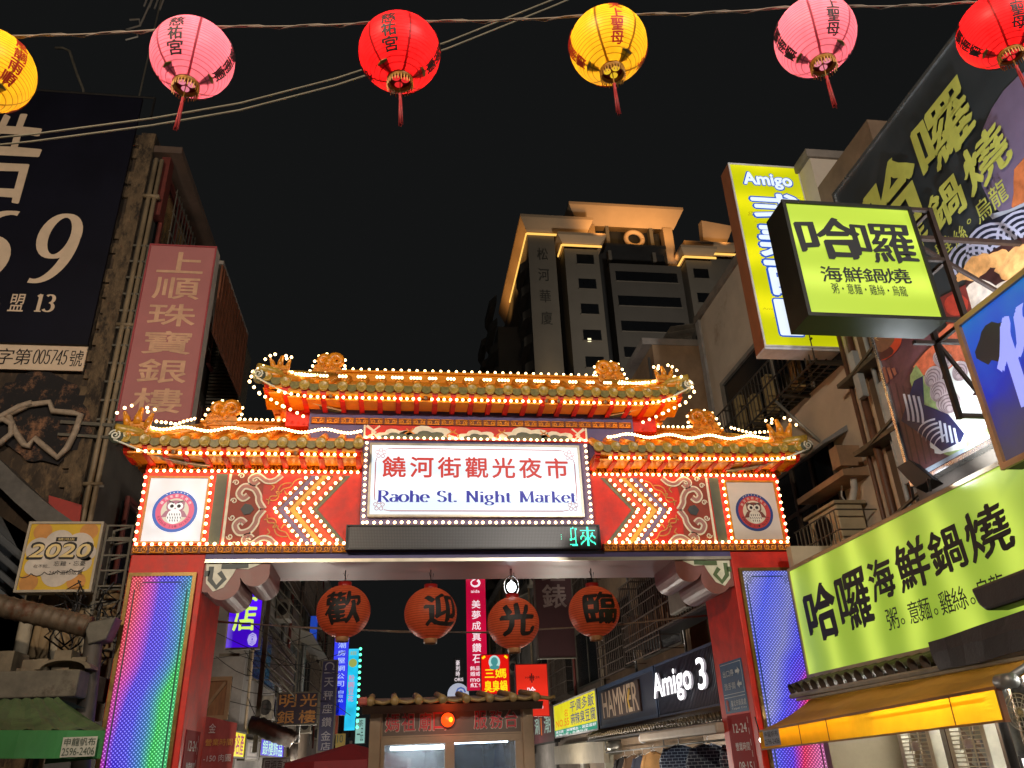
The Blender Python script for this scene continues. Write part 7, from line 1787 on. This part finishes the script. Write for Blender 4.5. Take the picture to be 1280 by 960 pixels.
f, t = right_sign('shop_board', 45, 37.6, 2.0, 3.3, emit('orange_face', (232, 120, 40), .9), m_dark, 'small orange lit sign beyond the maroon shop board', frame_w=0)
b = MB(); f.text(b, '小', .1, .3, .5, .75, bold=.05); b.build('lettering', emit('white_letter', (250, 235, 240)), t)
# eave tiles and roller awning below the boards
t = thing('tile_eave', (5.8, 19, 2.3), 'row of small curved tan eave tiles under the navy shop boards', 'eave')
b = MB(); y = 24.3
while y > 13.4:
    b.lathe([(.001, 0), (.085, .0), (.075, .0), (.07, .5)], (5.45, y, 2.22), 9, ax=(V(0, 1, 0), V(-.35, 0, .94), V(.94, 0, .35))); y -= .19
b.build('tiles', pbr('tile_tan', (112, 96, 68), .6, var=.4, scale=9), t, True)
b = MB(); b.box(5.4, 13.4, 2.1, 5.9, 24.3, 2.14); b.build('board', m_dark, t)
t = thing('rolled_awning', (5.3, 15, 2.0), 'rolled pale awning along the clothes shop under the Amigo board', 'awning')
b = MB(); b.box(5.1, 13.3, 1.93, 5.3, 17.8, 2.1); b.build('cassette', pbr('cassette_cream', (160, 146, 128), .6, var=.15), t, bevel=.04)
b = MB(); b.tube([(5.3, 17.8, 2.0), (5.9, 17.8, 2.05)], .03, 6); b.ball((5.2, 17.86, 2.0), .1, 8); b.build('end_arm', pbr('cassette_white', (190, 190, 190), .5), t, True)
# clothes shop interior
CS = thing('clothes_shop', (7, 20, 0), 'bright open clothes shop with white walls under the navy shop boards', 'shop')
b = MB(); b.box(8.6, 13.5, 0, 8.8, 33, 2.3); b.box(5.9, 24.3, 0, 8.6, 24.42, 2.0); b.box(6.0, 24.5, 1.6, 8.5, 31, 2.2); b.build('back_wall', pbr('shop_white', (182, 180, 160), .7, var=.08), CS)
b = MB(); b.box(5.95, 13.5, 2.3, 8.8, 24.3, 2.36); b.build('ceiling', pbr('shop_ceiling', (170, 170, 165), .7), CS)
b = MB()
for k in range(30): b.bar((8.58, 13.6 + .36 * k, .5), (8.58, 13.6 + .36 * k, 2.28), .012)
for k in range(8): b.bar((8.58, 13.6, .6 + .23 * k), (8.58, 24.2, .6 + .23 * k), .012)
b.build('wall_grid', m_steel, CS)
b = MB(); b.box(5.85, 24.2, 1.55, 6.0, 32, 2.15); b.build('cream_fascia', pbr('fascia_cream', (176, 166, 144), .7, var=.15), CS)
for k, y in enumerate((16.2, 21.5)):  # tubes assumed from the bright inside of the clothes shop
    t = thing('added_ceiling_tube', (7.0, y, 2.25), 'white tube lamp assumed on the clothes shop ceiling, %s' % ('nearer the gate' if k == 0 else 'farther from the gate'), 'lamp')
    b = MB(); b.tube([(7.0, y - 1.3, 2.24), (7.0, y + 1.3, 2.24)], .025, 8); b.build('tube_light', emit('shop_tube', (240, 246, 255), 110), t, True)
    b = MB(); b.box(6.95, y - 1.35, 2.27, 7.05, y + 1.35, 2.298); b.build('housing', pbr('holder_white', (210, 210, 205)), t)
t = thing('clothes_rail', (5.9, 18, 1.9), 'steel rail with hooks for hanging clothes in the open shop front', 'rail')
b = MB(); b.tube([(5.75, 14.2, 1.86), (5.75, 23.5, 1.8)], .018, 8)
for y in (14.2, 18.2, 23.5): b.tube([(5.75, y, 1.84), (5.75, y, 2.12)], .015, 6)
b.build('rail', m_steel, t, True)
t = thing('silver_duct', PX(740, 940, 6.4), 'silver round duct bending down left of the hanging clothes', 'duct')
P = [PX(x, y, 6.1) for x, y in ((775, 934), (750, 936), (738, 938), (732, 946), (732, 958), (733, 985))]; b = MB(); b.tube([p.lerp(q, k / 4) for p, q in zip(P, P[1:]) for k in range(4)], [.17 + .012 * (k % 2) for k in range(20)], 14); b.build('duct_pipe', pbr('duct_silver', (170, 166, 156), .3, .8, var=.15), t, True)
def garment(px_, py_, w, mat, label, sleeve=True, X=5.75):
    """a jacket on a hanger: shoulders, body and sleeves with folds, seen edge of the rail"""
    c = PX(px_, py_, X)
    t = thing('hanging_jacket', c, label, 'jacket', 'clothes hanging in the shop front')
    b = MB(); n = 9; H_ = .95
    out = [(-.05, -.06), (-.1, -.07), (-.21, -.12), (-.25, -.3), (-.24, -.6), (-.25, -H_), (.25, -H_), (.24, -.6), (.25, -.3), (.21, -.12), (.1, -.07), (.05, -.06)]
    fr = V(-.35, -1, 0).normalized(); sd = V(1, -.35, 0).normalized()
    for j, (off) in enumerate((.06, -.06)): pass
    b.prism([c + sd * (u * w) + V(0, 0, v) - fr * .06 for u, v in out], fr * .12); b.build('body', mat, t, bevel=.03)
    for q in (-1, 1):
        s_ = MB(); s_.tube([c + sd * (q * .19 * w) + V(0, 0, -.13), c + sd * (q * .28 * w) + V(0, 0, -.35), c + sd * (q * .3 * w) + fr * .03 + V(0, 0, -.82)], [.075 * w, .07 * w, .055 * w], 10); s_.build('sleeve', mat, t, True)
    b = MB(); b.tube([c + sd * (-.2 * w) + V(0, 0, -.11), c + V(0, 0, -.02), c + sd * (.2 * w) + V(0, 0, -.11)], .008, 5); b.tube([c + V(0, 0, -.02), c + V(0, 0, .06), c + V(.03, 0, .08)], .006, 5); b.build('hanger', pbr('hanger_white', (210, 210, 210), .4), t)
    b = MB(); b.tube([c + sd * (-.07) + V(0, 0, -.055) + fr * .05, c + V(0, 0, -.11) + fr * .075, c + sd * .07 + V(0, 0, -.055) + fr * .05], .016, 6); b.build('collar', mat, t, True)
    return t
def brickcloth():
    m, nt, bs = _new('grid_cloth'); br = node(nt, 'ShaderNodeTexBrick'); mp = coords(nt, 'Object', (1, 1, 1))
    sp = node(nt, 'ShaderNodeSeparateXYZ'); cb = node(nt, 'ShaderNodeCombineXYZ'); nt.links.new(mp, sp.inputs[0]); nt.links.new(sp.outputs[0], cb.inputs[0]); nt.links.new(sp.outputs[2], cb.inputs[1]); nt.links.new(cb.outputs[0], br.inputs[0])
    br.inputs['Color1'].default_value = br.inputs['Color2'].default_value = (.018, .024, .05, 1); br.inputs['Mortar'].default_value = (.32, .38, .45, 1); br.inputs['Mortar Size'].default_value = .018; br.inputs['Scale'].default_value = 4.4
    nt.links.new(br.outputs[0], bs.inputs['Base Color']); bs.inputs['Roughness'].default_value = .8; return m
m_brk = brickcloth()
garment(920, 921, .95, m_brk, 'navy jacket with a white brick line pattern, partly behind the gate pillar')
garment(884, 926, 1.25, m_brk, 'whole navy jacket with a white brick line pattern hanging flat to the street')
garment(848, 928, 1.25, m_brk, 'navy jacket with brick lines and a plain dark front, left of the whole one')
garment(816, 936, .9, pbr('jacket_tan', (196, 150, 96), .8), 'tan jacket hanging left of the patterned navy jackets')
garment(803, 941, .9, pbr('jacket_slate', (74, 82, 100), .8), 'slate grey jacket between the tan one and the brown one')
garment(792, 941, .9, pbr('jacket_brown', (130, 104, 82), .8), 'brown jacket next to the black printed shirt')
t = garment(781, 943, 1.0, pbr('shirt_black', (24, 20, 20), .8), 'black shirt with a white print, leftmost of the hanging clothes')
# signs and posters on the inner face of the right gate pillar
f = faceX(5.235, 13.12, 12.2, 2.2, 2.96)
t = sign_box('direction_sign', f, .02, pbr('direction_blue', (30, 84, 130), .5), m_steel, 'blue direction sign with white arrows on the inner side of the right pillar', 'sign', frame_w=0)
b = MB()
f.strip(b, [(.05, .3), (.95, .3)], .008); f.strip(b, [(.05, .95), (.95, .95), (.95, .36), (.05, .36)], .008)
for v, q, ch in ((.77, 1, '出口停'), (.52, -1, '洗手間')):
    f.text(b, ch, .12, v - .07, .6, v + .06, bold=.02)
    pts = [(.68, v - .03), (.78, v - .03), (.78, v - .08), (.88, v), (.78, v + .08), (.78, v + .03), (.68, v + .03)]
    f.shape(b, pts if q > 0 else [(1.56 - u, w_) for u, w_ in pts][::-1], .006)
f.text(b, '臺北市商業處', .3, .12, .95, .24); f.text(b, 'Taipei City', .3, .05, .95, .1); b.build('lettering', pbr('direction_white', (200, 210, 216), .6), t)
b = MB(); f.disc(b, .14, .2, .05, .006, 12); f.box(b, .1, .04, .19, .14, .004, .006); b.build('emblem', pbr('emblem_red', (150, 50, 46), .6), t)
def hours_poster(f, label):
    t = thing('hours_poster', f.p(f.w / 2, 0), label, 'poster', 'red opening hours posters on the gate pillars')
    b = MB(); f.box(b, 0, 0, 1, 1, -.004, .004); b.build('sheet', pbr('poster_red', (150, 26, 30), .85, var=.1), t)
    b = MB(); f.text(b, '12-24', .22, .8, .8, .9, bold=.03); f.text(b, '營業時間', .22, .6, .82, .69, bold=.02); f.text(b, '08:15', .25, .38, .8, .48, bold=.02); f.text(b, '饒河街', .2, .15, .8, .28)
    for k in range(8): f.strip(b, [(.88, .05 + .12 * k), (.88, .12 + .12 * k)], .008)
    b.build('lettering', pbr('poster_white', (205, 190, 186), .6), t)
hours_poster(faceX(5.235, 13.1, 12.2, .9, 2.17), 'red poster reading 12-24 under the blue direction sign')
hours_poster(Face((-2.835, 12.2, .9), (0, 1, 0), (0, 0, 1), .85, 1.3), 'red poster reading 12-24 on the inner side of the left pillar')

# unseen lamps added to brighten the house fronts, below the picture's lower edge
for k, (x, y) in enumerate(((-1.6, 17), (3.6, 18), (-2.2, 20.5), (4.4, 21.5), (-2.2, 26), (4.4, 27.5), (-2.2, 33), (4.4, 35), (1.2, 44))):
    t = thing('added_lamp', (x, y, 0), 'unseen bare white lamp on a low stand, added to brighten the house fronts', 'lamp', 'unseen lamps added along the street')
    b = MB(); b.tube([(x, y, 0), (x, y, 1.22)], .02, 8); b.lathe([(.16, 0), (.15, .03), (.02, .05)], (x, y, 0), 14); b.build('stand', m_steel, t, True)
    b = MB(); b.ball((x, y, 1.27), .06, 8); b.build('bulb', emit('added_bulb', (255, 244, 224), 10), t, True)
    point('added_light', (x, y, 1.35), 170, (1, .9, .78), .07, t)
# ------------------------------------------------------------------ far tower with lit crown
TW = thing('apartment_tower', (24, 82, 0), 'dark apartment tower with an orange lit crown and a ring ornament near its top', 'tower')
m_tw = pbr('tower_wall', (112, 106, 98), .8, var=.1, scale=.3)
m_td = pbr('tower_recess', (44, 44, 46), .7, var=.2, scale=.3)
m_crown = pbr('tower_crown', (196, 168, 138), .7, var=.08, scale=.4)
m_amb = emit('crown_amber', (255, 196, 96), 1.25)
Y0 = 70.0
b = MB(); b.box(13.0, Y0, 0, 16.0, 98, 54.4); b.build('corner_bay', m_tw, TW)
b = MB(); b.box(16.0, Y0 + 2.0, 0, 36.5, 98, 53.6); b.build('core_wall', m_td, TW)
b = MB(); b.box(16.9, Y0 - .5, 0, 20.7, Y0 + 2, 52.2); b.build('front_bay', m_tw, TW)
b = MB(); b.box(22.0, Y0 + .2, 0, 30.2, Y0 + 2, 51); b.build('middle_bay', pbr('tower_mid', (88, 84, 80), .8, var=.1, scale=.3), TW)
b = MB(); b.box(30.6, Y0 - .5, 0, 33.6, Y0 + 2, 51.4); b.build('front_bay', m_tw, TW)
b = MB(); b.box(33.6, Y0 + .4, 0, 37, Y0 + 2, 52.4); b.build('side_bay', m_tw, TW)
b = MB(); b.box(10.4, Y0 + 8, 0, 13.0, 96, 47); b.build('left_wing', m_tw, TW)
for k in range(14):
    z = 10 + 3.1 * k; b = MB()
    b.prism([(10.4, Y0 + 8, z), (9.7, Y0 + 9.5, z), (9.6, Y0 + 14, z), (10.4, Y0 + 16, z)], (0, 0, 1.0)); b.prism([(10.4, Y0 + 18, z), (9.7, Y0 + 19, z), (9.6, Y0 + 23, z), (10.4, Y0 + 25, z)], (0, 0, 1.0)); b.prism([(12.99, Y0 + .6, z), (12.3, Y0 + 1.6, z), (12.3, Y0 + 5, z), (12.99, Y0 + 6.4, z)], (0, 0, 1.0)); b.build('balcony', m_tw, TW)
def winrow(xa, xb, y, zs, lit=()):
    for k, z in enumerate(zs):
        b = MB(); b.box(xa, y - .06, z, xb, y + .02, z + 1.25); w = b.build('window', pbr('tower_glass', (20, 22, 26), .3) if k not in lit else emit('tower_lit', (226, 232, 206), .6), TW)
        b = MB(); b.box(xa - .1, y - .16, z - .12, xb + .1, y - .07, z - .02); b.build('sill', m_tw, w)
zs = [50.2 - 3.15 * k for k in range(13)]
winrow(18.2, 20.1, Y0 - .5, zs); winrow(22.6, 29.6, Y0 + .2, [z - 1.5 for z in zs[:10]]); winrow(31.3, 33.0, Y0 - .5, [z - 1.2 for z in zs])
winrow(26.4, 28.3, Y0 - .2, [39.9], (0,)); b = MB()
for x, z in ((18.6, 40.6), (31.6, 39.4), (32.2, 39.4), (28.9, 39.8)): b.box(x, Y0 - .62, z, x + .35, Y0 - .5, z + .35)
b.build('lit_window', emit('tower_spark', (250, 236, 190), 1.6), TW)
f = Face((13.9, Y0 - .06, 41), (1, 0, 0), (0, 0, 1), 1.3, 12)
b = MB()
for k, ch in enumerate('松河華廈'): f.text(b, ch, .05, .82 - k * .225, .95, .95 - k * .225, bold=.03)
b.build('lettering', pbr('tower_letter', (60, 58, 54), .7), TW)
def cornice(x0, y0, x1, y1, z, h, out, name='cornice'):
    b = MB(); P0 = [(x0, y0), (x1, y0), (x1, y1), (x0, y1)]; P1 = [(x0 - out, y0 - out), (x1 + out, y0 - out), (x1 + out, y1), (x0 - out, y1)]
    for k in range(4):
        a, c = P0[k], P0[(k + 1) % 4]; d, e = P1[k], P1[(k + 1) % 4]
        b.quad((a[0], a[1], z), (c[0], c[1], z), (e[0], e[1], z + h), (d[0], d[1], z + h))
        b.quad((d[0], d[1], z + h), (e[0], e[1], z + h), (e[0], e[1], z + h + .35), (d[0], d[1], z + h + .35))
    b.quad((x0 - out, y0 - out, z + h + .35), (x1 + out, y0 - out, z + h + .35), (x1 + out, y1, z + h + .35), (x0 - out, y1, z + h + .35))
    c = b.build(name, m_crown, TW); return c
def light_line(x0, x1, y, z, left=None):
    b = MB(); b.box(x0, y - .12, z, x1, y, z + .22)
    if left: b.box(x0 - .12, y, z, x0, left, z + .22)
    b.build('light_strip', m_amb, TW)
cornice(13.0, Y0, 19.6, 90, 54.4, 1.6, .8); light_line(12.9, 19.6, Y0 - .2, 54.0, 84)
cornice(16.9, Y0 - .6, 20.7, Y0 + 2, 52.4, 1.0, .8); light_line(16.6, 21.0, Y0 - .9, 52.2, Y0 + 1.2)
cornice(30.6, Y0 - .6, 33.6, Y0 + 2, 51.6, 1.0, .6); light_line(30.3, 34.0, Y0 - .9, 51.4, Y0 + 1.2)
cornice(31.8, Y0 + 1, 37, 90, 53.2, 1.2, .6); light_line(31.8, 37.2, Y0 + .5, 53.0)
b = MB(); b.prism([(34.3, Y0 + 2, 56.2), (37.0, Y0 + 2, 55.6), (37.8, Y0 + 1, 57.6), (34.0, Y0 + 1, 58.2)], (0, 1.0, .2)); b.build('side_crown', m_crown, TW)
cornice(19.2, Y0 + 1.5, 30.6, 92, 57.0, 2.1, 1.1, 'main_crown'); 
for x in (20.0, 29.2): b = MB(); b.box(x, Y0 + 1.2, 51.2, x + 1.1, Y0 + 2.3, 57.0); b.build('column', m_crown, TW)
for x in (22.4, 27.6): b = MB(); b.box(x, Y0 + 1.4, 52.4, x + .4, Y0 + 2.3, 57.0); b.build('column', m_tw, TW)
b = MB(); b.box(22.0, Y0 + .6, 53.6, 29.0, Y0 + 2, 54.0); b.build('crown_floor', m_td, TW)
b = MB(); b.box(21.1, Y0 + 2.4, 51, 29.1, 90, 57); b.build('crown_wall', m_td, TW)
b = MB(); c = V(25.7, Y0 + 1.5, 55.4); b.tube([c + V(.98 * math.cos(a), 0, .98 * math.sin(a)) for a in [2 * math.pi * k / 36 for k in range(37)]], .28, 10); b.build('ring_ornament', m_crown, TW, True)
# uplights of the crown (wall washers that stand on its ledges)
def wash(x, y, z, tx, ty, tz, pw, ang=110, n='crown_light'):
    spot(n, (x, y, z), (tx, ty, tz), pw * .55, (1, .5, .14), R_(ang), .3, TW, 1.0)
for x in (20.8, 23.4, 26.0, 28.6, 30.2): wash(x, Y0 - 2.6, 53.4, x, Y0 + .6, 58.6, 1250)
wash(16.4, Y0 + 8, 53, 18.3, Y0 + 8, 58.6, 1200)
for y in (Y0 + 2, Y0 + 8, Y0 + 14): wash(9.6, y, 51.5, 12.4, y, 55.5, 1100)
for x in (20.5, 29.7): wash(x, Y0 + .2, 51.4, x, Y0 + 1.4, 55, 420, 60)
wash(25.7, Y0 - .6, 53.9, c.x, c.y, c.z, 260, 80); wash(36, Y0 - .5, 54.4, 36, Y0 + 1.2, 57, 420)
for x in (13.6, 14.6, 15.6, 19.4): spot('wall_spot', (x, Y0 - 1.0, 33), (x, Y0, 40), 420, (1, .68, .32), R_(34), .15, TW, .8)
spot('wall_spot', (25, Y0 - 30, 20), (25, Y0, 45), 21000, (1, .9, .75), R_(60), 2, TW, 1.0)  # broad spot without a fixture, added before the tower to brighten its wall
